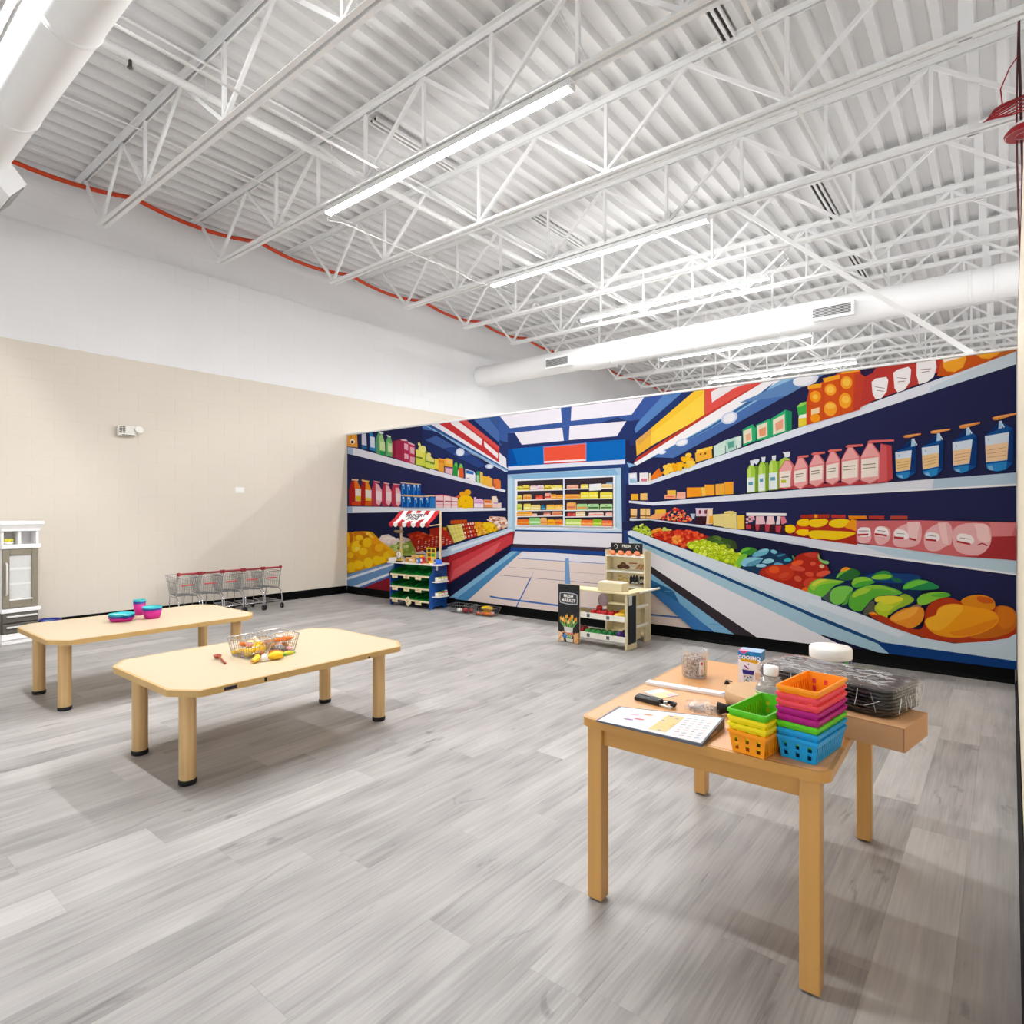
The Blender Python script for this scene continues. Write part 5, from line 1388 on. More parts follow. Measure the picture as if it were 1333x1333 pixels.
def slot_basket(col, name, label, loc, rz, group):
    me = sbm.copy(); me.materials.clear(); mt = pm('basket '+name, col, .38, var=.03, spec=.4); me.materials.append(mt)
    rm = srm.copy(); rm.materials.clear(); rm.materials.append(mt)
    o = bpy.data.objects.new('storage_basket', me); COL.objects.link(o); o.location = loc; o.rotation_euler = (0, 0, rz)
    s = o.modifiers.new('thick', 'SOLIDIFY'); s.thickness = .0016; s.offset = 0
    r = bpy.data.objects.new('rim', rm); COL.objects.link(r); r.parent = o
    s = r.modifiers.new('thick', 'SOLIDIFY'); s.thickness = .0016; s.offset = 0
    tag(o, label, 'basket', group)
pitch = .0190
for i, (c, n, lab) in enumerate((('#169ad8', 'blue', 'bright blue slotted basket at the bottom of the taller stack'), ('#169ad8', 'blue', 'bright blue slotted basket nested second from the bottom of the taller stack'), ('#5cc61e', 'green', 'lime green slotted basket between blue and magenta in the taller stack'),
        ('#b0127c', 'magenta', 'magenta slotted basket resting on the green one in the taller stack'), ('#b0127c', 'magenta', 'magenta slotted basket just under the coral ones in the taller stack'), ('#f04a58', 'coral', 'lower coral red slotted basket in the taller stack'), ('#f04a58', 'coral', 'upper coral red slotted basket just under the orange one'), ('#fb9a12', 'orange', 'open orange slotted basket on top of the taller stack'))):
    slot_basket(c, n, lab, (-.421+.001*(i % 2), 1.852, ZT+.0012+i*pitch), R(-8), 'taller stack of slotted baskets')
for i, (c, n, lab) in enumerate((('#fb9a12', 'orange', 'orange slotted basket at the bottom of the shorter stack'), ('#f2dc10', 'yellow', 'lower yellow slotted basket in the shorter stack'), ('#f2dc10', 'yellow', 'upper yellow slotted basket in the shorter stack'), ('#5cc61e', 'green', 'open lime green slotted basket on top of the shorter stack'))):
    slot_basket(c, n, lab, (-.5375, 1.806, ZT+.0012+i*pitch), R(-8), 'shorter stack of slotted baskets')
# ---- cardboard box, tub, trays
M_card = pm('brown cardboard', '#c0946a', .75, var=.05, scale=30, stretch=(1, 6, 1))
M_card2 = pm('kraft lid', '#d2ab80', .7, var=.05, scale=30)
cb = thing('cardboard_box', 'flat brown cardboard box sticking out past the table edge', 'box', (-.352, 2.116, ZT), R(-10))
MB().box(-.125, .150, -.095, .108, 0, .066).obj('body', M_card, cb, bevel=.0015)
MB().box(.1515, .1535, -.096, .1095, .0, .0675).obj('end_flap', M_card, cb); MB().box(-.125, .1525, -.0965, .1095, .0662, .0682).obj('lid_flap', M_card, cb, bevel=.0006)
tb = thing('kraft_tub', 'round kraft paper tub with a flat lid behind the shorter basket stack', 'tub', (-.637, 2.117, ZT))
MB().lathe([(.110, 0), (.112, .003), (.113, .05)], 48).obj('body', M_card, tb); MB().lathe([(.1135, .030), (.1155, .031), (.1155, .0655), (.113, .0675)], 48).obj('lid', M_card2, tb)
MB().box(.02, .05, -.03, -.0285, .0676, .0679).obj('lid_scuff', M_card, tb)
M_tray = pm('glossy black tray plastic', '#0c0c0e', .28, var=.2)
def thin_clear(name, tint=(1, 1, 1), gloss=.12, rough=.08, bump=None, milk=0.):
    m = bpy.data.materials.new(name); m.use_nodes = True; nt = m.node_tree; N = nt.nodes; L = nt.links
    for n in list(N):
        if n.type != 'OUTPUT_MATERIAL': N.remove(n)
    out = N['Material Output']; tr = N.new('ShaderNodeBsdfTransparent'); tr.inputs[0].default_value = (*tint, 1)
    gl = N.new('ShaderNodeBsdfGlossy'); gl.inputs['Roughness'].default_value = rough; gl.inputs[0].default_value = (1, 1, 1, 1)
    fr = N.new('ShaderNodeLayerWeight'); fr.inputs['Blend'].default_value = .5
    tc = N.new('ShaderNodeTexCoord'); nz = N.new('ShaderNodeTexNoise'); mp = N.new('ShaderNodeMapping'); L.new(tc.outputs['Object'], mp.inputs[0]); L.new(mp.outputs[0], nz.inputs['Vector'])
    if bump:
        mp.inputs['Scale'].default_value = bump; nz.inputs['Scale'].default_value = 1.4; nz.inputs['Detail'].default_value = 3; nz.inputs['Distortion'].default_value = 1.6
        bp = N.new('ShaderNodeBump'); bp.inputs['Strength'].default_value = .9; bp.inputs['Distance'].default_value = .012
        L.new(nz.outputs['Fac'], bp.inputs['Height']); L.new(bp.outputs[0], gl.inputs['Normal']); L.new(bp.outputs[0], fr.inputs['Normal'])
    mx = N.new('ShaderNodeMixShader'); pw = N.new('ShaderNodeMath'); pw.operation = 'POWER'; pw.inputs[1].default_value = 2.5; L.new(fr.outputs['Facing'], pw.inputs[0]); ma = N.new('ShaderNodeMath'); ma.operation = 'MULTIPLY_ADD'; ma.inputs[1].default_value = .55; ma.inputs[2].default_value = gloss*.5; ma.use_clamp = True; L.new(pw.outputs[0], ma.inputs[0]); L.new(ma.outputs[0], mx.inputs[0]); L.new(tr.outputs[0], mx.inputs[1]); L.new(gl.outputs[0], mx.inputs[2])
    last = mx
    if milk:
        df = N.new('ShaderNodeBsdfDiffuse'); df.inputs[0].default_value = (.9, .9, .9, 1); m2 = N.new('ShaderNodeMixShader'); m2.inputs[0].default_value = milk
        L.new(mx.outputs[0], m2.inputs[1]); L.new(df.outputs[0], m2.inputs[2]); last = m2
    L.new(last.outputs[0], out.inputs['Surface']); return m
M_film = thin_clear('clear shrink film', (1, 1, 1), .06, .08, (9, 26, 26), .0)

TRZ = R(-14); TRL = (-.432, 2.205); ordn = ['lowest', 'second', 'third', 'fourth', 'fifth', 'sixth', 'seventh', 'topmost']
tray0 = None
def tray_mb():
    m = MB(); R0 = [(x, y, .0005) for x, y in rrect(-.190, .190, -.10, .10, .04, 5)]
    def rg(e, z): return [(x, y, z) for x, y in rrect(-.190-e, .190+e, -.10-e, .10+e, .045, 5)]
    return m.loft([R0, rg(.008, .007), rg(.014, .0085), rg(.020, .0072), rg(.020, .0088), rg(.013, .0102), rg(.006, .0088), rg(-.004, .0022)], True)
for i in range(8):
    lab = '%s black plastic tray in the wrapped stack on the cardboard box' % ordn[i] if i in (0, 7) else '%s black plastic tray from the bottom of the wrapped stack' % ordn[i]
    z = ZT+.0684+i*.0098
    if tray0 is None:
        t = thing('plastic_tray', lab, 'tray', (TRL[0], TRL[1], z), TRZ, 'wrapped stack of black trays')
        tray_mb().obj('tray_shell', M_tray, t); tray0 = t
        MB().box(-.03, .03, -.07, -.068, .0026, .0032).obj('embossed_mark', M_tray, t)
    else:
        t = dup(tray0); t.location = (TRL[0]+.003*math.sin(i*2.1), TRL[1]+.003*math.cos(i*1.7), z); t.rotation_euler = (0, 0, TRZ+R(.7)*math.sin(i)); t['label'] = lab
fm = MB(); fr = random.Random(5); rgs = []
for e, z, wob in ((.006, .004, .001), (.0235, .012, .002), (.0255, .03, .0035), (.0245, .055, .004), (.025, .075, .003), (.020, .083, .002), (-.01, .085, .002), (-.05, .084, .0015)):
    base = rrect(-.190-e, .190+e, -.10-e, .10+e, .05, 6); c = []
    for k, (x, y) in enumerate(base):
        w = fr.uniform(0, wob); L_ = math.hypot(x, y) or 1; c.append((x+x/L_*w, y+y/L_*w, z+(fr.uniform(0, wob) if z > .08 else 0)))
    rgs.append(c)
fm.loft(rgs, True)
fw_ = tag(fm.obj('shrink_wrap', M_film, None, (TRL[0], TRL[1], ZT+.0684), (0, 0, TRZ)), 'clear crinkled plastic wrap around the black tray stack', 'wrap')
# glossy crinkle ridges of the wrap, its bright reflections put in as whitish colour
wr = MB()
M_glint = pm('crinkled clear film ridge', '#f6f8fa', .12, var=.05, spec=.8, alpha=.7)
for k in range(90):
    x = fr.uniform(-.185, .185); y = fr.uniform(-.095, .095); a = fr.uniform(-.5, .5); L_ = fr.uniform(.015, .06); z = .0862
    pts = [(x+math.cos(a)*L_*q, y+math.sin(a)*L_*q+.004*math.sin(q*6+k), z+.0012*math.sin(q*5+k)) for q in (-.5, -.2, .15, .5)]
    wr.tube([p for p in pts], fr.uniform(.0005, .0013), 4)
for k in range(20):
    t_ = fr.uniform(0, 1); 
    if t_ < .6: x = fr.uniform(-.18, .2); p0 = (x, -.1285, fr.uniform(.015, .04)); p1 = (x+fr.uniform(-.05, .05), -.129, fr.uniform(.045, .08))
    else: y = fr.uniform(-.09, .09); p0 = (.2185, y, fr.uniform(.015, .04)); p1 = (.219, y+fr.uniform(-.03, .03), fr.uniform(.045, .08))
    wr.tube([p0, ((p0[0]+p1[0])/2+.002, (p0[1]+p1[1])/2-.002, (p0[2]+p1[2])/2), p1], fr.uniform(.0005, .0012), 4)
wr.obj('crinkle', M_glint, fw_, kind='stuff')
# ---- white lidded tub behind the trays
wt = thing('white_tub', 'white lidded tub with a purple and green band behind the trays', 'tub', (-.505, 2.50, ZT))
MB().lathe([(.066, 0), (.068, .004), (.069, .132)], 40).obj('body', plast('tub white', '#f2f2f2'), wt)
MB().lathe([(.0705, .130), (.0715, .132), (.0715, .163), (.068, .170), (1e-5, .172)], 40).obj('lid', plast('lid white', '#f6f6f4', .45), wt)
MB().lathe([(.0694, .012), (.0694, .129)], 40, None, True, False).obj('label_band', plast('band purple', '#3b2470'), wt)
for a in (-150, -112, -75, -40): 
    q = [R(a+d) for d in (0, 6, 12, 18)]; MB().loft([[(.0698*math.cos(t), .0698*math.sin(t), z) for t in q] for z in (.10, .129)], True, False).obj('green_mark', P_grn, wt)
# ---- white and blue carton
bx = thing('carton', 'small white carton with a blue top band and a cup picture', 'box', (-.773, 2.448, ZT), R(5))
MB().box(-.042, .042, -.035, .035, 0, .127).obj('body', plast('carton white', '#efeaf0', .5), bx, bevel=.001)
cp_ = Print(2e-5, .9)
cp_.poly('#1787d0', [(-.042, .095), (.042, .095), (.042, .127), (-.042, .127)]); cp_.poly('#e05aa0', [(-.036, .127), (-.006, .127), (-.018, .117), (-.03, .118)])
cp_.poly('#e8b020', [(-.036, .094), (-.02, .099), (.02, .098), (.034, .092), (.026, .083), (-.01, .087), (-.03, .086)]); cp_.ell('#3a7a3a', -.008, .115, .006, .004)
cp_.poly('#7a3ab0', [(-.018, .074), (-.004, .064), (-.004, .058), (-.012, .062), (-.02, .070)]); cp_.poly('#e04a90', [(-.008, .064), (-.002, .062), (-.003, .056), (-.009, .058)]); cp_.ell('#2a3a5a', -.004, .078, .003, .003)
cp_.poly('#d9dfe6', [(-.026, .058), (.016, .057), (.010, .004), (-.022, .004)]); cp_.poly('#2b1d86', [(-.027, .056), (.017, .054), (.015, .038), (-.025, .040)]); cp_.poly('#e8e8f0', [(-.025, .060), (.016, .059), (.016, .056), (-.026, .057)])
for u, v, c in ((-.018, .03, '#c05aa0'), (-.006, .026, '#24306a'), (.004, .03, '#4a5a8a'), (-.012, .016, '#3aa04a'), (-.004, .012, '#2b3a5a'), (.006, .016, '#c8a03a'), (-.018, .01, '#c03a5a')): cp_.ell(c, u, v, .0035, .003)
cp_.poly('#e9c8b0', [(.02, .05), (.040, .046), (.040, .02), (.022, .022)])
M_pr2 = vcol_mat('carton print')
cp_.obj('front_print', M_pr2, lambda u, v, w: (u, -.0353-w, v), bx)
sp_ = Print(2e-5); sp_.poly('#5a9ad0', [(-.035, .09), (.035, .09), (.035, .127), (-.035, .127)]); sp_.poly('#e8dcc8', [(-.03, .05), (.02, .06), (.025, .085), (-.02, .08)]); sp_.poly('#7a5a3a', [(-.02, .01), (.02, .01), (.02, .03), (-.02, .03)]); sp_.poly('#3a2458', [(-.034, .002), (-.03, .002), (-.03, .06), (-.034, .06)])
sp_.obj('side_print', M_pr2, lambda u, v, w: (.0423+w, u, v), bx)
tp_ = Print(2e-5); tp_.poly('#a8c4e6', [(-.042, -.035), (.042, -.035), (.042, .035), (-.042, .035)]); tp_.poly('#e8a0c0', [(-.042, -.035), (.0, -.035), (-.01, -.005), (-.042, .0)]); tp_.poly('#e8c890', [(-.012, -.01), (.004, -.012), (.0, .008)])
tp_.obj('top_print', M_pr2, lambda u, v, w: (u, v, .1273+w), bx)
text_mesh('GOOSMO', .0185, plast('carton lettering', '#fbfbfb'), 'lettering', bx, (-.001, -.0362, .103), (R(90), 0, 0), .0006, .0003)
# ---- jar of beads
M_clear = thin_clear('clear plastic', (.97, .97, .98), .12, .05, None, .10)
jr = thing('bead_jar', 'open clear plastic jar of silver grey beads on the table corner', 'jar', (-.985, 2.40, ZT))
MB().lathe([(1e-5, .001), (.046, 0), (.049, .004), (.053, .104), (.0555, .106), (.0555, .109), (.0515, .109), (.0475, .006), (.045, .003), (1e-5, .003)], 36).obj('jar_wall', M_clear, jr)
bd = MB(); br_ = random.Random(8); cols = [pm('bead %d' % i, c, .3, .0, var=.1) for i, c in enumerate(('#e2e2e4', '#9a9aa0', '#4c4c54', '#fafafa', '#bdbbb6'))]
nb = 0
for k in range(2200):
    z = br_.uniform(.006, .080); rmax = .044+.0035*z/.08; a = br_.uniform(0, 2*math.pi)
    r_ = rmax*(1 if br_.random() < .6 else math.sqrt(br_.random()))
    if z < .074 and r_ < rmax*.8: continue
    bd.m(br_.randrange(5)); s = .0036; x, y = (r_-s)*math.cos(a), (r_-s)*math.sin(a)
    bd.add([(x+s, y, z), (x-s, y, z), (x, y+s, z), (x, y-s, z), (x, y, z+s), (x, y, z-s)], [(0, 2, 4), (2, 1, 4), (1, 3, 4), (3, 0, 4), (2, 0, 5), (1, 2, 5), (3, 1, 5), (0, 3, 5)], True)
bd.obj('beads', cols, jr, kind='stuff')
MB().lathe([(1e-5, .005), (.040, .005), (.042, .073), (1e-5, .075)], 20).obj('bead_core', cols[1], jr)
jl = MB().loft([[(.0545*math.cos(t), .0545*math.sin(t), z) for t in [R(-48+6*k) for k in range(5)]] for z in (.018, .072)], True, False).obj('label', plast('jar label', '#e9e4de', .5), jr)
MB().ball((.0545*math.cos(R(-36)), .0545*math.sin(R(-36)), .062), .004, .004, .006, 8, 6).obj('red_mark', P_red, jl); MB().box(.0455, .046, -.037, -.030, .022, .04).obj('brown_mark', P_brn, jl)
# ---- bottle
bt = thing('water_bottle', 'clear water bottle with a white cap behind the basket stacks', 'bottle', (-.561, 1.960, ZT))
MB().lathe([(1e-5, .006), (.034, 0), (.043, .006), (.045, .02), (.0445, .055), (.043, .058), (.0445, .062), (.0445, .122), (.041, .136), (.034, .150), (.024, .161), (.0195, .165), (.0195, .172)], 30, None, True, False).obj('bottle_wall', thin_clear('thin clear plastic', (.90, .92, .93), .16, .05, (40, 40, 90), .10), bt)
MB().lathe([(.0215, .168), (.022, .170), (.022, .191), (.0205, .193), (1e-5, .193)], 26).obj('cap', plast('cap white', '#f4f4f4', .4), bt)
bl_ = MB().lathe([(.0452, .066), (.0452, .121)], 30, None, True, False).obj('label', plast('bottle label', '#e3e6e2', .5), bt)
MB().lathe([(.0455, .112), (.0455, .118)], 30, None, True, False).obj('green_stripe', plast('label green', '#a8c838', .5), bl_)
for k, a_ in enumerate((-95, -80, -66, -50, -36, -20)): MB().loft([[(.0456*math.cos(t), .0456*math.sin(t), z) for t in (R(a_), R(a_+7))] for z in (.092, .104)], False, False).obj('label_letter', plast('label ink', '#3a3f4a'), bl_)
# ---- long printed strip box, paper pad, tool, binder, bag, cup, clip
sb = thing('strip_box', 'long thin white printed cardboard strip lying across the table', 'strip', (-.93, 2.195, ZT), R(5))
MB().box(-.155, .155, -.018, .018, 0, .011).obj('strip', plast('strip white', '#ecebef', .5), sb, bevel=.0008)
stp = Print(2e-5); sr = random.Random(2)
for k in range(30): u = -.145+k*.0095; stp.ell(sr.choice(['#8a8ab0', '#5a5a6a', '#b05a5a', '#9aa0c0', '#c0c0cc']), u, sr.uniform(-.008, .008), sr.uniform(.001, .003), sr.uniform(.0008, .002))
stp.ell('#b03a3a', .045, -.002, .006, .002); stp.poly('#7a86c0', [(.128, -.014), (.15, -.014), (.15, .006), (.135, .0)])
stp.obj('strip_print', M_pr2, lambda u, v, w: (u, v, .0113+w), sb)
def sheet_(name, label, pts, h, m, prints, loc, rz):
    t = thing(name, label, 'paper', loc, rz); MB().prism(pts, 0, h).obj('sheets', m, t)
    pr2 = Print(2e-5)
    for c, q in prints: pr2.poly(c, q)
    pr2.obj('page_print', M_pr2, lambda u, v, w: (u, v, h+.0003+w), t); return t
M_paper = pm('white paper', '#dfdfe2', .6, var=.01)
sheet_('note_pad', 'small pale yellow and pink note sheets near the strip', [(-.05, -.04), (.045, -.045), (.05, .04), (-.04, .045)], .0018, M_paper,
       [('#f0e2a0', [(-.01, -.04), (.045, -.044), (.049, .03), (.0, .043)]), ('#e8b8c8', [(.02, .0), (.047, -.005), (.049, .028), (.025, .03)]), ('#c8d8ea', [(-.045, -.02), (-.02, -.035), (-.01, .0), (-.04, .01)])], (-.985, 2.09, ZT), R(-18))
tl = thing('punch_tool', 'black plastic hand punch lying on the table', 'tool', (-.955, 1.968, ZT), R(-7))
MB().loft([[(x, y, z) for y, z in ((-hw, 0), (hw, 0), (hw, hh*.7), (hw*.5, hh), (-hw*.5, hh), (-hw, hh*.7))] for x, hw, hh in ((-.072, .011, .012), (-.065, .016, .018), (.0, .018, .022), (.03, .016, .022), (.036, .012, .018))], False).obj('body', plast('tool black', '#1d1d20', .4), tl, bevel=.002)
MB().box(-.06, .02, -.006, .006, .0205, .0235).obj('top_rib', plast('tool grey', '#4a4a4e', .4), tl, bevel=.001)
MB().tube([(.03, .012, .010), (.055, .02, .012), (.078, .014, .012), (.082, .0, .011), (.07, -.006, .010)], .0065, 7).obj('hook', plast('tool black', '#1d1d20'), tl)
MB().tube([(.034, -.012, .006), (.06, -.018, .007), (.082, -.01, .006)], .004, 6).obj('lever', pm('dull steel', '#bdbdb8', .35, .7), tl)
MB().cyl((.045, .004, .004), (.045, .004, .016), .007, 10).obj('pivot', pm('dull steel', '#bdbdb8', .35, .7), tl)
bi = thing('binder', 'white printed worksheet on a thin binder at the front table edge', 'binder', (-.848, 1.775, ZT), R(3.5))
# covers as a wedge rising to the right
def bz(u, v):
    s, t = (u+.172)/.344, (v+.09)/.18
    return .004*(1-s)*(1-t)+.010*s*(1-t)+.030*s*t+.007*(1-s)*t
def sheet_grid(c4, dz, base=None, n=10, m=8):
    g = MB(); P = []
    for j in range(m+1):
        for i in range(n+1):
            s, t = i/n, j/m; u = (c4[0][0]*(1-s)+c4[1][0]*s)*(1-t)+(c4[3][0]*(1-s)+c4[2][0]*s)*t; v = (c4[0][1]*(1-s)+c4[1][1]*s)*(1-t)+(c4[3][1]*(1-s)+c4[2][1]*s)*t
            P.append((u, v, bz(u, v)+dz))
    g.add(P, [(j*(n+1)+i, j*(n+1)+i+1, (j+1)*(n+1)+i+1, (j+1)*(n+1)+i) for j in range(m) for i in range(n)])
    if base is not None:
        ring = [i for i in range(n)]+[j*(n+1)+n for j in range(m)]+[m*(n+1)+i for i in range(n, 0, -1)]+[j*(n+1) for j in range(m, 0, -1)]
        q = [P[i] for i in ring]; k = len(q)
        g.add(q+[(x, y, base) for x, y, z in q], [(i, k+i, k+(i+1) % k, (i+1) % k) for i in range(k)]); g.add([(x, y, base) for x, y, z in q], [tuple(reversed(range(k)))])
    return g
sheet_grid([(-.172, -.082), (.172, -.098), (.178, .098), (-.172, .082)], 0, 0.).obj('cover', plast('binder slate', '#5b606c', .5), bi)
sheet_grid([(-.164, -.081), (.168, -.095), (.172, .090), (-.158, .074)], .0008).obj('worksheet', M_paper, bi)
bp_ = Print(3e-5, .85); rr_ = random.Random(6)
def quad(c, u0, u1, v0, v1, sk=0.): bp_.poly(c, [(u0, v0), (u1, v0), (u1+sk, v1), (u0+sk, v1)])
quad('#f0cf8a', .0, .055, -.074, .058, .012)
for c, u, v in (('#e0a060', -.045, .035), ('#d8707a', -.055, -.012), ('#a878b8', -.085, -.028), ('#e8b8c8', -.085, .018)): bp_.ell(c, u, v, .017, .006, 4)
for k in range(9): bp_.ell(rr_.choice(['#8a98b8', '#c88a5a', '#a8b0c4', '#d8a84a']), rr_.uniform(.008, .058), -.066+k*.0145, rr_.uniform(.005, .010), .004)
for cx in (.083, .105, .128, .15):
    for k in range(8): bp_.line(rr_.choice(['#c07a80', '#6a6a7a', '#d8a0a0', '#7aa0c0', '#8a8a98']), [(cx-.007, -.076+k*.018), (cx+rr_.uniform(.002, .008), -.076+k*.018+.004)], .0028)
bp_.obj('worksheet_print', M_pr2, lambda u, v, w: (u, v, bz(u, v)+.0014+w), bi)
MB().box(.1735, .1765, -.03, .03, .006, .012).obj('spine_label', pm('brass mark', '#b0945a', .4, .5), bi)
bg = thing('hardware_bag', 'clear bag of small metal rings beside the binder', 'bag', (-.79, 2.005, ZT), R(-6))
hm = MB(); hr = random.Random(12)
for k in range(60):
    a = hr.uniform(0, 6.28); q = math.sqrt(hr.random()); c = Vector((.055*q*math.cos(a), .042*q*math.sin(a), .006+hr.uniform(0, .012)*(1-q)))
    nrm = Vector((hr.uniform(-1, 1), hr.uniform(-1, 1), hr.uniform(.2, 1))).normalized(); u = nrm.orthogonal().normalized(); w = nrm.cross(u); r0 = hr.uniform(.004, .008)
    hm.tube([c+u*(r0*math.cos(t))+w*(r0*math.sin(t)) for t in [2*math.pi*j/8 for j in range(8)]], .0009, 4, True)
hm.obj('metal_rings', pm('mixed metal', '#a8a49c', .3, .8), bg, kind='stuff')
rg_ = []
for e, z in ((1.0, .001), (1.08, .008), (.9, .020), (.5, .028), (.15, .029)):
    rg_.append([((.068*e+hr.uniform(-.004, .004))*math.cos(t), (.052*e+hr.uniform(-.004, .004))*math.sin(t), z+hr.uniform(0, .003)) for t in [2*math.pi*j/22 for j in range(22)]])
MB().loft(rg_).obj('bag_film', M_film, bg)
cu_ = thing('plastic_cup', 'small black plastic cup lying on its side by the metal bag', 'cup', (-.715, 2.005, ZT+.0212), R(-58))
MB().lathe([(1e-5, -.028), (.012, -.028), (.014, -.024), (.014, .002), (.0205, .022), (.0205, .026), (.0175, .026), (.011, .002), (.011, -.020), (1e-5, -.020)], 20, Matrix.Rotation(R(90), 4, 'X')).obj('cup_shell', plast('cap black', '#131315', .3), cu_)
MB().lathe([(.0143, -.006), (.0155, -.005), (.0155, -.001), (.0143, 0)], 20, Matrix.Rotation(R(90), 4, 'X')).obj('collar', plast('cap black', '#131315', .3), cu_)
kc = thing('black_clip', 'tiny black binder clip in front of the white carton', 'clip', (-.842, 2.372, ZT), R(20))
MB().prism([(-.011, 0), (.011, 0), (.004, .013), (-.004, .013)], -.011, .011, Matrix.Rotation(R(90), 4, 'X')).obj('clip_body', plast('cap black', '#131315', .3), kc)
MB().tube([(.004, -.006, .012), (.016, -.005, .010), (.019, 0, .009), (.016, .005, .010), (.004, .006, .012)], .0012, 5).obj('clip_arm', plast('cap black', '#131315', .3), kc)
# ================================================================ wall fixtures
em = thing('emergency_light', 'white emergency light high on the beige wall', 'light', (XL+.001, 2.72, 2.185))
MB().box(0, .055, -.10, .085, -.055, .058).obj('housing', plast('fixture white', '#e9e6e0', .45), em, bevel=.008)
g_ = MB().box(.052, .060, -.092, -.022, -.028, .058).obj('grille_head', plast('fixture white', '#e9e6e0', .45), em, bevel=.004)
for i in range(4):
    for j in range(4): MB().box(.060, .0615, -.088+.0165*i, -.0755+.0165*i, -.022+.0195*j, -.0075+.0195*j).obj('grille_hole', pm('grille grey', '#5a554e', .5), g_)
h = MB().lathe([(1e-5, 0), (.028, .0), (.042, .03), (.044, .05), (.040, .052)], 18, Matrix.Translation((.03, .112, .01)) @ Matrix.Rotation(R(70), 4, 'Y')).obj('lamp_head', plast('fixture white', '#e9e6e0', .45), em)
MB().lathe([(1e-5, .047), (.039, .049)], 18, Matrix.Translation((.03, .112, .01)) @ Matrix.Rotation(R(70), 4, 'Y'), False, False).obj('lamp_lens', pm('grey faceted lens', '#c8c6c2', .25, .4, var=.5, scale=120), h)
MB().box(.055, .057, -.06, .07, -.05, -.042).obj('indicator_strip', pm('dark strip', '#4a4a48', .5), em)
wp = thing('wall_plate', 'small white blank plate on the beige wall right of the emergency light', 'plate', (XL+.001, 4.07, 1.545))
MB().box(0, .006, -.06, .06, -.037, .037).obj('plate', plast('plate white', '#f1efec', .4), wp, bevel=.002)
for y in (-.045, .045): MB().cyl((.0055, y, 0), (.0075, y, 0), .004, 8).obj('screw', plast('plate white', '#f1efec', .4), wp)
# ================================================================ toy fridge at the left edge
K_w, K_t = plast('kitchen white', '#f0efef', .35), plast('taupe', '#8a8272', .4)
K_d, K_h = plast('dark taupe', '#5f5a54', .4), plast('handle grey', '#d9d7d4', .3)
fg = thing('toy_fridge', 'white and taupe toy fridge at the left edge by the beige wall', 'toy kitchen', (-7.352, 1.762, 0), R(7))
Wd, Dp = .30, .44     # runs along -y, depth along -x
def kb(x0, x1, y0, y1, z0, z1): return MB().box(x0, x1, y0, y1, z0, z1)
kb(-Dp, 0, -Wd, 0, 0, .10).obj('base', K_w, fg, bevel=.006); kb(-.01, .012, -Wd-.01, .005, .045, .055).obj('base_ledge', K_w, fg, bevel=.003)
kb(-Dp, -.02, -Wd+.005, -.005, .10, .30).obj('drawer_body', K_d, fg)
for z in (.205, .105):
    d = kb(-.02, .004, -Wd+.01, -.01, z, z+.088).obj('drawer', K_d, fg, bevel=.005)
    kb(.004, .024, -Wd+.035, -.02, z+.048, z+.066).obj('handle', K_h, d, bevel=.006)
kb(-Dp, .015, -Wd-.005, .008, .298, .338).obj('middle_ledge', K_w, fg, bevel=.006)
kb(-Dp, -.02, -Wd+.005, -.005, .338, .905).obj('cabinet', K_w, fg)
dr = MB()
for a in ((-Wd+.008, -Wd+.062, .345, .90), (-.062, -.008, .345, .90), (-Wd+.062, -.062, .345, .42), (-Wd+.062, -.062, .845, .90)): dr.box(-.02, .006, *a)
dr = dr.obj('door', K_t, fg, bevel=.004)
kb(-.018, -.010, -Wd+.062, -.062, .42, .845).obj('window', plast('frosted window', '#d3d4d2', .25), dr)
for z in (.56, .70): kb(-.0105, -.0085, -Wd+.064, -.064, z, z+.022).obj('shelf_line', plast('frosted line', '#e4e5e3', .3), dr)
kb(-.006, .010, -Wd+.058, -.058, .415, .427).obj('window_sill', K_w, dr, bevel=.002)
MB().tube([(.006, -Wd+.034, .47), (.03, -Wd+.034, .485), (.03, -Wd+.034, .755), (.006, -Wd+.034, .77)], .009, 8).obj('handle', K_h, dr)
kb(-Dp, .015, -Wd-.005, .010, .903, .945).obj('shelf_floor', K_w, fg, bevel=.006)
kb(-.17, -.15, -Wd, 0, .945, 1.075).obj('back_panel', K_w, fg)
for y in (-Wd, -.165, -.022): kb(-.15, -.01, y, y+.022, .945, 1.075).obj('divider', K_w, fg, bevel=.003)
MB().loft([[(-Dp, -Wd-o, z), (o+.003, -Wd-o, z), (o+.003, o, z), (-Dp, o, z)] for o, z in ((.004, 1.072), (.004, 1.095), (.022, 1.13), (.030, 1.135), (.030, 1.167))], False).obj('cornice', K_w, fg)
fd = thing('toy_dish', 'bowl of yellow toy food on the open top shelf of the toy fridge', 'bowl', (-7.40, 1.53, .9455))
MB().lathe([(1e-5, 0), (.034, 0), (.048, .024), (.045, .024), (.032, .004), (1e-5, .004)], 18).obj('bowl', P_wht, fd)
for i, (a, r_) in enumerate(((0, .02), (1.3, .024), (2.6, .022), (3.9, .024), (5.2, .022))):
    MB().ball((r_*math.cos(a), r_*math.sin(a), .034+.006*(i % 2)), .022, .02, .018, 9, 6).obj('yellow_piece', plast('pale yellow', '#d8d24a'), fd)
bt2 = thing('blue_tub', 'dark blue plastic tub with light blue inside, behind the far low table', 'tub', (-7.80, 1.955, 0))
MB().lathe([(1e-5, 0), (.075, 0), (.098, .118), (.106, .120), (.106, .132), (.094, .132), (.089, .118), (.07, .006), (1e-5, .006)], 26).obj('tub_shell', plast('tub blue', '#1d1f86'), bt2)
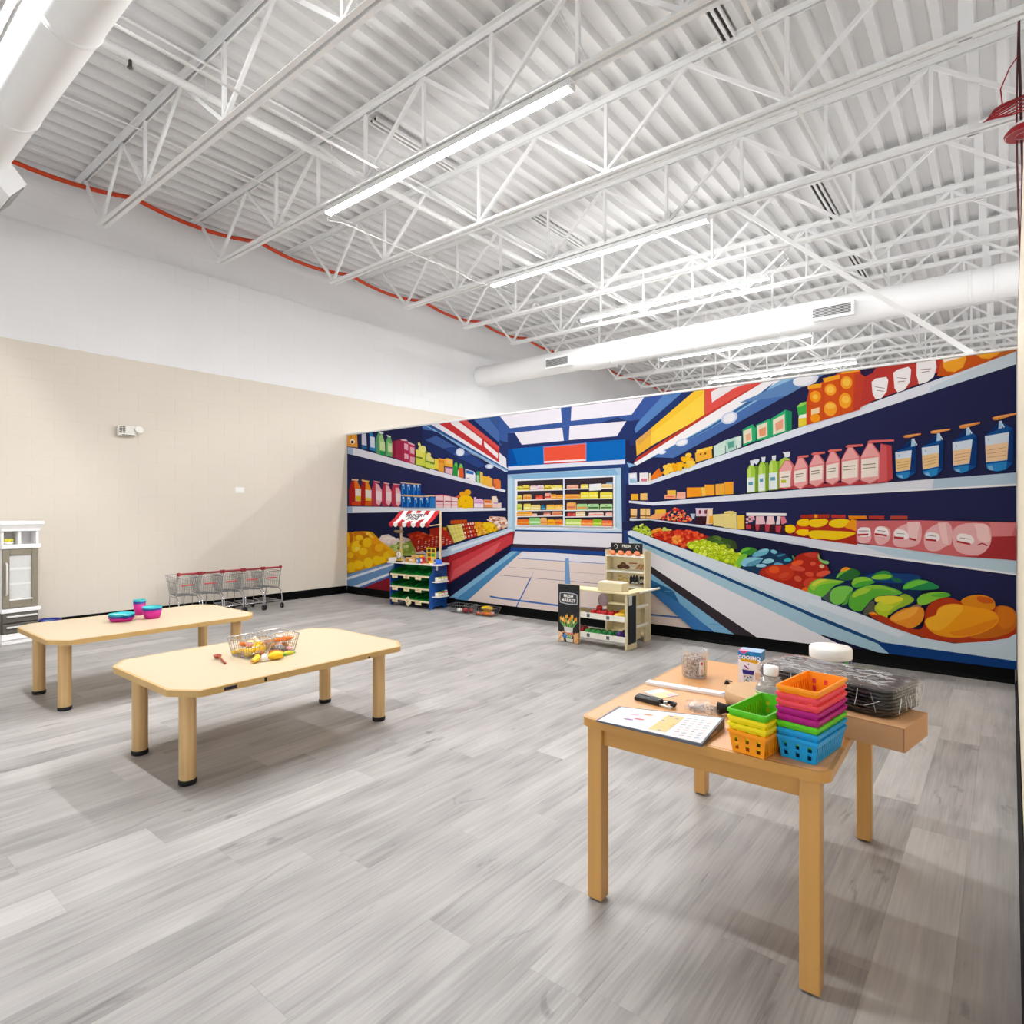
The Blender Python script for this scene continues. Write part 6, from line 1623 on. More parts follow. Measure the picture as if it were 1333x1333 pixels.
MB().lathe([(1e-5, .008), (.0685, .008), (.0875, .112)], 26, None, True, False).obj('lining', plast('tub pale blue', '#8ec3e0'), bt2)
# ================================================================ shopping carts
M_cartred = pm('red plastic handle', '#92222a', .4, var=.06)
def cart():
    t = thing('shopping_cart', 'x', 'cart', (0, 0, 0)); w = .118; r = .0042
    fr = MB()
    for s in (-1, 1):
        fr.tube([(0, s*w, .53), (-.03, s*w, .40), (-.055, s*w, .27)], r*1.4, 6)
        fr.tube([(-.055, s*w*.95, .265), (-.20, s*w*.8, .255), (-.33, s*w*.72, .26)], r*1.2, 6)
        fr.tube([(-.06, s*w*.95, .265), (.0, s*w, .235), (.025, s*w, .16), (.028, s*w, .075)], r*1.5, 6)
        fr.tube([(.02, s*w*.98, .095), (-.16, s*w*.85, .105), (-.33, s*w*.7, .11), (-.345, s*w*.7, .06)], r*1.3, 6)
        fr.tube([(-.33, s*w*.7, .11), (-.31, s*w*.72, .26)], r, 6)
    fr.tube([(-.33, -w*.7, .11), (-.33, w*.7, .11)], r, 6); fr.tube([(.022, -w, .105), (.022, w, .105)], r, 6)
    for q in range(5): fr.tube([(-.02-.07*q, -w*(.97-.06*q), .105), (-.02-.07*q, w*(.97-.06*q), .105)], r*.6, 4)
    fr.obj('frame', M_chrome, t)
    g = MB(); h0, h1 = .275, .485
    # basket: handle end is at x=-.05 (bottom) .. -.02 (top); nose at x=-.36
    def P(u, v, s):   # u 0..1 handle->nose, v 0..1 bottom->top
        x0 = -.06+(-.33+.06)*u; x1 = -.02+(-.40+.02)*u; y0 = (.105-.03*u); y1 = (.118-.02*u)
        return (x0+(x1-x0)*v, s*(y0+(y1-y0)*v), h0+(h1-h0)*v+.015*u*v)
    for s in (-1, 1):
        for i in range(13): g.tube([P(i/12, 0, s), P(i/12, 1, s)], .0016, 4)
        for v in (0, .35, .7): g.tube([P(0, v, s), P(1, v, s)], .0016, 4)
    for u in (0., 1.):
        for i in range(9):
            k = i/8; a0, a1, b0, b1 = P(u, 0, -1), P(u, 0, 1), P(u, 1, -1), P(u, 1, 1)
            L2 = lambda p, q: tuple(p[j]+(q[j]-p[j])*k for j in range(3))
            g.tube([L2(a0, a1), L2(b0, b1)], .0016, 4)
        for v in (0, .35, .7): g.tube([P(u, v, -1), P(u, v, 1)], .0016, 4)
    for i in range(1, 12): g.tube([P(i/12, 0, -1), P(i/12, 0, 1)], .0016, 4)
    for i in range(7):
        k = -1+i/3; g.tube([(P(0, 0, 1)[0], k*.10, h0), (P(1, 0, 1)[0], k*.072, h0)], .0016, 4)
    g.obj('basket', M_darkwire, t, kind='stuff')
    MB().tube([P(0, 1, -1), P(.5, 1, -1), P(1, 1, -1), P(1, 1, 1), P(.5, 1, 1), P(0, 1, 1)], .0034, 6, True).obj('basket_rim', M_chrome, t)
    MB().tube([(0, -.127, .533), (0, .127, .533)], .0125, 10).obj('handle', M_cartred, t)
    for s in (-1, 1): MB().box(-.016, .016, s*.114-.014, s*.114+.013, .513, .553).obj('handle_joint', M_cartred, t, bevel=.006)
    MB().box(-.036, -.028, -.07, .07, .392, .408).obj('seat_flap', pm('faded red flap', '#c8504e', .5), t, bevel=.002)
    for x in (.028, -.345):
        for s in (-1, 1):
            y = s*(w if x > 0 else w*.7); RX = Matrix.Translation((x, y, .037)) @ Matrix.Rotation(R(90), 4, 'X')
            o = MB().lathe([(.022, -.010), (.034, -.009), (.037, -.005), (.037, .005), (.034, .009), (.022, .010)], 16, RX).obj('wheel', M_cap, t)
            MB().lathe([(.012, -.0115), (.012, .0115)], 10, RX).obj('hub', M_chrome, o)
            MB().box(x-.004, x+.004, y-.013, y-.0115, .03, .078).box(x-.004, x+.004, y+.0115, y+.013, .03, .078).box(x-.004, x+.004, y-.013, y+.013, .073, .078).obj('fork', M_chrome, o)
    return t
c0 = cart(); lab = ['small wire shopping cart with red handle, at the left end of the row', 'small wire shopping cart with red handle, second from the left in the row', 'small wire shopping cart with red handle, in the middle of the row', 'small wire shopping cart with red handle, second from the right in the row', 'small wire shopping cart with red handle, at the right end of the row']
for i in range(5):
    c = c0 if i == 0 else dup(c0); c.location = (-7.39+.006*(i % 2), 3.186+.2605*i, 0); c.rotation_euler = (0, 0, R((0, .3, -.3, .2, -.2)[i])); tag(c, lab[i], 'cart', 'row of small shopping carts')
# ================================================================ blue grocery stand
G_b, G_g, G_c, G_w = plast('stand blue', '#184f9e', .5), plast('bin green', '#0e7a2c', .4), pm('cream board', '#ead9b4', .5, var=.05), pm('white board', '#eeeae4', .5)
M_post = pm('pale beech post', '#dcc094', .5, var=.1, scale=12, stretch=(2, 2, .2))
gs = thing('grocery_stand', 'blue toy grocery stand with green bins and a striped awning', 'play stand', (-6.105, 5.425, 0), R(1.6))
hw = .372
side = [(0, 0), (.05, 0), (.06, .03), (.24, .03), (.25, 0), (.31, 0), (.31, .565), (.065, .565), (.065, .50), (.055, .465), (.02, .445), (0, .42)]
for s in (-1, 1):
    MB().prism([(y, z) for y, z in side], -.008, .008, Matrix(((0, 0, 1, s*hw), (1, 0, 0, 0), (0, 1, 0, 0), (0, 0, 0, 1)))).obj('side_panel', G_b, gs)
MB().box(-hw, hw, .300, .308, .02, .56).obj('back_panel', G_b, gs)
for i, z in enumerate((.10, .262, .425)):
    sf = MB().add([(-hw+.008, .0, z-.012), (hw-.008, .0, z-.012), (hw-.008, .29, z+.05), (-hw+.008, .29, z+.05), (-hw+.008, .0, z-.004), (hw-.008, .0, z-.004), (hw-.008, .29, z+.058), (-hw+.008, .29, z+.058)], [(0, 3, 2, 1), (4, 5, 6, 7), (0, 1, 5, 4), (1, 2, 6, 5), (2, 3, 7, 6), (3, 0, 4, 7)]).obj('shelf', G_b, gs)
    MB().box(-hw+.008, hw-.008, -.012, -.002, z-.018, z+.004).obj('shelf_front', G_c, sf)
    for k in range(3):
        x0 = -hw+.02+k*.236; x1 = x0+.226; b = MB(); t_ = .004
        def sl(y): return z-.003+(y/.29)*.062
        def wall(xa, xb, ya, yb, h): return [(xa, ya, sl(ya)), (xb, ya, sl(ya)), (xb, yb, sl(yb)), (xa, yb, sl(yb)), (xa, ya, sl(ya)+h), (xb, ya, sl(ya)+h), (xb, yb, sl(yb)+h), (xa, yb, sl(yb)+h)]
        Q = [(0, 3, 2, 1), (4, 5, 6, 7), (0, 1, 5, 4), (1, 2, 6, 5), (2, 3, 7, 6), (3, 0, 4, 7)]
        b.add(wall(x0, x1, .004, .27, t_), Q); b.add(wall(x0, x0+t_, .004, .27, .045), Q); b.add(wall(x1-t_, x1, .004, .27, .045), Q); b.add(wall(x0, x1, .004, .004+t_, .018), Q); b.add(wall(x0, x1, .27-t_, .27, .05), Q)
        b.obj('bin', G_g, gs)
    for k in range(3):
        x = -hw+.105+k*.222; M_ = Matrix.Translation((x, -.015, z-.022))
        if i == 0 and k == 1: M_ = Matrix.Translation((x+.03, -.016, z-.02)) @ Matrix.Rotation(R(-38), 4, 'Y') @ Matrix.Diagonal((.8, 1, 1.8, 1))
        tg = MB().box(-.055, .055, -.0015, .0015, -.03, .026, M_).obj('shelf_tag', G_c, gs)
        MB().box(-.035, .035, -.002, -.0014, -.008, -.002, M_).box(-.02, .025, -.002, -.0014, .006, .011, M_).obj('tag_print', pm('tag ink', '#a89468', .6), tg, kind='stuff')
ct = [(-hw-.06, -.005), (hw+.02, -.005)]+[(hw+.02+.11*math.sin(a), .105-.11*math.cos(a)) for a in [R(15*k) for k in range(1, 12)]]+[(hw+.04, .325), (-hw-.06, .325)]
MB().prism(ct, .565, .583).obj('countertop', G_w, gs, bevel=.003)
MB().box(-hw-.06, -hw-.045, .02, .30, .583, .63).obj('end_board', G_w, gs, bevel=.003)
for x in (-hw+.02, hw+.018): MB().cyl((x, .175, .583), (x, .175, 1.262), .0155, 12).obj('post', M_post, gs)
MB().cyl((-hw+.02, .175, 1.235), (hw+.018, .175, 1.235), .010, 10).obj('rail', M_post, gs)
for x in (-hw+.02, hw+.018): MB().cyl((x, .175, 1.09), (x, -.015, 1.075), .008, 8).obj('arm', M_post, gs)
# awning: nine stripes, scalloped front edge
A_r, A_w = pm('red awning cloth', '#bd2228', .8, var=.08, scale=60), pm('white awning cloth', '#efecea', .8, var=.04, scale=60)
def aw(u, q): # u along x, q 0 top -> 1 front edge -> 1.25 valance
    x = -hw-.005+u*(2*hw+.02)
    if q <= 1: return (x, .175-.195*q, 1.268-.165*q-.03*math.sin(math.pi*q)*.6)
    return (x, -.022-.004*(q-1), 1.103-.05*(q-1)/.25)
awn = None
for k in range(9):
    u0, u1 = k/9, (k+1)/9; n = 6; vs = []; fs = []
    rows = [0, .25, .5, .75, 1.0]
    for q in rows: vs += [aw(u0, q), aw(u1, q)]
    for j in range(len(rows)-1): fs.append((2*j, 2*j+1, 2*j+3, 2*j+2))
    b = len(vs); sc = [aw(u0, 1)]+[tuple(Vector(aw(u0+(u1-u0)*i/n, 1.0))+Vector((0, 0, -.028-.022*math.sin(math.pi*i/n)))) for i in range(n+1)]+[aw(u1, 1)]
    vs += sc; fs.append(tuple(range(b, b+len(sc))))
    o = MB().add(vs, fs).obj('awning_stripe', A_r if k % 2 == 0 else A_w, gs)
    s_ = o.modifiers.new('thick', 'SOLIDIFY'); s_.thickness = .002
# oval badge with lettering, lying on the slope
e0 = Vector(aw(.5, .45)); sl_ = math.atan2(.165, .195)
ov = MB().prism([(.235*math.cos(t), .082*math.sin(t)) for t in [2*math.pi*k/32 for k in range(32)]], .0125, .0135).obj('badge', A_w, gs, e0, (sl_, 0, 0))
M_ink = pm('black ink', '#15171a', .6)
text_mesh('GROCERY', .082, M_ink, 'lettering', gs, e0+Matrix.Rotation(sl_, 3, 'X') @ Vector((0, .028, .0142)), (sl_, 0, 0), .0028, .0004)
text_mesh('STORE', .072, M_ink, 'lettering', gs, e0+Matrix.Rotation(sl_, 3, 'X') @ Vector((0, -.034, .0142)), (sl_, 0, 0), .0028, .0004)
# half round canvas pouch under the awning, side shelves
MB().loft([[(-hw+.02+dx*f-.0, .10+.03*f, 1.06-.075*f-.02*math.cos(dx*12)*f) for dx in (-.10, -.05, 0, .05, .10)] + [(-hw+.02+dx*f, .105+.03*f, 1.06-.075*f) for dx in (.10, .05, 0, -.05, -.10)] for f in (.75, 1, .9)], False).obj('pouch', pm('tan canvas', '#a08a62', .8), gs)
for z in (.155, .345):
    MB().prism([(hw+.008, .03), (hw+.09, .06), (hw+.10, .10), (hw+.10, .22), (hw+.09, .26), (hw+.008, .29)], z, z+.012).obj('side_shelf', G_w, gs, bevel=.002)
    MB().prism([(hw+.083, .06), (hw+.092, .10), (hw+.092, .22), (hw+.083, .26), (hw+.087, .26), (hw+.096, .22), (hw+.096, .10), (hw+.087, .06)], z+.012, z+.02).obj('shelf_lip', G_w, gs)
    MB().prism([(-hw-.05, .06), (-hw-.008, .03), (-hw-.008, .29), (-hw-.05, .26)], z, z+.012).obj('side_shelf', G_w, gs)
MB().box(hw-.005, hw+.035, .10, .115, .50, .562).obj('hang_tag', G_w, gs)
# goods of the stand (each its own thing)
def GP(x, y, z):
    c, s = math.cos(R(1.6)), math.sin(R(1.6)); return (-6.105+x*c-y*s, 5.425+x*s+y*c, z)
def jar(label, loc, m, mc, r=.021, h=.05, group=None):
    t = thing('toy_jar', label, 'toy food', loc, 0, group)
    MB().lathe([(r*.9, 0), (r, .004), (r, h*.75), (r*.8, h*.86), (1e-5, h*.86)], 12).obj('jar', m, t); MB().lathe([(r*.82, h*.82), (r*.85, h*.84), (r*.85, h), (1e-5, h)], 12, None, True, False).obj('lid', mc, t)
    MB().lathe([(r*1.01, h*.2), (r*1.01, h*.6)], 12, None, True, False).obj('label', G_w, t); return t
T_l, T_c = plast('pale lime', '#b9c24a'), plast('cream', '#e9dfb8')
for k in range(4): jar('lime and cream toy jar on the upper side shelf of the blue stand, %s' % ('nearest', 'second', 'third', 'farthest')[k], GP(hw+.055, .07+.057*k, .3572), (T_c, T_l, T_l, T_c)[k], T_l if k % 2 else T_c, .024, .056, 'toy jars on the side shelf')
for k in range(4): jar('%s toy jar on the lower side shelf of the blue stand, %s' % (('white', 'yellow', 'red', 'red')[k], ('nearest', 'second', 'third', 'farthest')[k]), GP(hw+.055, .07+.057*k, .1672), (P_wht, plast('lemon', '#d8d24a'), P_red, P_red)[k], (P_gry, T_l, P_grn, P_wht)[k], .024, .056+.012*(k > 1), 'toy jars on the side shelf')
CZ = .5832
ck = thing('toy_clock', 'round white toy clock on a yellow stand at the left of the counter', 'toy clock', GP(-.255, .05, CZ))
MB().box(-.055, .055, .0, .012, 0, .155).obj('stand', plast('stand yellow', '#e2b93a', .5), ck, bevel=.004)
MB().lathe([(1e-5, 0), (.055, 0), (.058, .004), (1e-5, .006)], 28, Matrix.Translation((0, -.002, .092)) @ Matrix.Rotation(R(90), 4, 'X')).obj('dial', P_wht, ck)
MB().lathe([(.05, .0065), (.056, .0065)], 28, Matrix.Translation((0, -.002, .092)) @ Matrix.Rotation(R(90), 4, 'X'), False, False).obj('dial_ring', M_ink, ck)
MB().box(-.003, .003, -.0105, -.0085, .09, .13).obj('hand', M_ink, ck); MB().box(-.004, .028, -.0105, -.0085, .089, .095).obj('hand', P_red, ck)
for a in range(12): pass
MB().box(-.05, .05, -.02, .03, 0, .014).obj('foot', M_ink, ck, bevel=.003)
def crate(label, x, y, w, d, h, m, top, name='toy_box', cat='toy box'):
    t = thing(name, label, cat, GP(x, y, CZ), R(3))
    MB().box(-w/2, w/2, -d/2, d/2, 0, h).obj('body', m, t, bevel=.002)
    MB().box(-w*.34, w*.34, -d/2-.0016, -d/2, h*.2, h*.72).obj('front_label', top, t); MB().box(-w*.28, w*.28, -d/2-.003, -d/2-.0017, h*.3, h*.45).obj('label_stripe', P_brn, t)
    return t
W_o, W_t = pm('light plywood', '#dcb878', .55, var=.1), pm('tan print', '#c8905a', .55)
crate('small dark grey toy box beside the toy clock on the counter', -.155, .10, .05, .05, .055, P_gry, W_o)
crate('wooden toy box with a brown picture, left of the middle on the counter', -.085, .07, .075, .05, .065, W_o, P_brn)
crate('tall plywood toy box with a tan label in the middle of the counter', -.01, .115, .10, .05, .095, W_o, W_t)
crate('small plywood toy carton in front of the middle box on the counter', .0, .045, .065, .04, .062, W_o, P_wht)
crate('narrow yellow topped toy carton right of the middle box', .105, .12, .05, .045, .10, P_yel, M_ink)
crate('blue and white toy milk carton right of the middle of the counter', .125, .04, .04, .04, .062, plast('milk blue', '#2a7ac8'), P_wht)
sgn = thing('toy_sign', 'yellow toy price board standing by the right post', 'toy sign', GP(.262, .14, CZ), R(4))
MB().box(-.085, .075, 0, .012, 0, .20).obj('board', plast('board yellow', '#e6c52c', .5), sgn, bevel=.003)
for i in range(2):
    for j in range(3): MB().box(-.065+.07*i, -.01+.07*i, -.0016, 0, .03+.056*j, .072+.056*j).obj('picture', (P_red, P_cho, M_ink, W_o, P_grn, P_cho)[i*3+j], sgn)
tm = thing('toy_scale', 'red toy weighing scale in front of the yellow board', 'toy scale', GP(.215, .035, CZ))
MB().lathe([(.034, 0), (.036, .006), (.026, .03), (.02, .05), (.03, .058), (.034, .075), (.028, .085), (1e-5, .088)], 18).obj('body', P_red, tm); MB().cyl((0, -.031, .045), (0, -.034, .045), .017, 14).obj('dial', P_wht, tm)
bs = thing('toy_register', 'small blue toy register at the rounded right end of the counter', 'toy register', GP(.438, .085, CZ), R(-20))
MB().prism([(-.035, 0), (.035, 0), (.035, .025), (.0, .055), (-.035, .06)], -.045, .045, Matrix.Rotation(R(90), 4, 'X')).obj('body', plast('register blue', '#1f62c0'), bs); MB().box(-.02, .02, -.05, -.0455, .012, .03).obj('keys', P_wht, bs)
bn = thing('toy_tray', 'small wooden toy tray in front of the right post', 'toy tray', GP(.30, .025, CZ))
MB().box(-.05, .05, -.02, .02, 0, .012).obj('tray', W_o, bn, bevel=.003); MB().ball((-.02, 0, .022), .014, n=10, h=6).obj('red_piece', P_red, bn); MB().ball((.015, 0, .022), .013, n=10, h=6).obj('dark_piece', P_cho, bn)
# ================================================================ wooden market stand
W_p = pm('pale plywood', '#d9cba4', .55, var=.06, scale=10, stretch=(1, 1, .3)); W_w = pm('white edge board', '#ece8dc', .5)
M_blk = pm('chalkboard black', '#14161a', .55, var=.1)
ms = thing('market_stand', 'pale wooden toy market stand with fruit trays and a tall shelf', 'play stand', (-3.0, 5.03, 0))
# front counter unit: x -.39..+.345, y -.09...09
X0, X1 = -.30, .345
MB().box(X1-.02, X1, -.092, .10, 0, .505).obj('end_panel', W_p, ms, bevel=.003)
MB().box(X1, X1+.002, -.072, .08, .055, .485).obj('chalk_panel', M_blk, ms)
MB().box(X0, X1+.03, -.10, .12, .505, .522).obj('countertop', W_p, ms, bevel=.004)
for z, h in ((.10, .052), (.285, .052)):
    sh_ = MB().box(X0-.05, X1-.02, -.085, .095, z-.012, z).obj('tray_floor', W_p, ms)
    MB().box(X0-.05, X1-.02, -.093, -.085, z-.03, z+.022).obj('tray_front', W_w, sh_, bevel=.002)
    MB().box(X0-.05, X1-.02, .088, .095, z-.012, z+.03).obj('tray_back', W_p, sh_)
    for x in (-.13, .06, .22): MB().box(x-.003, x+.003, -.085, .088, z, z+.018).obj('tray_divider', W_w, sh_)
    for x in (-.06, .15): MB().box(x-.016, x+.016, -.0945, -.0932, z-.02, z+.012).obj('price_slate', plast('slate grey', '#5a5f66'), sh_)
MB().box(X0-.05, X0-.035, -.09, .10, 0, .505).obj('end_panel', W_p, ms)
# side wing between counter and tall shelf
for z in (.165, .345): MB().box(.245, .33, .10, .37, z, z+.012).obj('wing_shelf', W_p, ms); 
for z in (.165, .345): MB().box(.322, .330, .10, .37, z+.012, z+.035).obj('wing_lip', W_w, ms)
MB().box(.235, .245, .10, .37, .03, .505).obj('wing_back', W_p, ms)
MB().box(.24, .36, .12, .40, .505, .520).obj('wing_top', W_p, ms, bevel=.003); MB().cyl((.375, .10, .512), (.375, .50, .512), .011, 10).obj('towel_rail', W_w, ms)
# tall shelf: x -.146..+.295, y .37...50
TX0, TX1, TY0, TY1 = -.148, .292, .372, .500
for x in (TX0, TX1-.016): MB().box(x, x+.016, TY0, TY1, 0, .875).obj('upright', W_p, ms, bevel=.003)
MB().box(TX0+.016, TX1-.016, TY1-.008, TY1, .03, .86).obj('back_board', W_p, ms)
for z in (.06, .34, .52, .668, .822): MB().box(TX0+.016, TX1-.016, TY0-.004, TY1-.008, z-.012, z).obj('shelf', W_w if z > .5 else W_p, ms)
sg = MB().box(TX0+.055, TX1-.04, TY0+.02, TY0+.028, .845, .945).obj('header_board', M_blk, ms)
text_mesh('FRESH', .036, W_w, 'lettering', ms, ((TX0+TX1)/2+.01, TY0+.0195, .915), (R(90), 0, 0), .001, .0004)
text_mesh('BAKERY', .032, W_w, 'lettering', ms, ((TX0+TX1)/2+.01, TY0+.0195, .882), (R(90), 0, 0), .001, .0004) if False else None
for s in (-1, 1): MB().tube([((TX0+TX1)/2+.01+s*(.12+.018*math.cos(t)), TY0+.019, .91+.022*math.sin(t)) for t in [k*.6 for k in range(9)]], .0022, 4).obj('scroll', W_w, ms)
# chalkboard sign panel, attached at the left front
cbm = MB().box(-.392, -.152, -.108, -.098, 0, .556).obj('sign_board', M_blk, ms, bevel=.003); MB().prism([(-.396, -.004), (-.148, -.004), (-.148, .56), (-.396, .56)], .097, .0985, Matrix.Rotation(R(90), 4, 'X')).obj('board_edge', W_p, cbm)
bp2 = Print(3e-5); cx = -.272
for (a, b) in ((.108, .455), ): bp2.poly('#b9bcc0', [(cx-.098, .375), (cx-.105, .41), (cx-.10, .475), (cx-.05, .482), (cx+.06, .478), (cx+.10, .468), (cx+.104, .40), (cx+.10, .372), (cx, .365)])
bp2.poly('#3b3e44', [(cx-.09, .383), (cx-.097, .41), (cx-.092, .468), (cx-.04, .474), (cx+.055, .470), (cx+.092, .460), (cx+.096, .40), (cx+.092, .380), (cx, .373)])
pr3 = random.Random(9)
for k in range(9):
    u = cx-.085+k*.021; v = .215+pr3.uniform(-.03, .03)
    bp2.line('#3f8a3a', [(cx+(u-cx)*.5, .13), (u, v)], .010); bp2.line('#8fc06a', [(cx+(u-cx)*.45, .13), (cx+(u-cx)*1.2, v-.01)], .006)
    bp2.poly(('#f0b040', '#f2cc7a', '#ee9a2a')[k % 3], [(u-.013, v-.005), (u-.014, v+.03), (u, v+.02), (u+.006, v+.04), (u+.015, v+.02), (u+.012, v-.006)])
bp2.poly('#d9d6ce', [(cx-.052, .15), (cx+.052, .147), (cx+.042, .045), (cx-.040, .048)]); bp2.ell('#f2efe8', cx, .10, .022, .013)
for k in range(12): u = cx-.10+k*.018; bp2.ell(pr3.choice(['#e08a30', '#e8a050', '#d8603a', '#e89a70']), u, pr3.uniform(.02, .10) if abs(u-cx) > .05 else pr3.uniform(.065, .085), .013, .010)
bp2.poly('#e9c9a0', [(cx-.118, .004), (cx-.118, .10), (cx-.07, .09), (cx-.05, .01)]); bp2.poly('#e2b078', [(cx+.06, .004), (cx+.06, .08), (cx+.118, .11), (cx+.118, .004)])
for k in range(6): bp2.ell('#e0883a', cx-.105+k*.012+(.16 if k > 2 else 0), .02+.012*(k % 3)*1.6, .010, .008)
for k in range(5): bp2.line('#4a9a44', [(cx+.005, .03), (cx-.03+k*.02, .085)], .006); bp2.ell('#e07a6a', cx-.03+k*.02, .09, .008, .009)
bp2.ell('#3f7ad0', cx-.045, .06, .026, .02); bp2.ell('#6aa0e0', cx-.04, .066, .010, .008); bp2.poly('#2f7a58', [(cx-.06, .045), (cx-.03, .045), (cx-.04, .025)]); bp2.poly('#dcd8cc', [(cx-.03, .04), (cx+.055, .04), (cx+.05, .006), (cx-.02, .006)])
bp2.obj('board_print', M_pr2, lambda u, v, w: (u, -.1083-w, v), ms)
text_mesh('FRESH', .040, P_wht, 'lettering', ms, (cx, -.1098, .445), (R(90), 0, 0), .0012, .0003); text_mesh('MARKET', .042, P_wht, 'lettering', ms, (cx, -.1098, .403), (R(90), 0, 0), .0012, .0003)
# flat painted bread and jar boards standing on the shelves
def MP(x, y, z): return (-3.0+x, 5.03+y, z)
pbk = Print(3e-5)
for u, v, a, b, c in ((-.045, .70, .036, .022, '#5a3420'), (-.01, .718, .036, .03, '#6a4026'), (.03, .70, .034, .022, '#5a3420'), (-.012, .722, .014, .011, '#8a5a38')): pbk.ell(c, u, v, a, b)
pbk.poly('#d8c8a8', [(.05, .71), (.15, .712), (.15, .755), (.05, .752)]); pbk.poly('#a8543c', [(.056, .735), (.146, .737), (.146, .748), (.056, .746)]); pbk.poly('#e8e0d0', [(.075, .683), (.125, .683), (.122, .705), (.08, .705)])
for k in range(5): pbk.line('#b0703a', [(.13+k*.02, .685), (.175+k*.02, .735+.008*(k % 2))], .011)
for k in range(26): pbk.ell(pr3.choice(['#d8b048', '#c89a3a', '#e2c070']), pr3.uniform(-.07, .05), pr3.uniform(.545, .62), .009, .007)
pbk.poly('#22242a', [(.06, .535), (.165, .535), (.165, .60), (.14, .63), (.125, .60), (.11, .635), (.095, .60), (.08, .63), (.065, .60)]); pbk.poly('#ece8e0', [(.075, .54), (.10, .56), (.12, .545), (.145, .562), (.155, .54)])
pbk.poly('#30343a', [(.172, .535), (.27, .535), (.27, .615), (.172, .615)])
for k in range(3): pbk.ell('#e9e6de', .19+k*.032, .568+.004*k, .014, .022, -25); pbk.ell('#30343a', .19+k*.032, .568+.004*k, .007, .013, -25)
pbk.obj('shelf_print', M_pr2, lambda u, v, w: (min(u, TX1-.018), TY1-.0085-w, v), ms)
for k, x in enumerate((-.085, .005, .095, .185)):
    fruit('toy_orange', 'peach coloured toy orange on the top shelf of the market stand, %s' % ('leftmost', 'second from the left', 'third from the left', 'rightmost')[k], .036, plast('peach', '#f08a5c'), MP(x+.01, .405, .8225), squash=.75, group='toy oranges on the market stand')
POS = ['leftmost', 'second from left', 'third from left', 'fourth from left', 'fifth from left', 'sixth from left', 'seventh from left', 'eighth from left', 'rightmost']
def tray_row(name, what, where, items, r, mats, stem, squash, group):
    items = sorted(items); n = len(items)
    for k, (x, y, z) in enumerate(items):
        fruit(name, '%s %s, %s of %s' % (what, where, 'rightmost' if k == n-1 else POS[k], ('three', 'four', 'five', 'six', 'seven', 'eight', 'nine')[n-3]), r, mats[k % len(mats)], MP(x, y, z), stem=stem, squash=squash, group=group)
zu, zl = .2853, .1003
tray_row('toy_apple', 'red toy apple', 'in the upper market tray', [(-.035, -.04, zu), (.03, -.045, zu), (.092, -.05, zu), (.155, -.045, zu), (-.02, .03, zu), (.05, .035, zu), (.125, .03, zu), (.01, -.005, zu+.040), (.19, .025, zu)], .031, [P_red], P_grn, .85, 'red toy apples in the upper tray')
for k, (x, y, a) in enumerate(((.255, -.04, 20), (.275, .0, 35), (.262, .045, 10))): banana('toy_banana', 'yellow toy banana in the upper tray of the market stand, %s' % ('front', 'middle', 'back')[k], .095, .020, P_yel, MP(x-.012, y, .2853+.012*k), R(a), 'toy bananas in the upper tray')
tray_row('toy_tomato', 'dark red toy tomato', 'in the lower tray beside the chalkboard', [(-.165, -.045, zl), (-.17, .03, zl), (-.225, -.04, zl), (-.235, .035, zl), (-.29, -.035, zl)], .033, [plast('dark red', '#a81c2c')], P_grn, .9, 'toy tomatoes in the lower tray')
dg = plast('deep green', '#1c7a3c')
tray_row('toy_cabbage', 'green toy cabbage', 'in the lower market tray', [(-.09, -.05, zl), (-.032, -.04, zl), (.027, -.05, zl), (-.085, .025, zl), (-.02, .03, zl), (.035, .028, zl)], .030, [P_grn, dg], plast('pale green', '#9acb70'), .8, 'green toy cabbages in the lower tray')
tray_row('toy_pepper', 'deep green toy pepper', 'in the lower tray near the aubergines', [(.092, -.05, zl), (.15, -.045, zl), (.105, .025, zl), (.165, .03, zl)], .028, [dg], plast('pale green', '#9acb70'), .9, 'green toy peppers in the lower tray')
tray_row('toy_aubergine', 'purple toy aubergine', 'by the black end panel', [(.25, -.05, zl), (.29, -.01, zl), (.255, .04, zl)], .031, [P_pur], P_grn, 1.1, 'toy aubergines in the lower tray')
rg = thing('toy_cash_box', 'pale wooden toy cash box on the market stand counter', 'toy box', MP(.155, .0, .5222), R(-2))
MB().box(-.125, .13, -.07, .06, 0, .075).obj('box', W_p, rg, bevel=.003); MB().box(-.12, .125, -.055, .062, .0752, .083).obj('lid', W_w, rg, bevel=.002); MB().box(-.06, .05, -.03, .02, .0832, .0845).obj('key_print', pm('tag ink', '#a89468', .6), rg)
bgp = thing('cloth_pouch', 'grey mauve cloth pouch hanging under the market counter', 'pouch', MP(.0, .08, .355))
MB().loft([[((r_+.003*math.sin(5*t))*math.cos(t), .5*r_*math.sin(t), z) for t in [2*math.pi*k/16 for k in range(16)]] for z, r_ in ((.0, .02), (.02, .05), (.06, .058), (.10, .045), (.125, .022), (.14, .03))]).obj('pouch_body', pm('mauve cloth', '#c4b2b8', .85, var=.15), bgp)
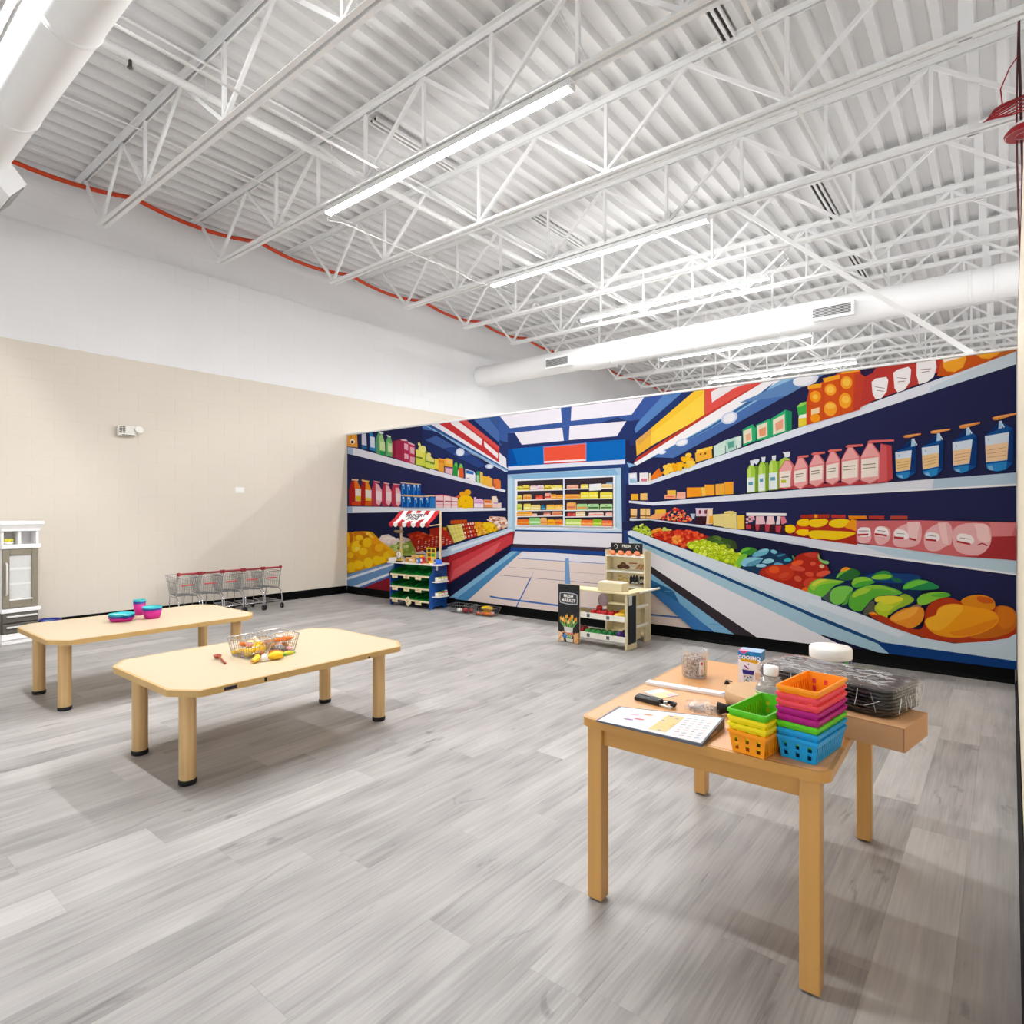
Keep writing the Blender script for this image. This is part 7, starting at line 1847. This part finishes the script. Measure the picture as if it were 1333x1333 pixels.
MB().tube([(0, 0, .13), (.0, -.01, .150)], .003, 5).obj('cord', W_w, bgp)
tg = thing('price_tag', 'large pale paper tag on a string against the black end panel', 'tag', (-2.6525, 5.0, .405))
MB().prism([(-.03, 0), (.03, 0), (.032, .085), (.014, .105), (-.014, .105), (-.032, .085)], -.001, .001, Matrix.Rotation(R(90), 4, 'Z') @ Matrix.Rotation(R(90), 4, 'X')).obj('tag_card', plast('tag white', '#dfe0da', .7), tg)
MB().tube([(0, 0, .10), (.004, .0, .118), (-.010, -.02, .125)], .0012, 4).obj('string', W_w, tg)
# ================================================================ wire baskets on the floor by the mural
wire_basket('wire basket with red and white toy food on the floor by the blue stand', (-5.28, 5.56, 0), R(8), .34, .20, .10, M_darkwire, 'wire baskets on the floor')
wire_basket('wire basket with yellow and orange toy food on the floor by the mural', (-4.905, 5.575, 0), R(4), .34, .20, .10, M_darkwire, 'wire baskets on the floor')
fruit('toy_onion', 'white round toy onion in the left wire basket on the floor', .034, P_wht, (-5.285, 5.515, .006), stem=P_brn)
fruit('toy_apple', 'large dark red toy apple in the left wire basket on the floor', .036, plast('dark red', '#a81c2c'), (-5.21, 5.545, .006))
fruit('toy_strawberry', 'bright red toy berry at the right in the left wire basket on the floor', .03, P_red, (-5.168, 5.605, .006), stem=P_grn)
banana('toy_banana', 'yellow toy banana bunch piled in the right wire basket on the floor', .15, .030, P_yel, (-4.90, 5.60, .052), R(12))
banana('toy_corn', 'yellow toy corn under the bananas in the right wire basket on the floor', .13, .022, P_yel, (-4.93, 5.635, .006), R(5), tip=P_grn)
banana('toy_carrot', 'long orange toy carrot along the front of the right wire basket on the floor', .15, .020, P_org, (-4.86, 5.53, .006), R(4), tip=P_grn)
fruit('toy_pumpkin', 'small orange toy pumpkin at the left of the right wire basket on the floor', .026, plast('pumpkin', '#e8602a'), (-4.985, 5.53, .006), squash=.75)
fruit('toy_peach', 'pale pink toy peach at the right end of the right wire basket on the floor', .028, P_pnk, (-4.80, 5.58, .006))
